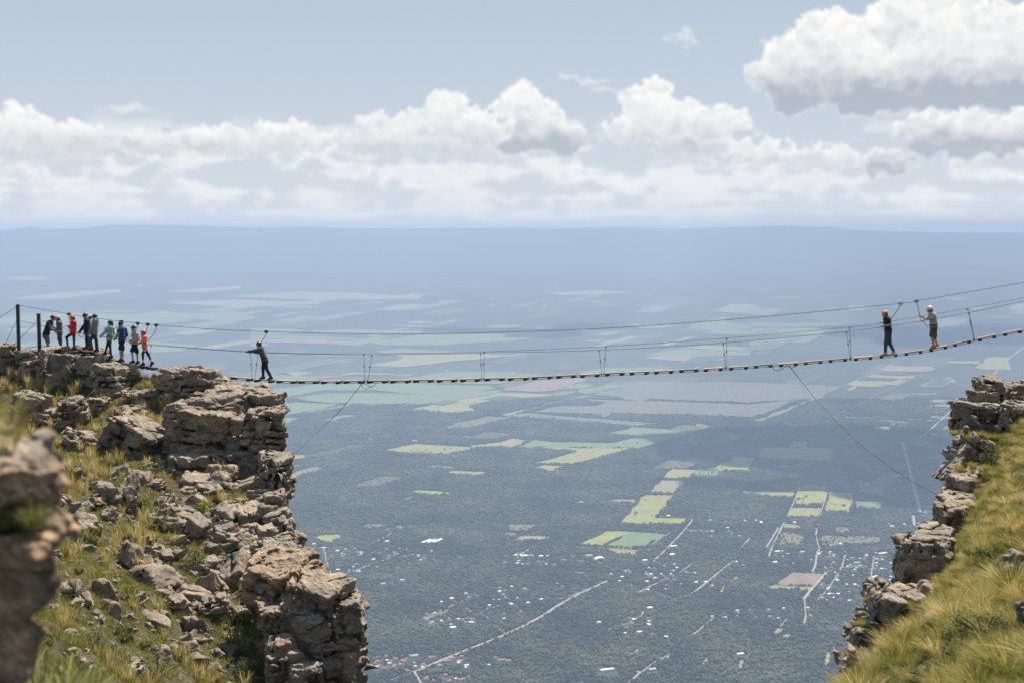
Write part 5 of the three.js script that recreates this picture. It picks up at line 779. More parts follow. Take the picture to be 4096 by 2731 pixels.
// ridge where the walkers stand
oc('broad square block of pale rock under the queue of walkers', 52, 353.5, 81, 376, 68, 2.4, { n: 1, joints: 1, step: 0.06, taper: 0.03, sides: 4, rough: 0.8 });
oc('low cap slab of rock that the walkers queue on', 45, 346.6, 82, 356, 68.6, 2.4, { n: 2, step: 0.12, sides: 5 });
oc('narrow upright slice of rock beside the broad square block', 44, 348, 54, 374, 67.7, 1.8, { n: 3, joints: 0, step: 0.1, sides: 4 });
oc('short rock block at the start of the bridge boards', 79, 355, 107, 368, 67.8, 2, { n: 2, step: 0.2 });
oc('thin tilted slab beneath the first bridge boards', 82, 348.5, 108, 357, 69, 2, { n: 2, step: 0.2, tip: [-0.2, 0] });
oc('pale plinth of rock below the broad square block', 42, 372, 65, 390, 67.4, 1.8, { n: 1, joints: 1 });
oc('rock ledge below the short block', 78, 366, 108, 384, 67.6, 2, { n: 3, step: 0.25 });
oc('flat topped rock between the two green posts', 16, 350, 42, 363, 69.3, 2, { n: 2, step: 0.1 });
oc('shadowed rock under the flat topped rock', 22, 361, 43, 392, 68.6, 2, { n: 4, step: 0.22 });
oc('low rock on the ridge behind the tall post', -12, 345, 17, 372, 69.5, 2.5, { n: 3, step: 0.2 });
oc('dark gap rock next to the narrow slice', 38, 366, 48, 396, 67.6, 1.2, { n: 4, step: 0.25 });
oc('wide pale slab lying on the layered stump below the boards', 97, 364, 132, 377, 66.4, 1.7, { n: 2, step: 0.25, tip: [-0.1, 0.1], sides: 5 });
oc('layered stump below the wide pale slab', 95, 376, 127, 400, 66, 1.6, { n: 5, step: 0.24, open: 0.05 });
oc('broken blocks at the foot of the layered stump', 90, 398, 110, 424, 64.6, 1.4, { n: 5, step: 0.3, joints: 3 });
oc('flaky rock beside the golden grass of the ridge', 124, 391, 153, 409, 64.6, 1.6, { n: 5, step: 0.26, open: 0.045 });
oc('low flaky rock in the hollow under the ridge', 112, 407, 142, 421, 63, 1.4, { n: 4, step: 0.3, open: 0.05 });
oc('stack of thin tilted beds at the outer end of the ridge', 11, 394, 56, 437, 63, 2.1, { n: 8, step: 0.26, open: 0.06, tip: [-0.14, 0.1], taper: 0.3 });
oc('stack of rounded beds beside the weathered board', 58, 398, 90, 436, 62.4, 1.8, { n: 7, step: 0.26, open: 0.055, tip: [0.1, 0.1], taper: 0.2 });
// the lip of the cliff
oc('top slab at the very lip of the cliff', 188, 369.5, 231, 382, 65.4, 2.0, { n: 2, step: 0.14, taper: 0.3, tip: [-0.04, 0.05], sides: 5 });
oc('bedded shelf behind the lip slab', 159, 369, 206, 396, 65.2, 2.0, { n: 6, step: 0.16, open: 0.04 });
oc('grey boulder under the lip slab', 206, 379, 240, 396, 64, 1.9, { n: 2, step: 0.2, tip: [0.3, 0], taper: 0.5 });
oc('thin pointed slab jutting out over the drop', 222, 387.5, 267, 397, 63, 1.5, { n: 2, step: 0.1, sides: 3, taper: -0.2, tip: [-0.05, 0.1], seed: 40 });
oc('square edged block below the jutting slab', 252, 393.5, 282, 415, 62, 1.7, { n: 2, step: 0.12, sides: 4 });
oc('lit upper beds of the great outcrop', 172, 394.5, 257, 424, 61.6, 2.6, { n: 6, step: 0.16, open: 0.05, tip: [0.06, 0.26], taper: 0.3, joints: 4, warm: 0.2 });
oc('massive face of the great outcrop above the scree', 181, 412, 264, 460, 60.6, 2.6, { n: 5, step: 0.09, open: 0.03, tip: [-0.14, 0.04], joints: 5, sides: 5, taper: 0.02 });
oc('upright pillar against the side of the great outcrop', 166, 405, 184, 461, 60, 1.5, { n: 5, step: 0.2, sides: 4, joints: 1 });
oc('foot of the great outcrop', 167, 455, 214, 481, 59, 1.8, { n: 3, step: 0.16, joints: 3, sides: 5 });
oc('dark undercut beds at the foot of the great outcrop', 206, 452, 250, 478, 59.4, 1.8, { n: 4, step: 0.24 });
oc('cracked column of the cliff edge over the drop', 252, 411, 283, 466, 60, 2.2, { n: 9, step: 0.2, open: 0.05, joints: 4, taper: -0.05 });
oc('bulging lower column of the cliff edge over the drop', 260, 455, 290, 500, 58, 2.2, { n: 8, step: 0.24, open: 0.05, joints: 4, taper: -0.12 });
oc('recessed dark wall of the cliff edge', 262, 492, 285, 526, 56, 2, { n: 6, step: 0.2 });
oc('lowest knob of the cliff edge above the drop', 266, 512, 291, 542, 54, 2, { n: 5, step: 0.2, tip: [0.3, 0] });
oc('large leaning block with slanting beds beside the great outcrop', 105, 422, 165, 464, 60.6, 2.4, { n: 7, step: 0.1, open: 0.045, tip: [-0.5, 0.1], joints: 3, sides: 5, taper: 0.1 });
oc('heap of broken slabs in the straw grass', 61, 433, 100, 457, 60, 1.5, { n: 5, step: 0.3, open: 0.06, tip: [-0.3, 0.1], joints: 4 });
// the lower buttress
oc('sloping sunlit slab on the shoulder of the lower buttress', 249, 558, 322, 593, 46, 2.6, { n: 3, step: 0.1, tip: [0.16, 0.2], taper: 0.2, sides: 5, warm: 0.5, joints: 2 });
oc('capping slabs of the lower buttress', 281, 577, 356, 612, 44, 2.4, { n: 4, step: 0.12, open: 0.045, tip: [-0.06, 0.16], taper: 0.25, sides: 5, warm: 0.4 });
oc('tall rounded face of the lower buttress', 272, 603, 359.5, 668, 43.8, 2.4, { n: 3, step: 0.06, joints: 5, sides: 6, taper: -0.06, rough: 1.4, tip: [0.12, 0] });
oc('base of the lower buttress', 300, 656, 358, 712, 43.4, 2.2, { n: 3, step: 0.1, joints: 3, taper: -0.06 });
oc('recess wall below the sloping sunlit slab', 257, 586, 284, 626, 45.4, 1.6, { n: 6, step: 0.24, joints: 3 });
oc('small outer pillar beside the lower buttress', 343, 652, 361, 712, 43, 1.4, { n: 3, step: 0.12 });
oc('flat boulder leaning on the lower buttress', 267, 638, 297, 658, 42.4, 0.9, { n: 1, step: 0.1, joints: 1, tip: [0.2, 0.2] });
oc('round stone wedged against the lower buttress', 285, 651, 302, 661, 42, 0.5, { n: 1, joints: 0 });
oc('bedded block below the flat boulder', 267, 656, 287, 684, 42, 0.8, { n: 4, step: 0.2 });
oc('corner block at the foot of the lower buttress', 284, 664, 322, 704, 41.8, 1.2, { n: 2, step: 0.15 });
oc('stepped slab ledge above the sloping sunlit slab', 252, 544, 296, 558, 48.6, 1.7, { n: 3, step: 0.2, tip: [-0.12, 0.1], open: 0.045 });
oc('end block of the stepped ledge over the drop', 272, 535, 304, 552, 50, 1.6, { n: 2, step: 0.15 });
oc('thin slanting slabs over the drop', 262, 549, 314, 566, 47.4, 1.6, { n: 4, step: 0.2, tip: [-0.26, 0.1], open: 0.04 });
// ledges of bedrock in the scree
oc('half buried ledge below the foot of the great outcrop', 178, 486, 236, 506, 56.6, 1.6, { n: 3, step: 0.2, tip: [0.1, 0.25], joints: 4 });
oc('slanting ledge on the scree edge', 222, 505, 274, 530, 54.6, 1.6, { n: 4, step: 0.2, tip: [-0.2, 0.2], joints: 4 });
oc('broken ledge above the stepped slab', 214, 530, 262, 552, 52.4, 1.5, { n: 3, step: 0.2, tip: [-0.15, 0.3], joints: 4 });
oc('low ledge below the large leaning block', 96, 478, 150, 497, 56.4, 1.5, { n: 3, step: 0.2, tip: [0.15, 0.3], joints: 4 });
oc('worn ledge in the middle of the scree', 148, 512, 200, 532, 53, 1.5, { n: 3, step: 0.2, tip: [-0.1, 0.35], joints: 4 });
oc('long flat ledge beside the lower buttress', 196, 566, 252, 588, 49.4, 1.5, { n: 3, step: 0.18, tip: [-0.3, 0.3], joints: 4 });
oc('cracked ledge low on the scree', 176, 598, 226, 622, 46.6, 1.3, { n: 3, step: 0.2, tip: [0.1, 0.3], joints: 4 });
oc('small ledge near the foot of the scree', 120, 560, 160, 578, 48.2, 1.2, { n: 3, step: 0.2, tip: [-0.2, 0.3], joints: 3 });
// the opposite crag
oc('cap slab of the opposite crag', 973, 377.5, 1003, 391, 35.2, 1.0, { n: 3, step: 0.072, taper: 0.15, tip: [-0.1, 0.1], warm: 0.3 });
oc('smooth block under the cap slab', 971, 389, 1005, 407, 35.1, 1.0, { n: 1, joints: 2, step: 0.060, taper: -0.1 });
oc('small standing stone beside the smooth block', 959, 393, 969, 406, 34.8, 0.4, { n: 2, step: 0.120, taper: 0.4 });
oc('bedded head of the opposite crag', 952, 403, 998, 433, 34.6, 1.3, { n: 5, step: 0.132, open: 0.014, tip: [-0.08, 0], taper: 0.05 });
oc('split rocks beside the cap slab', 1001, 384, 1030, 402, 35.4, 0.9, { n: 4, step: 0.180, joints: 3, tip: [0.2, 0] });
oc('bedded ledge at the far side of the opposite crag', 1000, 404, 1034, 436, 34, 1.0, { n: 5, step: 0.132, tip: [-0.15, 0.1] });
oc('leaning slab in the neck of the opposite crag', 953, 432, 986, 466, 33.4, 1.1, { n: 5, step: 0.084, tip: [-0.6, 0.1], open: 0.014 });
oc('sharp beak of rock pointing out over the drop', 935, 445, 968, 479, 33.2, 0.9, { n: 2, step: 0.05, tip: [0, 0], taper: 0, sides: 4, seed: 78, joints: 1, rough: 0.7, cuts: [[-0.815, 0.58, 0.045], [0.1, -0.995, 0.36]] });
oc('lower beds of the opposite crag where the guy line is fixed', 951, 468, 990, 504, 32.4, 1.3, { n: 6, step: 0.096, open: 0.014 });
oc('wall of rock below the guy line anchor', 944, 497, 980, 538, 30.4, 1.3, { n: 6, step: 0.096, joints: 3, taper: -0.06 });
oc('smooth faced crag standing out of the straw grass', 901, 541, 948, 606, 26.2, 1.1, { n: 3, step: 0.036, joints: 3, sides: 5, taper: 0.06 });
oc('broken slabs on top of the smooth faced crag', 906, 535, 952, 549, 26.3, 1.0, { n: 4, step: 0.150, open: 0.014 });
oc('pale boulder at the foot of the smooth faced crag', 916, 584, 942, 606, 24, 0.6, { n: 2, joints: 1, tip: [-0.4, 0.1] });
oc('rounded crag at the lower edge of the grass', 855, 592, 900, 648, 22.6, 1.0, { n: 3, step: 0.096, joints: 4, taper: 0.3, tip: [-0.4, 0] });
oc('sunlit shoulder stones above the rounded crag', 862, 584, 904, 606, 23, 0.8, { n: 4, step: 0.156, tip: [-0.45, 0.1] });
oc('lowest rock at the corner of the grassy slope', 836, 646, 858, 672, 19.3, 0.5, { n: 3, step: 0.120, tip: [0.3, 0] });
oc('grey slab half buried in the straw grass', 932, 608, 950, 632, 17.4, 0.4, { n: 1, joints: 0, tip: [-0.8, 0.2] });
oc('dark split boulder in the upper grass', 1003, 550, 1024, 575, 17.2, 0.5, { n: 3, step: 0.120, tip: [-0.5, 0] });
oc('leaning flat stone beside the dark split boulder', 1018, 602, 1030, 628, 13.8, 0.3, { n: 2, tip: [0.3, 0] });

oc('deep wall of rock behind the beak over the drop', 946, 474, 976, 516, 31.6, 1.4, { n: 4, step: 0.1, joints: 3 });
oc('stepped wall between the crag and the smooth faced crag', 934, 505, 966, 548, 29.4, 1.4, { n: 4, step: 0.12, joints: 3 });
oc('dark corner rock behind the smooth faced crag', 922, 528, 950, 566, 27.6, 1.2, { n: 3, step: 0.12, joints: 2 });
oc('rock wall under the smooth faced crag', 890, 590, 930, 640, 24, 1.2, { n: 3, step: 0.12, joints: 2 });
// ---------------------------------------------------------------- stones of the scree
const stoneKinds = [];
for (let k = 0; k < 14; k++) { const q = rng(k * 11 + 3), s = { w: 1, h: 0.34 + q() * 0.26, d: 0.7 + q() * 0.35, n: 1 + (k % 3), seed: 500 + k, cell: 0.045, step: 0.14, joints: k % 2, taper: 0.1 + q() * 0.45, sides: 4 + (k % 4), open: 0.012, lean: 1.1, tip: [(q() - 0.5) * 0.5, (q() - 0.5) * 0.5] }; const g = rockShape(s); paintRock(g, k * 17, k * 5, k * 3); g.computeBoundingBox(); stoneKinds.push(g); }
const where = (p) => [['under the face of the great outcrop', 195, 488, 57], ['at the foot of the large leaning block', 125, 475, 58], ['on the scree edge over the drop', 265, 520, 54.5], ['above the sloping sunlit slab', 240, 545, 51.5], ['in the hollow beside the lower buttress', 235, 615, 47], ['in the middle of the scree slope', 160, 545, 50], ['on the lower grassy scree slope', 150, 630, 42], ['on the scree near the foreground rock', 70, 560, 42], ['below the straw grass and broken slabs', 70, 490, 54]].reduce((a, b) => (at(b[1], b[2], b[3]).distanceTo(p) < at(a[1], a[2], a[3]).distanceTo(p) ? b : a))[0];
function stone(u, v, wpx, hpx, roll = 0, own) {
  wpx *= 1.4; hpx *= 1.45;
  const [p, d] = hit(leftH, u, v + hpx * 0.36), k = d / FOCAL, i = Math.floor((u * 7.3 + v * 3.1) % 14), g = stoneKinds[i], b = g.boundingBox, q = rng(Math.floor(u * 91 + v * 17));
  const m = mesh('scree_stone', g, rockMat), sx = (wpx * k) / (b.max.x - b.min.x), sy = (hpx * k) / (b.max.y - b.min.y) * 1.1;
  m.scale.set(sx, sy, (sx + sy) * 0.5 * (0.8 + q() * 0.4)); m.rotation.set((q() - 0.5) * 0.4 + 0.16, (q() - 0.5) * 1.4 + (q() < 0.5 ? 0 : Math.PI), -roll + (q() - 0.5) * 0.3);
  m.position.copy(p).add(V3(0, hpx * k * 0.31, 0));
  tag(m, own ?? (wpx > 19 ? `large angular stone lying ${where(p)}` : wpx > 9 ? `middle sized stone among grass ${where(p)}` : `small broken stone among grass ${where(p)}`), 'stone', (wpx > 19 ? 'large stones ' : wpx > 9 ? 'middle sized stones ' : 'small stones ') + where(p));
  return m;
}
{
  const Z3 = (a) => a.forEach(([x, y, w, h, r]) => stone(137.5 + x * 0.0691, 450 + y * 0.0691, w * 0.0691, h * 0.0691, r));
  Z3([[835, 440, 400, 160, -0.15], [1250, 300, 420, 220, 0.25], [1550, 270, 350, 150, -0.1], [1230, 420, 350, 180, 0.3], [1640, 520, 400, 220, 0], [985, 560, 300, 110, -0.2], [1750, 640, 330, 150, 0.2], [1800, 760, 260, 150, 0], [470, 690, 140, 110, 0], [320, 770, 120, 110, 0], [850, 770, 300, 220, 0.3], [1200, 960, 420, 280, -0.9], [1540, 940, 300, 230, -0.2], [1840, 960, 300, 280, 0], [870, 1060, 320, 260, 0.8], [700, 1130, 300, 150, 0.1], [1210, 1150, 230, 140, 0.2], [1350, 1200, 400, 200, -0.2], [1640, 1160, 230, 150, 0], [1850, 1190, 270, 190, 0], [1560, 1300, 220, 180, 0], [580, 1290, 260, 110, 0], [240, 1480, 260, 160, -0.1], [400, 1520, 220, 140, 0], [580, 1510, 200, 110, 0.2], [1080, 1400, 150, 130, 0], [1800, 1450, 520, 170, -0.1], [150, 230, 200, 90, -0.2], [170, 290, 160, 90, 0.1], [330, 190, 140, 80, 0], [250, 490, 220, 90, 0]]);
  const Z4 = (a) => a.forEach(([x, y, w, h, r]) => stone(25 + x * 0.06378, 425 + y * 0.06378, w * 0.06378, h * 0.06378, r));
  Z4([[1480, 730, 330, 170, -0.3], [1890, 670, 200, 110, -0.2], [2120, 600, 150, 90, 0], [1950, 710, 180, 80, 0.1], [1270, 1030, 420, 220, 0], [1560, 1130, 330, 240, -0.35], [1690, 900, 170, 230, 0], [1830, 870, 200, 150, 0], [1690, 1220, 240, 160, 0.05], [2040, 920, 230, 110, 0], [2270, 1140, 150, 120, 0], [2110, 1230, 130, 110, 0], [810, 1290, 220, 130, 0.1], [890, 1400, 170, 90, 0], [900, 1490, 420, 200, 0], [1290, 1390, 230, 160, -0.2], [1390, 1430, 220, 130, 0.2], [820, 770, 170, 150, 0.3], [1070, 830, 180, 80, 0], [1120, 1130, 150, 90, 0]]);
  const Z5 = (a) => a.forEach(([x, y, w, h, r]) => stone(x * 0.1594, 475 + y * 0.1594, w * 0.1594, h * 0.1594, r));
  Z5([[970, 620, 260, 110, -0.1], [1070, 660, 120, 70, 0], [640, 710, 110, 130, 0.2], [700, 830, 120, 90, 0], [945, 900, 190, 60, 0], [1210, 940, 120, 110, 0], [1220, 760, 220, 110, 0], [1460, 600, 220, 120, -0.5], [1320, 690, 160, 110, 0.6], [1490, 775, 100, 60, 0], [1580, 780, 70, 50, 0], [1510, 860, 140, 60, 0], [530, 460, 110, 50, 0], [990, 480, 100, 70, 0], [840, 500, 120, 130, 0], [1100, 800, 150, 70, 0], [930, 540, 100, 50, 0], [1240, 1000, 140, 60, -0.2], [1180, 1060, 130, 50, 0], [1230, 1160, 160, 60, 0], [670, 730, 90, 80, 0.2], [1040, 750, 140, 50, -0.3], [690, 1070, 110, 40, 0], [440, 990, 90, 40, 0], [330, 840, 80, 40, 0], [860, 1180, 120, 60, 0.2], [1350, 1110, 70, 40, 0], [1440, 440, 110, 60, -0.2], [1640, 480, 130, 50, -0.1]]);
  const r = rng(404);                                                        // the small ones, thicker towards the outcrops' feet
  for (let k = 0, n = 0; n < 172 && k < 3000; k++) {
    const u = 40 + r() * 245, v = 460 + r() * 215; if (u > 268 && v > 570) continue; if (noise3(u * 0.03, v * 0.04, 3) < -0.1 - 0.2 * r()) continue;
    const w = 5 + r() * r() * 17; stone(u, v, w, w * (0.35 + r() * 0.35), (r() - 0.5) * 0.9); n++;
  }
  const kinds = stoneKinds.slice(0, 4).map((g, k) => rockShape({ w: 1, h: 0.5, d: 0.8, n: 1, seed: 700 + k, cell: 0.11, joints: 0, taper: 0.6, sides: 6, lean: 1.4 })), lists = kinds.map(() => []), m4 = new THREE.Matrix4();
  kinds.forEach((g, k) => paintRock(g, k * 9, 3, k));
  for (let k = 0; k < 4200; k++) {                                          // rubble between them
    const u = 38 + r() * 245, v = 440 + r() * 250; if (noise3(u * 0.04, v * 0.05, 8) < -0.05 + (u < 150 && v > 540 ? 0.12 : -0.1)) continue;
    const [p, d] = hit(leftH, u, v, 12), s = (2 + r() * r() * 10) * d / FOCAL; m4.compose(p, new THREE.Quaternion().setFromEuler(new THREE.Euler((r() - 0.5) * 0.8, r() * 6.28, (r() - 0.5) * 0.8)), V3(s * (0.8 + r() * 0.6), s * (0.5 + r() * 0.7), s * (0.8 + r() * 0.5))); lists[k % 4].push(m4.clone());
  }
  kinds.forEach((g, k) => { const o = new THREE.InstancedMesh(g, rockMat, lists[k].length); lists[k].forEach((m, i) => o.setMatrixAt(i, m)); stuff(o, 'rubble', 'loose rubble and chips of rock on the scree slope'); });
}
// ---------------------------------------------------------------- grass tussocks
const leafy = (o) => new THREE.MeshPhysicalMaterial({ roughness: 1, transmission: 0.46, thickness: 0, side: THREE.DoubleSide, specularIntensity: 0.3, ...o });
const grassMat = leafy({ vertexColors: true });
function tuftShape(n, { r0 = 0.09, len = 0.5, lean = [0, 0], width = 0.014, flop = 0.5, seed = 1, vary = 0.25, plume = 0 }) {
  const r = rng(seed), pos = [], col = [], idx = [];
  for (let i = 0; i < n; i++) {
    const a = r() * 6.283, q = Math.sqrt(r()) * r0, L = len * (0.55 + r() * 0.6), out = flop * (0.15 + r() * 0.85), bx = Math.cos(a) * q, bz = Math.sin(a) * q, dx = Math.cos(a + (r() - 0.5)) * out + lean[0], dz = Math.sin(a + (r() - 0.5)) * out + lean[1];
    const w = width * (0.6 + r() * 0.8), fa = r() * 6.283, wx = Math.cos(fa) * w / 2, wz = Math.sin(fa) * w / 2, k = 1 + (r() - 0.5) * 2 * vary, warm = 1 + (r() - 0.5) * 0.25, o = pos.length / 3;
    const P = (t) => [bx + dx * L * t * t * 0.9 + dx * L * t * 0.1, L * (t - 0.42 * t * t * Math.min(1, Math.hypot(dx, dz))), bz + dz * L * t * t * 0.9 + dz * L * t * 0.1];
    const A = P(0), B = P(0.5), C = P(0.85), T = P(1), pl = plume && r() < plume ? 2.1 : 1;
    pos.push(A[0] - wx, A[1], A[2] - wz, A[0] + wx, A[1], A[2] + wz, B[0] - wx * 0.85, B[1], B[2] - wz * 0.85, B[0] + wx * 0.85, B[1], B[2] + wz * 0.85, C[0] - wx * 0.55 * pl, C[1], C[2] - wz * 0.55 * pl, C[0] + wx * 0.55 * pl, C[1], C[2] + wz * 0.55 * pl, T[0], T[1], T[2]);
    for (let j = 0; j < 7; j++) col.push(k * warm, k, k * (2 - warm) * 0.95);
    idx.push(o, o + 1, o + 2, o + 2, o + 1, o + 3, o + 2, o + 3, o + 4, o + 4, o + 3, o + 5, o + 4, o + 5, o + 6);
  }
  const g = new THREE.BufferGeometry(); g.setAttribute('position', new THREE.Float32BufferAttribute(pos, 3)); g.setAttribute('color', new THREE.Float32BufferAttribute(col, 3)); g.setIndex(idx); g.computeVertexNormals();
  return g;
}
const inv = camera.matrixWorld.clone().invert();
function seen(p, m = 40) { const q = p.clone().applyMatrix4(inv), d = -q.z; if (d < 0.5) return false; const u = 512 + q.x / d * FOCAL, v = 341.4 - q.y / d * FOCAL; return u > -m && u < 1024 + m && v > -m && v < 700 + m; }
function scatter(name, label, kinds, list) {                              // list: [x, y, z, size, turn, tilt, r, g, b]
  const by = kinds.map(() => []); list.forEach((e, i) => by[i % kinds.length].push(e));
  by.forEach((l, k) => {
    const o = new THREE.InstancedMesh(kinds[k], grassMat, l.length), m = new THREE.Matrix4(), q = new THREE.Quaternion(), c = new THREE.Color();
    l.forEach(([x, y, z, s, turn, tilt, r, g, b], i) => { q.setFromEuler(new THREE.Euler(tilt, turn, tilt * 0.6, 'ZXY')); m.compose(V3(x, y, z), q, V3(s, s, s)); o.setMatrixAt(i, m); o.setColorAt(i, c.setRGB(r, g, b)); });
    stuff(o, name, label);
  });
}
const STRAW = [0.46, 0.355, 0.125], PALE = [0.58, 0.475, 0.25], OLIVE = [0.235, 0.215, 0.045], GREEN = [0.135, 0.175, 0.025], mixc = (a, b, t) => [lerp(a[0], b[0], t), lerp(a[1], b[1], t), lerp(a[2], b[2], t)];
{
  const r = rng(2024), gold = [], low = [];
  for (let k = 0; k < 60000 && (gold.length < 620 || low.length < 7500); k++) {
    const x = -40 + r() * 38, z = -70 + r() * 58, e = along(leftEdge, z); if (x > e + 0.25) continue;
    const y = leftH(x, z), p = V3(x, y, z); if (!seen(p, 30)) continue;
    const n = fbm(x * 0.33, 3, z * 0.33, 3), near = sstep(-40, -24, z), high = 1 - sstep(-60, -54, z);
    if (gold.length < 620 && r() < 0.12 && n + high * 0.16 + r() * 0.22 > 0.2) { const t = r(), c = mixc(mixc(STRAW, PALE, t), OLIVE, (1 - high) * 0.35 * r() + (r() < 0.25 ? 0.5 : 0)); gold.push([x, y - 0.05, z, 0.38 + r() * 0.42, r() * 6.28, (r() - 0.5) * 0.3, ...c]); }
    if (low.length < 7500 && r() < 0.55 + near * 0.45) { const c = mixc(mixc(OLIVE, GREEN, clamp(r() * 0.8 + near * 0.35 - n * 0.5, 0, 1)), STRAW, r() < 0.22 ? 0.6 : 0.06); low.push([x, y - 0.03, z, 0.2 + r() * r() * 0.55, r() * 6.28, (r() - 0.5) * 0.3, ...c]); }
  }
  const goldK = [0, 1, 2, 3].map((k) => tuftShape(64, { seed: 60 + k, len: 0.95, r0: 0.13, width: 0.022, flop: 0.42, lean: [0.06, 0], plume: 0.3 }));
  const lowK = [0, 1, 2].map((k) => tuftShape(42, { seed: 80 + k, len: 0.55, r0: 0.24, width: 0.024, flop: 0.9, vary: 0.4 }));
  scatter('straw_grass', 'tall straw coloured grass tussocks between the rocks of the cliff', goldK, gold);
  scatter('green_grass', 'short green and olive grass covering the scree slope', lowK, low);
}
{
  const r = rng(3033), big = [], low = [], taken = new Map(), far = (x, z, d) => { const X = Math.floor(x), Z = Math.floor(z); for (let i = -1; i <= 1; i++) for (let k = -1; k <= 1; k++) for (const [a, b] of taken.get(X + i + ',' + (Z + k)) ?? []) if ((a - x) ** 2 + (b - z) ** 2 < d * d) return false; return true; };
  for (let k = 0; k < 90000; k++) {
    const z = -38 + r() * 33, x = -6 + r() * 30, e = along(rightEdge, z); if (x < e - 0.08) continue;
    const y = rightH(x, z), p = V3(x, y, z); if (!seen(p, 60)) continue;
    const n = fbm(x * 0.5, 9, z * 0.5, 3), near = sstep(-17, -9, z), s = (0.40 + r() * r() * 0.55) * lerp(0.62, 1, sstep(0, 2, x - e));
    if (n > -0.22 && far(x, z, s * 0.66)) { const key = Math.floor(x) + ',' + Math.floor(z); if (!taken.has(key)) taken.set(key, []); taken.get(key).push([x, z]); const t = r(), c = mixc(mixc(STRAW, PALE, t * t), OLIVE, clamp(0.40 + near * 0.25 - n * 1.2 + (r() - 0.5) * 0.9, 0, 1)); big.push([x, y - 0.04, z, s, r() * 6.28, (r() - 0.5) * 0.3, ...c]); }
    else if (low.length < 6500) { const c = mixc(mixc(OLIVE, GREEN, clamp(near * 0.6 + r() * 0.8, 0, 1)), STRAW, r() * r() * 0.5); low.push([x, y - 0.02, z, 0.14 + r() * 0.28, r() * 6.28, (r() - 0.5) * 0.4, ...c]); }
  }
  for (const [u, v, d, q] of [[962, 434, 33.6, 0.5], [975, 436, 33, 0.6], [990, 438, 33, 0.6], [958, 469, 32, 0.45], [968, 470, 31.6, 0.5], [980, 468, 31, 0.6], [956, 505, 29.8, 0.5], [940, 546, 27, 0.55], [950, 548, 26.4, 0.6], [930, 540, 26.2, 0.4], [890, 592, 22.9, 0.4], [902, 604, 22.8, 0.5], [912, 606, 22.6, 0.5], [876, 600, 22.6, 0.35], [866, 622, 21.8, 0.35], [850, 655, 19.6, 0.4], [1003, 404, 34.6, 0.45], [1016, 404, 34.4, 0.5]]) { const p = at(u, v, d); for (let k = 0; k < 3; k++) big.push([p.x + (r() - 0.5) * 0.4, p.y - 0.05, p.z + (r() - 0.5) * 0.4, q * (0.4 + r() * 0.35), r() * 6.28, (r() - 0.5) * 0.4, ...mixc(STRAW, OLIVE, 0.3 + r() * 0.7)]); }
  const bigK = [0, 1, 2, 3, 4, 5].map((k) => tuftShape(330, { seed: 160 + k, len: 0.58, r0: 0.12, width: 0.009, flop: 1.15, lean: [-0.12 + 0.05 * k, 0.06], plume: 0.25, vary: 0.45 }));
  const lowK = [0, 1, 2].map((k) => tuftShape(60, { seed: 180 + k, len: 0.42, r0: 0.2, width: 0.012, flop: 0.9, lean: [-0.15, 0], vary: 0.4 }));
  scatter('straw_tussock', 'wind combed golden tussock grass covering the opposite slope', bigK, big);
  scatter('short_grass', 'short green grass between the golden tussocks', lowK, low);
}

// ---------------------------------------------------------------- leafy shrubs
const shrubShape = (n, r0, h, leaf, seed) => {
  const r = rng(seed), pos = [], idx = [], stems = [];
  const twigs = Array.from({ length: 14 }, () => { const a = r() * 6.283, q = Math.sqrt(r()) * r0; return V3(Math.cos(a) * q, h * (0.45 + r() * 0.55) * (1 - 0.35 * (q / r0) ** 2), Math.sin(a) * q); });
  for (let i = 0; i < n; i++) {
    const t = twigs[i % 14], s = 0.35 + 0.75 * Math.sqrt(r()), c = V3(t.x * s, t.y * s, t.z * s).add(V3(r() - 0.5, r() - 0.5, r() - 0.5).multiplyScalar(r0 * 0.42)); c.y = Math.max(c.y, 0.02);
    const nrm = V3(r() - 0.5, r() * 0.9, r() - 0.5).normalize(), a = nrm.clone().cross(V3(r() - 0.5, r() - 0.5, r() - 0.5)).normalize(), b = nrm.clone().cross(a), L = leaf * (0.6 + r() * 0.8), o = pos.length / 3;
    for (const [x, y] of [[-1, 0], [0, -0.5], [1, 0], [0, 0.5]]) pos.push(c.x + a.x * x * L * 0.6 + b.x * y * L * 0.8, c.y + a.y * x * L * 0.6 + b.y * y * L * 0.8, c.z + a.z * x * L * 0.6 + b.z * y * L * 0.8);
    idx.push(o, o + 1, o + 2, o, o + 2, o + 3);
  }
  for (const t of twigs) stems.push(new THREE.TubeGeometry(new THREE.CatmullRomCurve3([V3(t.x * 0.05, -0.1, t.z * 0.05), V3(t.x * 0.4, t.y * 0.5, t.z * 0.4), V3(t.x, t.y * 0.97, t.z)]), 5, 0.009, 4));
  const g = new THREE.BufferGeometry(); g.setAttribute('position', new THREE.Float32BufferAttribute(pos, 3)); g.setIndex(idx); g.computeVertexNormals();
  return [g, mergeGeometries(stems)];
};
const twigMat = std({ color: lin(0.12, 0.085, 0.055) });
function shrub(label, H, u, v, wpx, hpx, colour, seed, leafK = 1, name = 'shrub', group) {
  const [p, d] = hit(H, u, v), k = d / FOCAL, [leaves, stem] = shrubShape(Math.round(520 * Math.min(1.6, Math.max(0.6, wpx / 22))), wpx * k * 0.5, hpx * k * 1.1, clamp(1.5 * k, 0.03, 0.065) * leafK, seed);
  const s = thing(name, label, 'shrub', group); s.position.copy(p);
  mesh('foliage', leaves, leafy({ color: lin(...colour), roughness: 0.8 }), s); mesh('stem', stem, twigMat, s);
}
const LIME = [0.25, 0.275, 0.03], SAGE = [0.19, 0.21, 0.10], DEEP = [0.085, 0.115, 0.03];
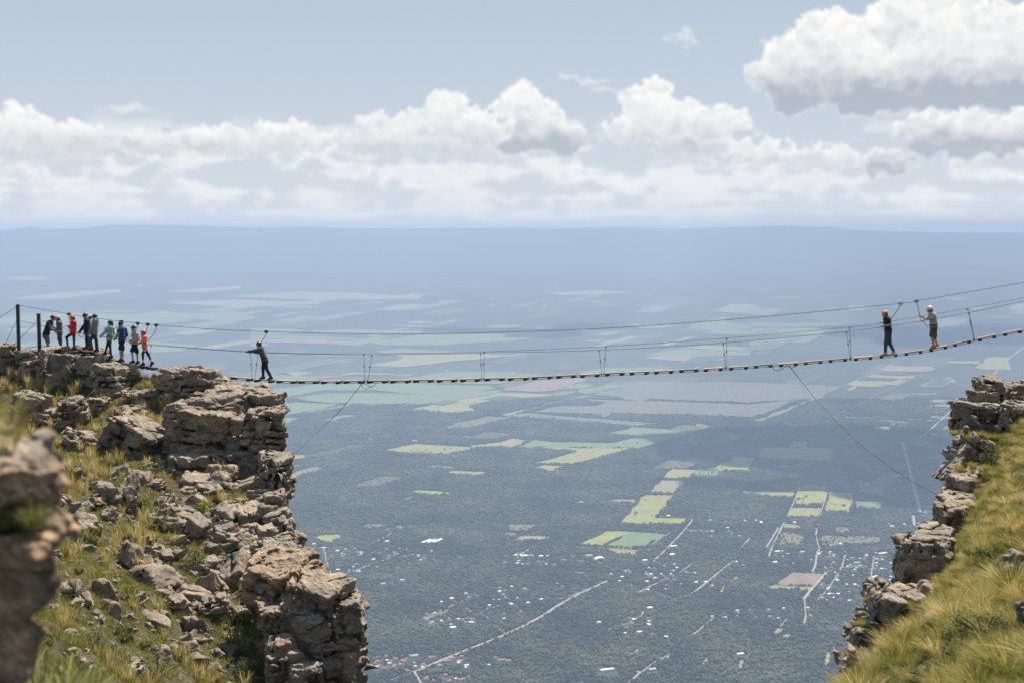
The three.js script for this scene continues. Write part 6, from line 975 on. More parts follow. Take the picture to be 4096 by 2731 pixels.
shrub('big rounded sage green bush low on the scree slope', leftH, 157, 681, 48, 40, SAGE, 1);
shrub('bright yellow green bush with upright sprays beside the lower buttress', leftH, 236, 655, 36, 42, LIME, 2);
shrub('dark low bush below the bright yellow green bush', leftH, 240, 684, 40, 26, DEEP, 22);
shrub('lime bush between two leaning stones of the scree', leftH, 199, 520, 24, 20, LIME, 3);
shrub('lime bush above the long flat scree stones', leftH, 195, 568, 24, 24, [0.17, 0.2, 0.05], 4);
shrub('dense dark green bush in the middle of the scree', leftH, 167, 522, 30, 20, DEEP, 5);
shrub('small round green bush near the split stone', leftH, 128, 602, 20, 18, LIME, 6);
shrub('grey green bush with white tips near the foreground rock', leftH, 73, 602, 26, 20, SAGE, 7);
shrub('white flecked bush at the lower end of the scree', leftH, 97, 652, 32, 26, [0.17, 0.19, 0.08], 8);
shrub('bush of yellow flowers beside the sage bush', leftH, 128, 640, 30, 22, [0.16, 0.18, 0.04], 9);
shrub('olive bush in the hollow below the broad square block', leftH, 74, 390, 22, 18, [0.12, 0.14, 0.035], 10);
shrub('lime bush on the block below the jutting slab', leftH, 252, 405, 14, 13, LIME, 11);
shrub('lime sprig on the cliff edge over the drop', leftH, 263, 476, 11, 15, LIME, 12);
shrub('trailing lime bush on the edge of the scree', leftH, 277, 505, 17, 24, [0.18, 0.2, 0.035], 13);
shrub('twiggy bush on the ledge above the sloping slab', leftH, 266, 560, 26, 12, [0.15, 0.15, 0.06], 14);
shrub('thin lime bush overhanging the slanting slabs', leftH, 306, 565, 8, 16, LIME, 15);
shrub('low green bush at the foot of the great outcrop', leftH, 152, 474, 26, 9, DEEP, 16);
shrub('small bright bush below the leaning block', leftH, 155, 472, 9, 8, LIME, 17);
shrub('little lime bush on the scree edge', leftH, 268, 540, 14, 10, LIME, 18);
shrub('low leafy bush in the lower grass of the opposite slope', rightH, 925, 690, 34, 26, [0.15, 0.18, 0.05], 19, 0.8);
shrub('green bush at the foot of the rounded crag', rightH, 873, 652, 26, 20, [0.16, 0.17, 0.05], 20, 0.8);
shrub('dark green bush in the upper grass of the opposite slope', rightH, 992, 470, 34, 26, DEEP, 21);
shrub('broad green bush in the corner of the opposite slope', rightH, 985, 640, 60, 30, [0.11, 0.15, 0.035], 23, 0.7);

{ const r = rng(818); for (let k = 0; k < 16; k++) { const u = 860 + r() * 160, v = 700 - r() * 190 - (u - 860) * 0.25; shrub('low leafy herb clump between the golden tussocks of the opposite slope', rightH, u, Math.max(v, 560), 16 + r() * 18, 10 + r() * 8, mixc([0.10, 0.14, 0.03], [0.2, 0.22, 0.06], r()), 900 + k, 0.6, 'herb_clump', 'herb clumps of the opposite slope'); }
  for (let k = 0; k < 20; k++) shrub('low leafy herb clump between the stones of the scree', leftH, 75 + r() * 195, 490 + r() * 185, 10 + r() * 12, 6 + r() * 7, mixc([0.07, 0.1, 0.025], [0.17, 0.2, 0.04], r()), 950 + k, 1, 'herb_clump', 'herb clumps of the scree'); }
// ---------------------------------------------------------------- foreground, close to the camera
{
  const d0 = 4.3, k = d0 / FOCAL, blobs = [[-6, 478, 66, 47, 0], [26, 480, 36, 30, 0.02], [-20, 440, 50, 14, 0], [-20, 541, 78, 19, -0.03], [46, 522, 17, 11, -0.04], [-10, 510, 50, 30, 0.12], [18, 578, 38, 34, 0.03], [-24, 600, 60, 34, -0.02], [-30, 650, 66, 50, 0], [-20, 720, 60, 44, 0.02]].map(([u, v, ru, rv, dz]) => [at(u, v, d0 + dz), ru * k, rv * k]), c = at(0, 570, d0), lo = [c.x - 0.32, c.y - 0.56, c.z - 0.34], hi = [c.x + 0.24, c.y + 0.47, c.z + 0.34];
  const g = surface((x, y, z) => {
    let s = 1e9; for (const [p, a, b] of blobs) { const q = (Math.hypot((x - p.x) / a, (y - p.y) / b, (z - p.z) / (a * 0.9)) - 1) * Math.min(a, b), h = Math.max(0, 0.02 - Math.abs(s - q)); s = Math.min(s, q) - h * h / 0.08; }
    return s - noise3(x * 9, y * 12, z * 9) * 0.024 - facet(x * 9, y * 17, z * 9, 5) * 0.019 - facet(x * 24, y * 40, z * 24, 9) * 0.006 - noise3(x * 34, y * 44, z * 34) * 0.006;
  }, lo, hi, 0.0085);
  g.translate(-c.x, -c.y, -c.z); paintRock(g, c.x * 4, c.y * 4, c.z * 4, 0.5); const m = mesh('foreground_rock', g, rockMat); m.position.copy(c);
  tag(m, 'blurred knobbly brown rock pile close to the camera beside the scree slope', 'rock');
}
{ // ledge plants and tall stems close to the lens
  const r = rng(71), list = [], stems = [];
  for (let k = 0; k < 26; k++) { const p = at(-14 + r() * 56, 522 + r() * 5, 4.12 + r() * 0.12); list.push([p.x, p.y, p.z, 0.05 + r() * 0.06, r() * 6.28, (r() - 0.5) * 0.5, ...mixc([0.1, 0.12, 0.035], [0.24, 0.23, 0.07], r())]); }
  for (let k = 0; k < 22; k++) { const p = at(20 + r() * 70, 690 + r() * 20, 6 + r() * 4); list.push([p.x, p.y, p.z, 0.16 + r() * 0.2, r() * 6.28, (r() - 0.5) * 0.4, ...mixc([0.16, 0.18, 0.045], [0.3, 0.28, 0.1], r())]); }
  for (let k = 0; k < 9; k++) { const p = at(-34 + r() * 52, 442 + r() * 16, 3.0 + r() * 0.9); stems.push([p.x, p.y, p.z, 0.14 + r() * 0.15, r() * 6.28, (r() - 0.5) * 0.3, ...mixc(STRAW, [0.34, 0.26, 0.07], r())]); }
  scatter('ledge_grass', 'blurred green plants growing on the foreground rocks', [tuftShape(60, { seed: 7, len: 0.8, r0: 0.35, width: 0.03, flop: 0.9, vary: 0.5 }), tuftShape(50, { seed: 17, len: 0.6, r0: 0.3, width: 0.035, flop: 1.1, vary: 0.5 })], list);
  scatter('foreground_grass', 'blurred ochre grass blades close to the camera', [tuftShape(11, { seed: 8, len: 1, r0: 0.12, width: 0.016, flop: 0.6 })], stems);
}
{ // weathered boards leaning in the straw grass
  const wood = std({ color: lin(0.5, 0.47, 0.43), map: tex(256, (x, y) => { const k = clamp(0.82 + ring(x * 0.2, y, 60, 3, 3) * 0.5, 0.3, 1); return [k, k, k]; }) });
  for (const [label, a, b, w] of [['weathered grey board leaning up between the rock stacks', [49, 443, 61.2], [54.5, 427.5, 61.8], 0.22], ['weathered grey board lying below the leaning board', [38, 441, 60.8], [47, 446, 60.8], 0.2]]) {
    const p = at(...a), q = at(...b), g = new THREE.BoxGeometry(w, p.distanceTo(q), 0.04), m = mesh('weathered_board', g, wood);
    m.position.copy(p).add(q).multiplyScalar(0.5); m.quaternion.setFromUnitVectors(V3(0, 1, 0), q.sub(p).normalize()); tag(m, label, 'board');
  }
}
// ---------------------------------------------------------------- the rope bridge
const span = (u) => 62.4 / (1 + 0.274 * (u - 512) / FOCAL);                // the bridge runs slightly towards the camera on the far bank
const wire = std({ color: lin(0.035, 0.034, 0.034), roughness: 0.6, metalness: 0.3 }), steel = std({ color: lin(0.03, 0.028, 0.027), roughness: 0.6, metalness: 0.2 });
const spanPts = (list, off = 0, dv = 0) => list.map(([u, v]) => at(u, v + dv, span(u) + off));
const tube = (pts, r, n = 8, straight = false) => new THREE.TubeGeometry(new THREE.CatmullRomCurve3(pts, false, 'catmullrom', straight ? 0 : 0.5), Math.max(4, n * pts.length), r, 5);
const DECK = [[62, 347.5], [80, 350.6], [92, 352], [104, 355.2], [112, 359.6], [123, 363.2], [134, 365.1], [149, 367], [180, 371.5], [212, 375.3], [232, 377], [242, 378], [264, 379.9], [287, 380.9], [309, 381.2], [331, 381.2], [354, 381], [378, 380.7], [447, 379.7], [519, 377.8], [542.5, 376.8], [590, 374.4], [639, 372], [689, 369.8], [739, 367], [764, 365.2], [813, 361.7], [838, 359.3], [864, 357.2], [888, 355.2], [914, 352], [938, 347.8], [961.6, 342.7], [987, 336.8], [1024, 329.8], [1060, 322.5], [1110, 311]];
const deckCurve = new THREE.CatmullRomCurve3(spanPts(DECK), false, 'catmullrom', 0.5);
const vOf = (list, u) => { let k = 1; while (k < list.length - 1 && list[k][0] < u) k++; const [a, b] = [list[k - 1], list[k]]; return lerp(a[1], b[1], (u - a[0]) / (b[0] - a[0])); };
const bridge = thing('rope_bridge', 'long sagging bridge of wooden boards hung on thin steel cables between two cliffs', 'bridge');
for (const off of [-0.21, 0.21]) for (const dv of [0.4, 1.9]) mesh('foot_cable', tube(spanPts(DECK, off, dv), 0.010, 5), wire, bridge);
const HAND_NEAR = [[40, 319.9], [60, 327], [78.5, 332.5], [100, 336.3], [114, 339], [129.5, 342], [138, 343.3], [152, 345.2], [175, 346.9], [225, 350.4], [246, 351.7], [266, 352.7], [318, 354.1], [364, 354.7], [482, 352.8], [599, 350], [723, 342.9], [846, 331.7], [908, 323.2], [969, 312.8], [1024, 301.2], [1110, 282]];
const HAND_FAR = [[20, 321], [44, 326], [70, 331.5], [92, 335], [114, 338.4], [138, 342.6], [175, 346.3], [225, 350], [266, 352.3], [318, 353.5], [364, 353.6], [484, 351.6], [606, 346.3], [726.5, 338], [849.6, 327.1], [908, 318.6], [968, 308.5], [1024, 297.8], [1110, 279]];
mesh('hand_cable', tube(spanPts(HAND_NEAR, -0.42), 0.009, 6), wire, bridge);
mesh('hand_cable', tube(spanPts(HAND_FAR, 0.42), 0.009, 6), wire, bridge);
// boards
const boardTex = tex(256, (x, y) => { const k = clamp(0.78 + ring(x * 0.15, y, 40, 2, 3) * 0.7 + ring(x, y, 12, 5, 3) * 0.2, 0.3, 1); return [k, k * 0.98, k * 0.95]; });
const boardMats = [0, 1, 2].map((k) => std({ color: lin(0.50 - k * 0.05, 0.37 - k * 0.03, 0.25 - k * 0.015), map: boardTex }));
const oldBoard = std({ color: lin(0.17, 0.13, 0.1), map: boardTex });
const zx = (X0, s) => (x) => X0 + x * s, b1 = zx(250, 0.10633), b2 = zx(500, 0.10633), b3 = zx(750, 0.10633), z1u = (x) => x * 0.0744;
const BOARDS = [[1065, 1215], [1235, 1350], [1365, 1440], [1450, 1560], [1600, 1690], [1695, 1830], [1840, 1960], [1985, 2100]].map((e) => e.map(z1u)).concat([[160, 170.5], [173, 183.5], [186, 197], [199.5, 210], [212.5, 219.5], [232, 251.5]],
  [[50, 220], [260, 430], [465, 640], [678, 853], [888, 1063], [1110, 1290], [1328, 1505], [1543, 1720], [1765, 1940], [1985, 2160], [2212, 2390]].map((e) => e.map(b1)),
  [[80, 265], [305, 490], [535, 715], [758, 938], [990, 1170], [1222, 1403], [1453, 1633], [1688, 1868], [1918, 2100], [2155, 2338]].map((e) => e.map(b2)),
  [[37, 217], [273, 455], [505, 687], [737, 918], [975, 1158], [1215, 1395], [1448, 1628], [1680, 1860], [1905, 2085], [2137, 2318], [2375, 2560]].map((e) => e.map(b3)));
const boardFrame = (u) => { const e = 1.5, a = at(u - e, vOf(DECK, u - e), span(u - e)), b = at(u + e, vOf(DECK, u + e), span(u + e)), t = b.clone().sub(a).normalize(), n = t.clone().cross(V3(0, 1, 0)).normalize(), up = n.clone().cross(t); return new THREE.Matrix4().makeBasis(t, up, n.negate ? n.clone() : n); };
BOARDS.forEach(([u0, u1], i) => {
  const u = (u0 + u1) / 2, a = at(u0, vOf(DECK, u0), span(u0)), b = at(u1, vOf(DECK, u1), span(u1)), L = a.distanceTo(b);
  const g = new THREE.BoxGeometry(L, 0.042, i < 8 ? 0.28 : 0.38), p = mesh('plank', g, i < 8 ? oldBoard : boardMats[i % 3], bridge);
  p.position.copy(a).add(b).multiplyScalar(0.5); p.position.y += 0.015; p.quaternion.setFromRotationMatrix(boardFrame(u)); p.rotateX(Math.sin(i * 2.3) * 0.04);
  for (const s of [-1, 1]) { const h = mesh('bracket', new THREE.BoxGeometry(0.13, 0.085, 0.48), steel, p); h.position.set(s * (L / 2 - 0.1), -0.065, 0); }
});
// hangers between hand cables and deck
const HANG = [[z1u(2030), z1u(1975), 0], [250.1, 251.8, 0], [257.7, 254.3, 1], [363.5, 364.6, 1], [371.7, 367.2, 0], [480.5, 481.5, 0], [484, 483.5, 1], [599, 602, 0], [606, 603.5, 1], [723.5, 725.3, 0], [726.7, 726.6, 1], [846.4, 850.7, 0], [849.6, 851.3, 1], [968, 974.6, 1], [969.2, 975, 0]];
for (const [ut, ub, far] of HANG) {
  const list = far ? HAND_FAR : HAND_NEAR, off = far ? 0.42 : -0.42, a = at(ut, vOf(list, ut), span(ut) + off), b = at(ub, vOf(DECK, ub) + 2, span(ub) + off * 0.55), m = a.clone().lerp(b, 0.45); m.x += 0.012;
  const hg = mesh('hanger', tube([a, m, b], 0.008, 5), wire, bridge);
  for (const t of [0.03, 0.42, 0.93]) { const c = mesh('clamp', new THREE.CylinderGeometry(0.024, 0.024, 0.09, 6), steel, hg); c.position.copy(a).lerp(b, t); }
}
// guy lines to the rocks below
const guyL = [[361.6, 383.5], [342.5, 407.4], [322.3, 427.6], [309.5, 438.2], [301, 447.8], [285, 461.5], [279, 467]].map(([u, v], i) => at(u, v, lerp(span(361), 57.6, i / 6)));
mesh('guy_line', tube(guyL, 0.013, 8), wire, bridge);
const guyR = [[788.8, 364.9], [811.7, 393.6], [833, 417], [842.5, 426.5], [856.3, 440.3], [869, 451], [880.8, 459.5], [889.8, 466.7], [904, 475.5], [918, 484], [934, 492.5], [945.6, 496.8], [953, 498.5]].map(([u, v], i) => at(u, v, lerp(span(789), 33, (i / 12) ** 1.15)));
mesh('guy_line', tube(guyR, 0.012, 8), wire, bridge);
for (const L of [[[361.6, 382.5], [362, 386.5], [366, 388.6], [371, 386.6], [375, 384.5], [376.4, 381]], [[362, 383], [366.5, 384.5], [370.5, 386.5]], [[789, 364.8], [783, 368], [777, 370.3], [773.5, 368.3], [774, 365.8]], [[786, 365], [791, 367.5], [795, 366.5], [795, 364]]]) mesh('cable_tail', tube(spanPts(L, -0.25), 0.012, 6), wire, bridge);

// safety cable above the heads
const TOP = [[-30, 334], [0, 317], [18, 305.9], [19.7, 305.7], [68.4, 314.1], [90, 317.5], [120.5, 321.4], [137, 323.2], [156, 325], [175, 326.6], [225, 329.9], [266, 331.6], [335.5, 333.3], [425, 333.9], [500, 332.2], [606, 328.2], [750, 318], [899, 303.7], [917, 301], [1024, 282.5], [1110, 266]];
tag(mesh('safety_cable', tube(spanPts(TOP), 0.011, 8), wire), 'single steel safety cable strung above the heads of the walkers', 'cable');

// posts with their stays
const green = std({ color: lin(0.012, 0.022, 0.016), roughness: 0.5 });
function post(label, u, v0, v1, d, stays) {
  const p = thing('steel_post', label, 'post'), a = at(u, v1, d), b = at(u, v0, d); p.position.copy(a);
  const g = new THREE.BoxGeometry(0.14, a.distanceTo(b) + 0.3, 0.14); g.translate(0, a.distanceTo(b) / 2 - 0.15, 0); mesh('shaft', g, green, p);
  const c = new THREE.BoxGeometry(0.16, 0.03, 0.16); c.translate(0, a.distanceTo(b), 0); mesh('cap', c, green, p);
  for (const [x0, y0, x1, y1, dd] of stays) mesh('stay_wire', tube([at(x0, y0, d).sub(a), at((x0 + x1) / 2, (y0 + y1) / 2 + 0.15, d + dd / 2).sub(a), at(x1, y1, d + dd).sub(a)], 0.011, 4), wire, p);
}
post('tall dark green steel post carrying the safety cable on the ridge', 18.6, 304.9, 351.5, 69, [[16, 321, 5, 344, -1], [20, 321, 44, 326, 0.3], [18, 348, 44, 345.2, 1], [8, 345.6, 18, 346.3, 0]]);
post('shorter dark green steel post carrying the hand cables on the ridge', 39.2, 314, 351.5, 68.6, [[38, 320.5, 12, 346, 0.6], [38, 346, 20, 350, -0.5], [40, 345.2, 66, 347.3, 0], [40, 346.5, 64, 347.8, -0.2]]);
// ---------------------------------------------------------------- people: a skeleton of tapered bones meshed as one skin, clothes over it
function bonesField(bones, k, extra = 0) {
  const B = bones.map(([a, b, ra, rb]) => ({ ax: a.x, ay: a.y, az: a.z, dx: b.x - a.x, dy: b.y - a.y, dz: b.z - a.z, ra: ra + extra, rb: rb + extra })); for (const b of B) b.q = 1 / Math.max(1e-9, b.dx * b.dx + b.dy * b.dy + b.dz * b.dz);
  return (x, y, z) => {
    let s = 1e9;
    for (const b of B) {
      const px = x - b.ax, py = y - b.ay, pz = z - b.az; let t = (px * b.dx + py * b.dy + pz * b.dz) * b.q; t = t < 0 ? 0 : t > 1 ? 1 : t;
      const ex = px - b.dx * t, ey = py - b.dy * t, ez = pz - b.dz * t, d = Math.sqrt(ex * ex + ey * ey + ez * ez) - (b.ra + (b.rb - b.ra) * t);
      const h = k - Math.abs(s - d); s = Math.min(s, d) - (h > 0 ? h * h / (4 * k) : 0);
    }
    return s;
  };
}
function boneBox(bones, pad) { const lo = [1e9, 1e9, 1e9], hi = [-1e9, -1e9, -1e9]; for (const [a, b, ra, rb] of bones) for (const [p, r] of [[a, ra], [b, rb]]) ['x', 'y', 'z'].forEach((c, i) => { lo[i] = Math.min(lo[i], p[c] - r - pad); hi[i] = Math.max(hi[i], p[c] + r + pad); }); return [lo, hi]; }
function skinned(bones, { k = 0.03, extra = 0, cell = 0.015, wrinkle = 0, clip } = {}) {
  const f0 = bonesField(bones, k, extra), [lo, hi] = boneBox(bones, extra + 0.05), w = wrinkle;
  return surface((x, y, z) => { let d = f0(x, y, z); if (w && Math.abs(d) < 0.05) d += noise3(x * 11, y * 15, z * 11) * w; if (clip) d = Math.max(d, clip(x, y, z)); return d; }, lo, hi, cell);
}
const ZOOM = { 1: (p) => [p[0] * 0.0744, 287.5 + p[1] * 0.0744], 2: (p) => [225 + p[0] * 0.08503, 312.5 + p[1] * 0.08503], 3: (p) => [837.5 + p[0] * 0.07929, 275 + p[1] * 0.07929] };
const cloth = {}; const dye = (r, g, b, rough = 0.95) => (cloth[[r, g, b, rough]] ??= std({ color: lin(r, g, b), roughness: rough }));
const skinTone = [std({ color: lin(0.46, 0.27, 0.19), roughness: 0.6 }), std({ color: lin(0.52, 0.32, 0.23), roughness: 0.6 }), std({ color: lin(0.36, 0.2, 0.13), roughness: 0.6 })];
const seat = {};
function person(o) {
  const Q = ZOOM[o.zoom], [pu] = Q(o.pelvis), d = span(pu) + (o.deep ?? 0), face = o.face ?? -1;
  const J = (p, side = 0) => { const [u, v] = Q(p); return at(u, v, d + side); };
  const root = thing('person', o.label, 'person', o.group), toes = [J(o.near[2]), J(o.far[2])], base = J(o.pelvis); base.y = Math.min(toes[0].y, toes[1].y) - 0.04; root.position.copy(base);
  const L = (p, side) => J(p, side).sub(base), P = { head: L(o.head), neck: L(o.neck), chest: L(o.chest), pelvis: L(o.pelvis) };
  const sh = o.slim ? 0.15 : 0.18, hp = 0.095, sd = { near: -1, far: 1 }, bones = {}, S = o.slim ? 0.88 : 1;
  const up = P.chest.clone().sub(P.pelvis).normalize();
  for (const k of ['near', 'far']) {
    const s = sd[k], arm = o[k + 'Arm'], leg = o[k];
    bones[k] = { sh: L(arm[0], s * sh), el: L(arm[1], s * (sh + 0.04)), ha: L(arm[2], s * (sh + (o.reach ?? -0.02))), hip: P.pelvis.clone().add(V3(0, -0.02, s * hp)), kn: L(leg[0], s * 0.1), an: L(leg[1], s * 0.09), to: L(leg[2], s * 0.1) };
  }
  const N = bones.near, F = bones.far, torso = [], arms = [], legs = [];
  for (const b of [N, F]) {
    const s = Math.sign(b.sh.z - P.chest.z), top = P.neck.clone().lerp(P.chest, 0.35).add(V3(0, 0, s * 0.09)), mid = P.chest.clone().lerp(P.pelvis, 0.5).add(V3(0, 0, s * 0.065)), hip = P.pelvis.clone().add(V3(0, 0.0, s * 0.07));
    torso.push([top, mid, 0.112 * S, 0.1 * S], [mid, hip, 0.1 * S, 0.112 * S], [top, b.sh, 0.075 * S, 0.062 * S]);
    arms.push([b.sh, b.el, 0.054 * S, 0.043 * S], [b.el, b.ha, 0.041 * S, 0.029 * S]);
    legs.push([b.hip, b.kn, 0.088 * S, 0.06 * S], [b.kn, b.an, 0.058 * S, 0.04 * S]);
  }
  const fx = face, hd = P.head, headB = [[P.neck, hd.clone().add(V3(-fx * 0.01, -0.05, 0)), 0.056, 0.055]];
  const feet = [N, F].map((b) => { const dir = b.to.clone().sub(b.an), heel = b.an.clone().add(V3(-Math.sign(dir.x || fx) * 0.045, -0.05, 0)); return [[b.an, heel, 0.042, 0.04], [heel, b.to, 0.042, 0.036], [b.an, b.to, 0.04, 0.03]]; });
  const skinM = skinTone[o.tone ?? 0], body = [skinned([...torso, ...arms, ...legs, ...headB, ...feet.flat()], { k: 0.035, cell: 0.016 })];
  // head with face
  { const c = hd, ell = (x, y, z, cx, cy, cz, a, b, e) => (Math.hypot((x - c.x - fx * cx) / a, (y - c.y - cy) / b, (z - c.z - cz) / e) - 1) * Math.min(a, b, e), sm = (a, b, k) => { const h = Math.max(0, k - Math.abs(a - b)); return Math.min(a, b) - h * h / (4 * k); };
    body.push(surface((x, y, z) => {
      let q = sm(ell(x, y, z, -0.008, 0.012, 0, 0.098, 0.108, 0.078), ell(x, y, z, 0.03, -0.07, 0, 0.062, 0.058, 0.055), 0.05);
      q = sm(q, ell(x, y, z, 0.096, -0.02, 0, 0.02, 0.026, 0.014), 0.02);                                                // nose
      q = sm(q, ell(x, y, z, 0.074, -0.104, 0, 0.02, 0.016, 0.022), 0.02);                                              // chin
      q = sm(q, ell(x, y, z, 0.087, -0.068, 0, 0.012, 0.012, 0.024), 0.012);                                            // lips
      for (const s of [-1, 1]) { q = Math.max(q, -ell(x, y, z, 0.09, 0.012, s * 0.033, 0.016, 0.012, 0.018)); q = sm(q, ell(x, y, z, 0.074, 0.01, s * 0.033, 0.013, 0.012, 0.013), 0.003); q = sm(q, ell(x, y, z, -0.01, -0.012, s * 0.08, 0.022, 0.03, 0.01), 0.008); }   // eyes, ears
      return q;
    }, [c.x - 0.15, c.y - 0.16, c.z - 0.12], [c.x + 0.15, c.y + 0.15, c.z + 0.12], 0.0075)); }
  // hands: palm, four fingers of different length curled round the rope, a thumb from the side of the palm
  for (const b of [N, F]) {
    const f = b.ha.clone().sub(b.el).normalize(), dn = V3(0, -1, 0).addScaledVector(f, f.y).normalize(), across = f.clone().cross(dn), w = b.ha, hb = [[w.clone().addScaledVector(f, -0.02), w.clone().addScaledVector(f, 0.045), 0.024, 0.028]];
    [[-0.028, 0.032, 0.008], [-0.01, 0.037, 0.0085], [0.009, 0.034, 0.0085], [0.027, 0.027, 0.0075]].forEach(([s, l, r]) => { const k0 = w.clone().addScaledVector(f, 0.055).addScaledVector(across, s), k1 = k0.clone().addScaledVector(f, l).addScaledVector(dn, 0.008), k2 = k1.clone().addScaledVector(dn, l * 0.8).addScaledVector(f, -0.004), k3 = k2.clone().addScaledVector(f, -l * 0.6); hb.push([k0, k1, r + 0.001, r], [k1, k2, r, r], [k2, k3, r, r - 0.001]); });
    const t0 = w.clone().addScaledVector(f, 0.012).addScaledVector(across, -0.028), t1 = t0.clone().addScaledVector(f, 0.03).addScaledVector(across, -0.016).addScaledVector(dn, 0.02), t2 = t1.clone().addScaledVector(f, 0.02).addScaledVector(across, 0.012).addScaledVector(dn, 0.018); hb.push([t0, t1, 0.012, 0.011], [t1, t2, 0.0105, 0.009]);
    body.push(skinned(hb, { k: 0.008, cell: 0.006 }));
  }
  mesh('body', mergeGeometries(body), skinM, root);
  // clothes
  const part = (name, bones, colour, opt = {}) => mesh(name, skinned(bones, { k: 0.03, cell: 0.016, wrinkle: 0.012, ...opt }), Array.isArray(colour) ? dye(...colour) : colour, root);
  const cut = (list, t) => list.map(([a, b, ra, rb]) => [a, a.clone().lerp(b, t), ra, lerp(ra, rb, t)]);
  const sleeve = o.sleeve ?? 'long', low = P.pelvis.clone().addScaledVector(up, -0.06), hem = [P.chest.clone().lerp(P.pelvis, 0.5), low, 0.115 * S, 0.125 * S];
  const top = [...torso, hem];
  if (o.vest) { part(o.topName ?? 'vest', top, o.top, { extra: 0.032 }); part('sleeve', arms.slice(0, 2).map((e, i) => (i === 1 ? cut([e], 0.93)[0] : e)), o.sleeveColour, { extra: 0.022 }); part('sleeve', arms.slice(2).map((e, i) => (i === 1 ? cut([e], 0.93)[0] : e)), o.sleeveColour, { extra: 0.022 }); }
  else part(o.topName ?? 'jacket', [...top, ...(sleeve === 'long' ? arms.map((e, i) => (i % 2 ? cut([e], 0.93)[0] : e)) : [arms[0], arms[2]].flatMap((e) => cut([e], 0.62)))], o.top, { extra: o.loose ?? 0.026 });
  if (o.hood) { const h = P.neck.clone().add(V3(-fx * 0.07, 0.0, 0)); part('hood', [[h.clone().add(V3(0, 0.03, -0.06)), h.clone().add(V3(0, 0.03, 0.06)), 0.07, 0.07]], o.top, { extra: 0 }); }
  if (o.stripe) part('sleeve_stripe', arms.slice(0, 2).map((e, i) => (i === 1 ? cut([e], 0.9)[0] : e)), o.stripe, { extra: 0.032 });
  if (o.shirt) part('shirt_hem', [[P.pelvis.clone().addScaledVector(up, 0.04), P.pelvis.clone().addScaledVector(up, -0.1), 0.15 * S, 0.165 * S]], o.shirt, { extra: 0 });
  const seatB = [P.pelvis.clone().add(V3(0, 0.05, -0.06)), P.pelvis.clone().add(V3(0, -0.02, 0.06)), 0.115 * S, 0.12 * S];
  const legLen = { long: 0.96, capri: 0.55 }[o.legs];
  if (o.legs === 'shorts') part('shorts', [seatB, ...cut([legs[0], legs[2]], 0.9).map(([a, b, ra]) => [a, b, ra + 0.005, 0.088])], o.bottom, { extra: 0.022 });
  else part(o.bottomName ?? 'trousers', [seatB, legs[0], legs[2], ...cut([legs[1], legs[3]], legLen)].map(([a, b, ra, rb]) => [a, b, ra, o.wide ? Math.max(rb, 0.062) : rb]), o.bottom, { extra: o.tight ? 0.010 : 0.022, wrinkle: o.tight ? 0.004 : 0.014 });
  feet.forEach((f) => { part('shoe', f, o.shoes ?? [0.03, 0.03, 0.03], { extra: 0.012, wrinkle: 0, cell: 0.013 }); });
  feet.forEach(([, [heel, toe]]) => { if (o.sole) part('sole', [[heel.clone().add(V3(0, -0.03, 0)), toe.clone().add(V3(0, -0.022, 0)), 0.034, 0.032]], o.sole, { extra: 0.012, wrinkle: 0, cell: 0.013, k: 0.01 }); });
  // helmet: shell with a rim, chin strap
  { const c = hd.clone().add(V3(-fx * 0.012, 0.035, 0)); const hm = mesh('helmet', surface((x, y, z) => { const q = Math.hypot((x - c.x) / 0.132, (y - c.y) / 0.118, (z - c.z) / 0.112) - 1; return Math.max(q * 0.112, -(y - c.y + 0.035 + (x - c.x) * fx * 0.12), -(Math.hypot((x - c.x) / 0.118, (y - c.y) / 0.104, (z - c.z) / 0.098) - 1) * 0.1) ; }, [c.x - 0.16, c.y - 0.1, c.z - 0.14], [c.x + 0.16, c.y + 0.15, c.z + 0.14], 0.009), dye(...o.helmet, 0.35), root);
    const strap = new THREE.TubeGeometry(new THREE.CatmullRomCurve3([c.clone().add(V3(fx * 0.02, -0.03, -0.085)), hd.clone().add(V3(fx * 0.045, -0.1, -0.045)), hd.clone().add(V3(fx * 0.045, -0.125, 0)), hd.clone().add(V3(fx * 0.045, -0.1, 0.045)), c.clone().add(V3(fx * 0.02, -0.03, 0.085))]), 14, 0.007, 5); mesh('chin_strap', strap, dye(0.02, 0.02, 0.02), hm); }
  if (o.hair) { const h = hd.clone().add(V3(-fx * 0.07, -0.02, 0)), e = h.clone().add(V3(-fx * (o.tail ? 0.06 : 0.01), -(o.hairLen ?? 0.06), 0)); part('hair', [[h, e, 0.065, o.tail ? 0.03 : 0.05], [h.clone().add(V3(0, 0, -0.045)), h.clone().add(V3(0, 0, 0.045)), 0.05, 0.05]], o.hair, { extra: 0, wrinkle: 0.02, cell: 0.012 }); }
  if (o.harness !== null) {
    const c = P.pelvis.clone().addScaledVector(up, 0.07), belt = skinned([...torso, hem], { k: 0.03, extra: 0.044, cell: 0.016, clip: (x, y, z) => Math.abs((x - c.x) * up.x + (y - c.y) * up.y + (z - c.z) * up.z) - 0.03 }), hs = mesh('harness', belt, dye(...(o.harness ?? [0.02, 0.02, 0.022])), root);
    for (const b of [N, F]) { const dir = b.kn.clone().sub(b.hip).normalize(), m = b.hip.clone().addScaledVector(dir, 0.12), t = new THREE.TorusGeometry(0.098 * S, 0.016, 6, 18), lp = mesh('leg_loop', t, dye(...(o.loops ?? o.harness ?? [0.02, 0.02, 0.022])), hs); lp.position.copy(m); lp.quaternion.setFromUnitVectors(V3(0, 0, 1), dir); }
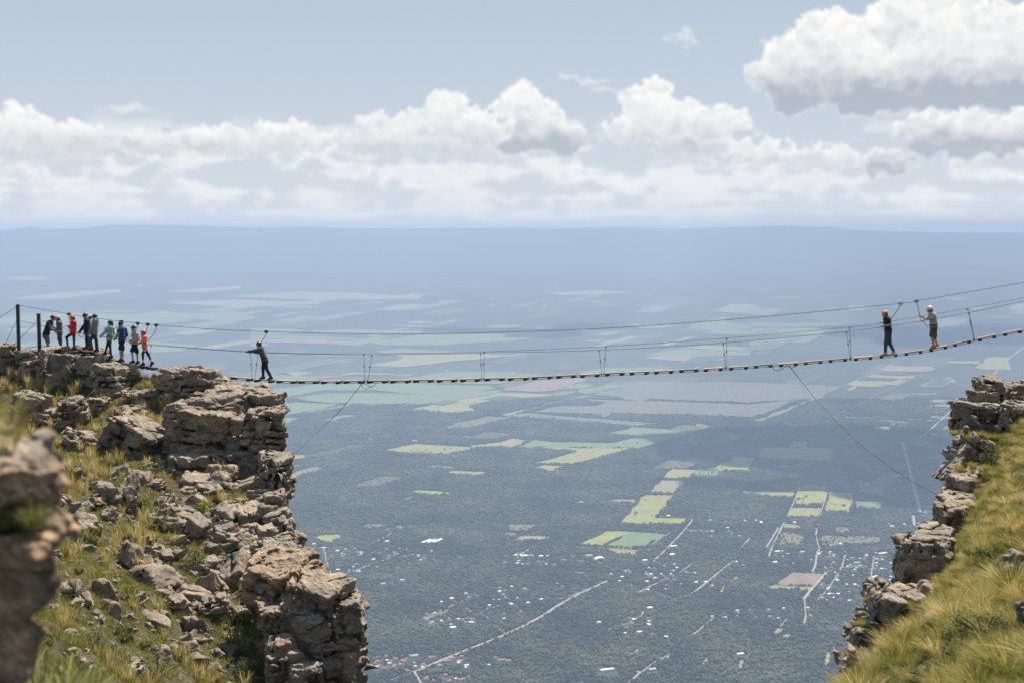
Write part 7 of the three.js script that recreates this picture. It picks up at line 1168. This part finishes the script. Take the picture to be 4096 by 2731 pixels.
    const ring = mesh('carabiner', new THREE.TorusGeometry(0.035, 0.007, 6, 14), dye(0.4, 0.4, 0.42, 0.3), hs); ring.position.copy(c).add(V3(-fx * 0.12, -0.03, -0.1));
  }
  return root;
}
const BLACK = [0.013, 0.013, 0.015], DARK = [0.03, 0.03, 0.033];
person({ zoom: 1, face: 1, deep: 0.4, label: 'person in a black vest with grey sleeves and shorts bending to fasten another harness', head: [708, 414], neck: [678, 452], chest: [645, 520], pelvis: [614, 632], nearArm: [[660, 488], [690, 566], [746, 582]], farArm: [[664, 478], [712, 540], [762, 566]], near: [[632, 728], [628, 812], [668, 832]], far: [[642, 732], [646, 806], [684, 822]], vest: true, top: [0.02, 0.02, 0.022], sleeveColour: [0.16, 0.145, 0.13], legs: 'shorts', bottom: [0.17, 0.14, 0.115], helmet: [0.025, 0.025, 0.027], loops: [0.42, 0.16, 0.04], tone: 2, shoes: [0.12, 0.09, 0.06] });
person({ zoom: 1, face: -1, deep: 0.3, slim: true, label: 'person in a pink helmet and grey jacket having a harness fastened', head: [768, 424], neck: [786, 462], chest: [800, 520], pelvis: [796, 605], nearArm: [[806, 488], [806, 556], [752, 548]], farArm: [[788, 486], [788, 550], [744, 592]], near: [[812, 698], [818, 792], [792, 806]], far: [[784, 694], [812, 790], [786, 802]], top: [0.09, 0.095, 0.105], legs: 'long', tight: true, bottomName: 'leggings', bottom: [0.05, 0.048, 0.05], helmet: [0.6, 0.26, 0.24], hair: [0.03, 0.02, 0.015], harness: [0.33, 0.31, 0.29] });
person({ zoom: 1, face: -1, slim: true, label: 'person in a red jacket and orange helmet with one knee raised', head: [964, 412], neck: [978, 450], chest: [986, 520], pelvis: [980, 602], nearArm: [[1002, 482], [1008, 566], [948, 606]], farArm: [[966, 482], [946, 548], [912, 522]], near: [[990, 700], [990, 798], [962, 828]], far: [[892, 668], [906, 790], [880, 806]], top: [0.56, 0.018, 0.014], legs: 'long', tight: true, bottomName: 'leggings', bottom: BLACK, helmet: [0.8, 0.13, 0.01], hair: [0.07, 0.03, 0.015], tail: true, hairLen: 0.05, tone: 1, harness: null, shoes: [0.03, 0.06, 0.08] });
person({ zoom: 1, face: -1, deep: 0.5, label: 'person in a black jacket and black helmet holding a lanyard loop', head: [1138, 386], neck: [1164, 424], chest: [1172, 486], pelvis: [1166, 590], nearArm: [[1160, 456], [1112, 532], [1058, 602]], farArm: [[1166, 456], [1124, 528], [1070, 594]], near: [[1160, 690], [1162, 792], [1118, 820]], far: [[1180, 690], [1184, 788], [1150, 812]], top: [0.015, 0.016, 0.022], legs: 'long', bottom: [0.014, 0.014, 0.018], helmet: [0.022, 0.022, 0.022], shoes: [0.05, 0.03, 0.035] });
person({ zoom: 1, face: -1, label: 'person in a grey hooded top and dark grey trousers stepping onto the first board', head: [1268, 398], neck: [1280, 434], chest: [1272, 492], pelvis: [1262, 602], nearArm: [[1252, 474], [1224, 560], [1186, 626]], farArm: [[1276, 474], [1236, 556], [1194, 620]], near: [[1208, 708], [1224, 815], [1190, 836]], far: [[1290, 716], [1300, 828], [1262, 856]], top: [0.2, 0.195, 0.195], topName: 'hooded_top', hood: true, loose: 0.034, legs: 'long', wide: true, bottom: [0.05, 0.05, 0.056], helmet: [0.022, 0.022, 0.023], harness: null, shoes: [0.05, 0.02, 0.02] });
person({ zoom: 1, face: -1, slim: true, label: 'person in a mint green jacket with a black belt on the boards', head: [1478, 484], neck: [1484, 522], chest: [1474, 584], pelvis: [1468, 676], nearArm: [[1432, 552], [1396, 612], [1350, 654]], farArm: [[1508, 552], [1522, 620], [1496, 664]], near: [[1474, 784], [1490, 914], [1456, 944]], far: [[1440, 770], [1412, 868], [1380, 892]], top: [0.30, 0.45, 0.37], loose: 0.036, legs: 'long', tight: true, bottomName: 'leggings', bottom: BLACK, helmet: [0.025, 0.025, 0.025], hair: [0.07, 0.04, 0.02], hairLen: 0.1, tone: 1 });
person({ zoom: 1, face: -1, label: 'person in a blue jacket with yellow sleeves and black shorts on the boards', head: [1618, 498], neck: [1626, 540], chest: [1640, 604], pelvis: [1632, 712], nearArm: [[1596, 572], [1576, 644], [1538, 692]], farArm: [[1678, 568], [1698, 640], [1664, 694]], near: [[1614, 828], [1620, 958], [1590, 990]], far: [[1644, 832], [1644, 978], [1618, 1006]], top: [0.012, 0.06, 0.16], stripe: [0.62, 0.40, 0.02], loose: 0.032, legs: 'shorts', bottom: [0.018, 0.018, 0.02], helmet: [0.02, 0.02, 0.02], tone: 0 });
person({ zoom: 1, face: -1, label: 'person in a beige jacket and black shorts holding the hand cable', head: [1790, 552], neck: [1806, 594], chest: [1820, 654], pelvis: [1808, 752], nearArm: [[1832, 630], [1852, 700], [1754, 740]], farArm: [[1806, 630], [1800, 696], [1738, 712]], near: [[1770, 856], [1784, 986], [1742, 1012]], far: [[1838, 868], [1848, 990], [1818, 1032]], top: [0.36, 0.31, 0.265], loose: 0.032, hood: true, legs: 'shorts', bottom: BLACK, helmet: [0.03, 0.031, 0.032], sole: [0.6, 0.6, 0.58], tone: 1, shoes: [0.02, 0.02, 0.02], harness: null });
person({ zoom: 1, face: -1, slim: true, label: 'person in a coral jacket and pink helmet with fair hair stepping backwards', head: [1922, 612], neck: [1936, 650], chest: [1942, 710], pelvis: [1946, 798], nearArm: [[1926, 682], [1904, 734], [1862, 750]], farArm: [[1944, 682], [1916, 736], [1872, 746]], near: [[1916, 884], [1920, 1016], [1884, 1044]], far: [[1988, 900], [2038, 1000], [2018, 1050]], top: [0.8, 0.17, 0.12], shirt: [0.62, 0.52, 0.45], legs: 'capri', tight: true, bottomName: 'leggings', bottom: [0.016, 0.017, 0.025], helmet: [0.7, 0.12, 0.13], hair: [0.42, 0.26, 0.12], hairLen: 0.16, tone: 1, harness: null, sole: [0.5, 0.5, 0.48] });
person({ zoom: 2, face: -1, label: 'person in a dark grey hooded top leaning forward alone on the bridge', head: [394, 378], neck: [410, 414], chest: [432, 466], pelvis: [466, 556], nearArm: [[398, 434], [328, 452], [262, 458]], farArm: [[414, 434], [388, 466], [350, 466]], near: [[488, 660], [538, 756], [508, 782]], far: [[444, 648], [448, 752], [412, 774]], top: [0.075, 0.072, 0.075], topName: 'hooded_top', hood: true, loose: 0.03, legs: 'long', bottom: [0.014, 0.014, 0.018], helmet: [0.03, 0.03, 0.028], hair: [0.05, 0.035, 0.02], sole: [0.6, 0.58, 0.52], reach: -0.1 });
person({ zoom: 3, face: -1, label: 'person in a black T-shirt, jeans and orange helmet walking on the bridge', head: [600, 496], neck: [622, 538], chest: [636, 604], pelvis: [642, 706], nearArm: [[652, 572], [664, 628], [574, 646]], farArm: [[628, 572], [604, 612], [552, 596]], near: [[616, 846], [606, 972], [560, 1008]], far: [[662, 858], [714, 962], [678, 998]], top: [0.022, 0.024, 0.026], topName: 'tee_shirt', sleeve: 'short', legs: 'long', bottom: [0.055, 0.07, 0.095], bottomName: 'jeans', helmet: [0.75, 0.22, 0.03], hair: [0.05, 0.03, 0.02], shoes: [0.5, 0.44, 0.36], tone: 1 });
person({ zoom: 3, face: -1, label: 'person in a pale T-shirt, khaki shorts and white helmet walking on the bridge', head: [1164, 438], neck: [1190, 482], chest: [1212, 560], pelvis: [1216, 656], nearArm: [[1226, 524], [1172, 554], [1074, 574]], farArm: [[1196, 516], [1112, 562], [1064, 522]], near: [[1194, 768], [1216, 886], [1172, 930]], far: [[1226, 788], [1262, 876], [1248, 908]], top: [0.37, 0.345, 0.32], topName: 'tee_shirt', sleeve: 'short', legs: 'shorts', bottom: [0.10, 0.09, 0.055], helmet: [0.75, 0.7, 0.6], hair: [0.02, 0.015, 0.01], shoes: [0.42, 0.25, 0.11], sole: [0.45, 0.3, 0.17], tone: 0 });

// ---------------------------------------------------------------- pulley trolleys on the safety cable, each with its strap
function trolley(label, zoom, at0, pts, body, strapCol, off = 0) {
  const Q = ZOOM[zoom], [u, v] = Q(at0), t = thing('pulley_trolley', label, 'pulley', 'pulleys on the safety cable'), p = at(u, vOf(TOP, u), span(u)); t.position.copy(p);
  const sp = new THREE.Shape([[-0.085, 0.05], [0.085, 0.05], [0.085, -0.02], [0.03, -0.085], [-0.03, -0.085], [-0.085, -0.02]].map(([a, b]) => new THREE.Vector2(a, b)));
  for (const s of [-0.035, 0.02]) { const g = new THREE.ExtrudeGeometry(sp, { depth: 0.012, bevelEnabled: true, bevelSize: 0.003, bevelThickness: 0.003, bevelSegments: 1 }); g.translate(0, 0, s); mesh('side_plate', g, body, t); }
  for (const s of [-0.045, 0.045]) { const w = mesh('wheel', new THREE.CylinderGeometry(0.03, 0.03, 0.034, 12), steel, t); w.rotation.x = Math.PI / 2; w.position.set(s, 0.028, -0.005); }
  const line = [V3(0, -0.08, 0), ...pts.map((q, i) => { const [a, b] = Q(q); return at(a, b, span(a) + off * (i + 1) / pts.length).sub(p); })];
  mesh('strap', tube(line, 0.013, 8), dye(...strapCol), t);
}
const darkPlate = std({ color: lin(0.07, 0.055, 0.05), roughness: 0.5 }), bright = std({ color: lin(0.62, 0.6, 0.56), roughness: 0.4 }), brass = std({ color: lin(0.45, 0.4, 0.24), roughness: 0.45 });
trolley('dark pulley above the blue jacket with a red strap to the mint jacket', 1, [1625, 455], [[1605, 500], [1588, 530], [1500, 575], [1398, 606]], darkPlate, [0.1, 0.02, 0.02], -0.25);
trolley('dark pulley with a strap down to the waist of the blue jacket', 1, [1847, 487], [[1838, 540], [1820, 580], [1750, 660], [1684, 706]], darkPlate, DARK, -0.2);
trolley('dark pulley with a strap down to the beige jacket', 1, [1982, 500], [[1968, 560], [1940, 608], [1850, 680], [1762, 730]], darkPlate, DARK, -0.25);
trolley('dark pulley with a strap down to the coral jacket', 1, [2097, 512], [[2090, 560], [2066, 620], [1980, 720], [1892, 796]], darkPlate, DARK, -0.25);
trolley('dark pulley above the lone person on the bridge', 2, [483, 228], [[470, 280], [448, 312], [420, 362], [440, 470], [470, 545]], darkPlate, DARK, -0.16);
trolley('white pulley with a maroon strap to the person in jeans', 3, [800, 358], [[790, 390], [750, 460], [676, 572], [650, 700]], bright, [0.09, 0.02, 0.025], -0.14);
trolley('brass coloured pulley with a maroon strap to the person in khaki shorts', 3, [1000, 318], [[1008, 370], [1024, 430], [1050, 548], [1100, 610], [1152, 660]], brass, [0.08, 0.02, 0.03], -0.2);
trolley('small pulley with a hanging strap beside the red jacket', 1, [920, 358], [[922, 400], [926, 480], [932, 600]], darkPlate, [0.05, 0.03, 0.06], -0.2);
trolley('small pulley with a strap beside the person in the black jacket', 1, [1212, 403], [[1210, 440], [1200, 530], [1150, 590], [1100, 668], [1060, 640], [1056, 606]], darkPlate, DARK, -0.25);
scene.traverse((o) => { if (o.isMesh) o.castShadow = o.receiveShadow = true; });
renderer.render(scene, camera);
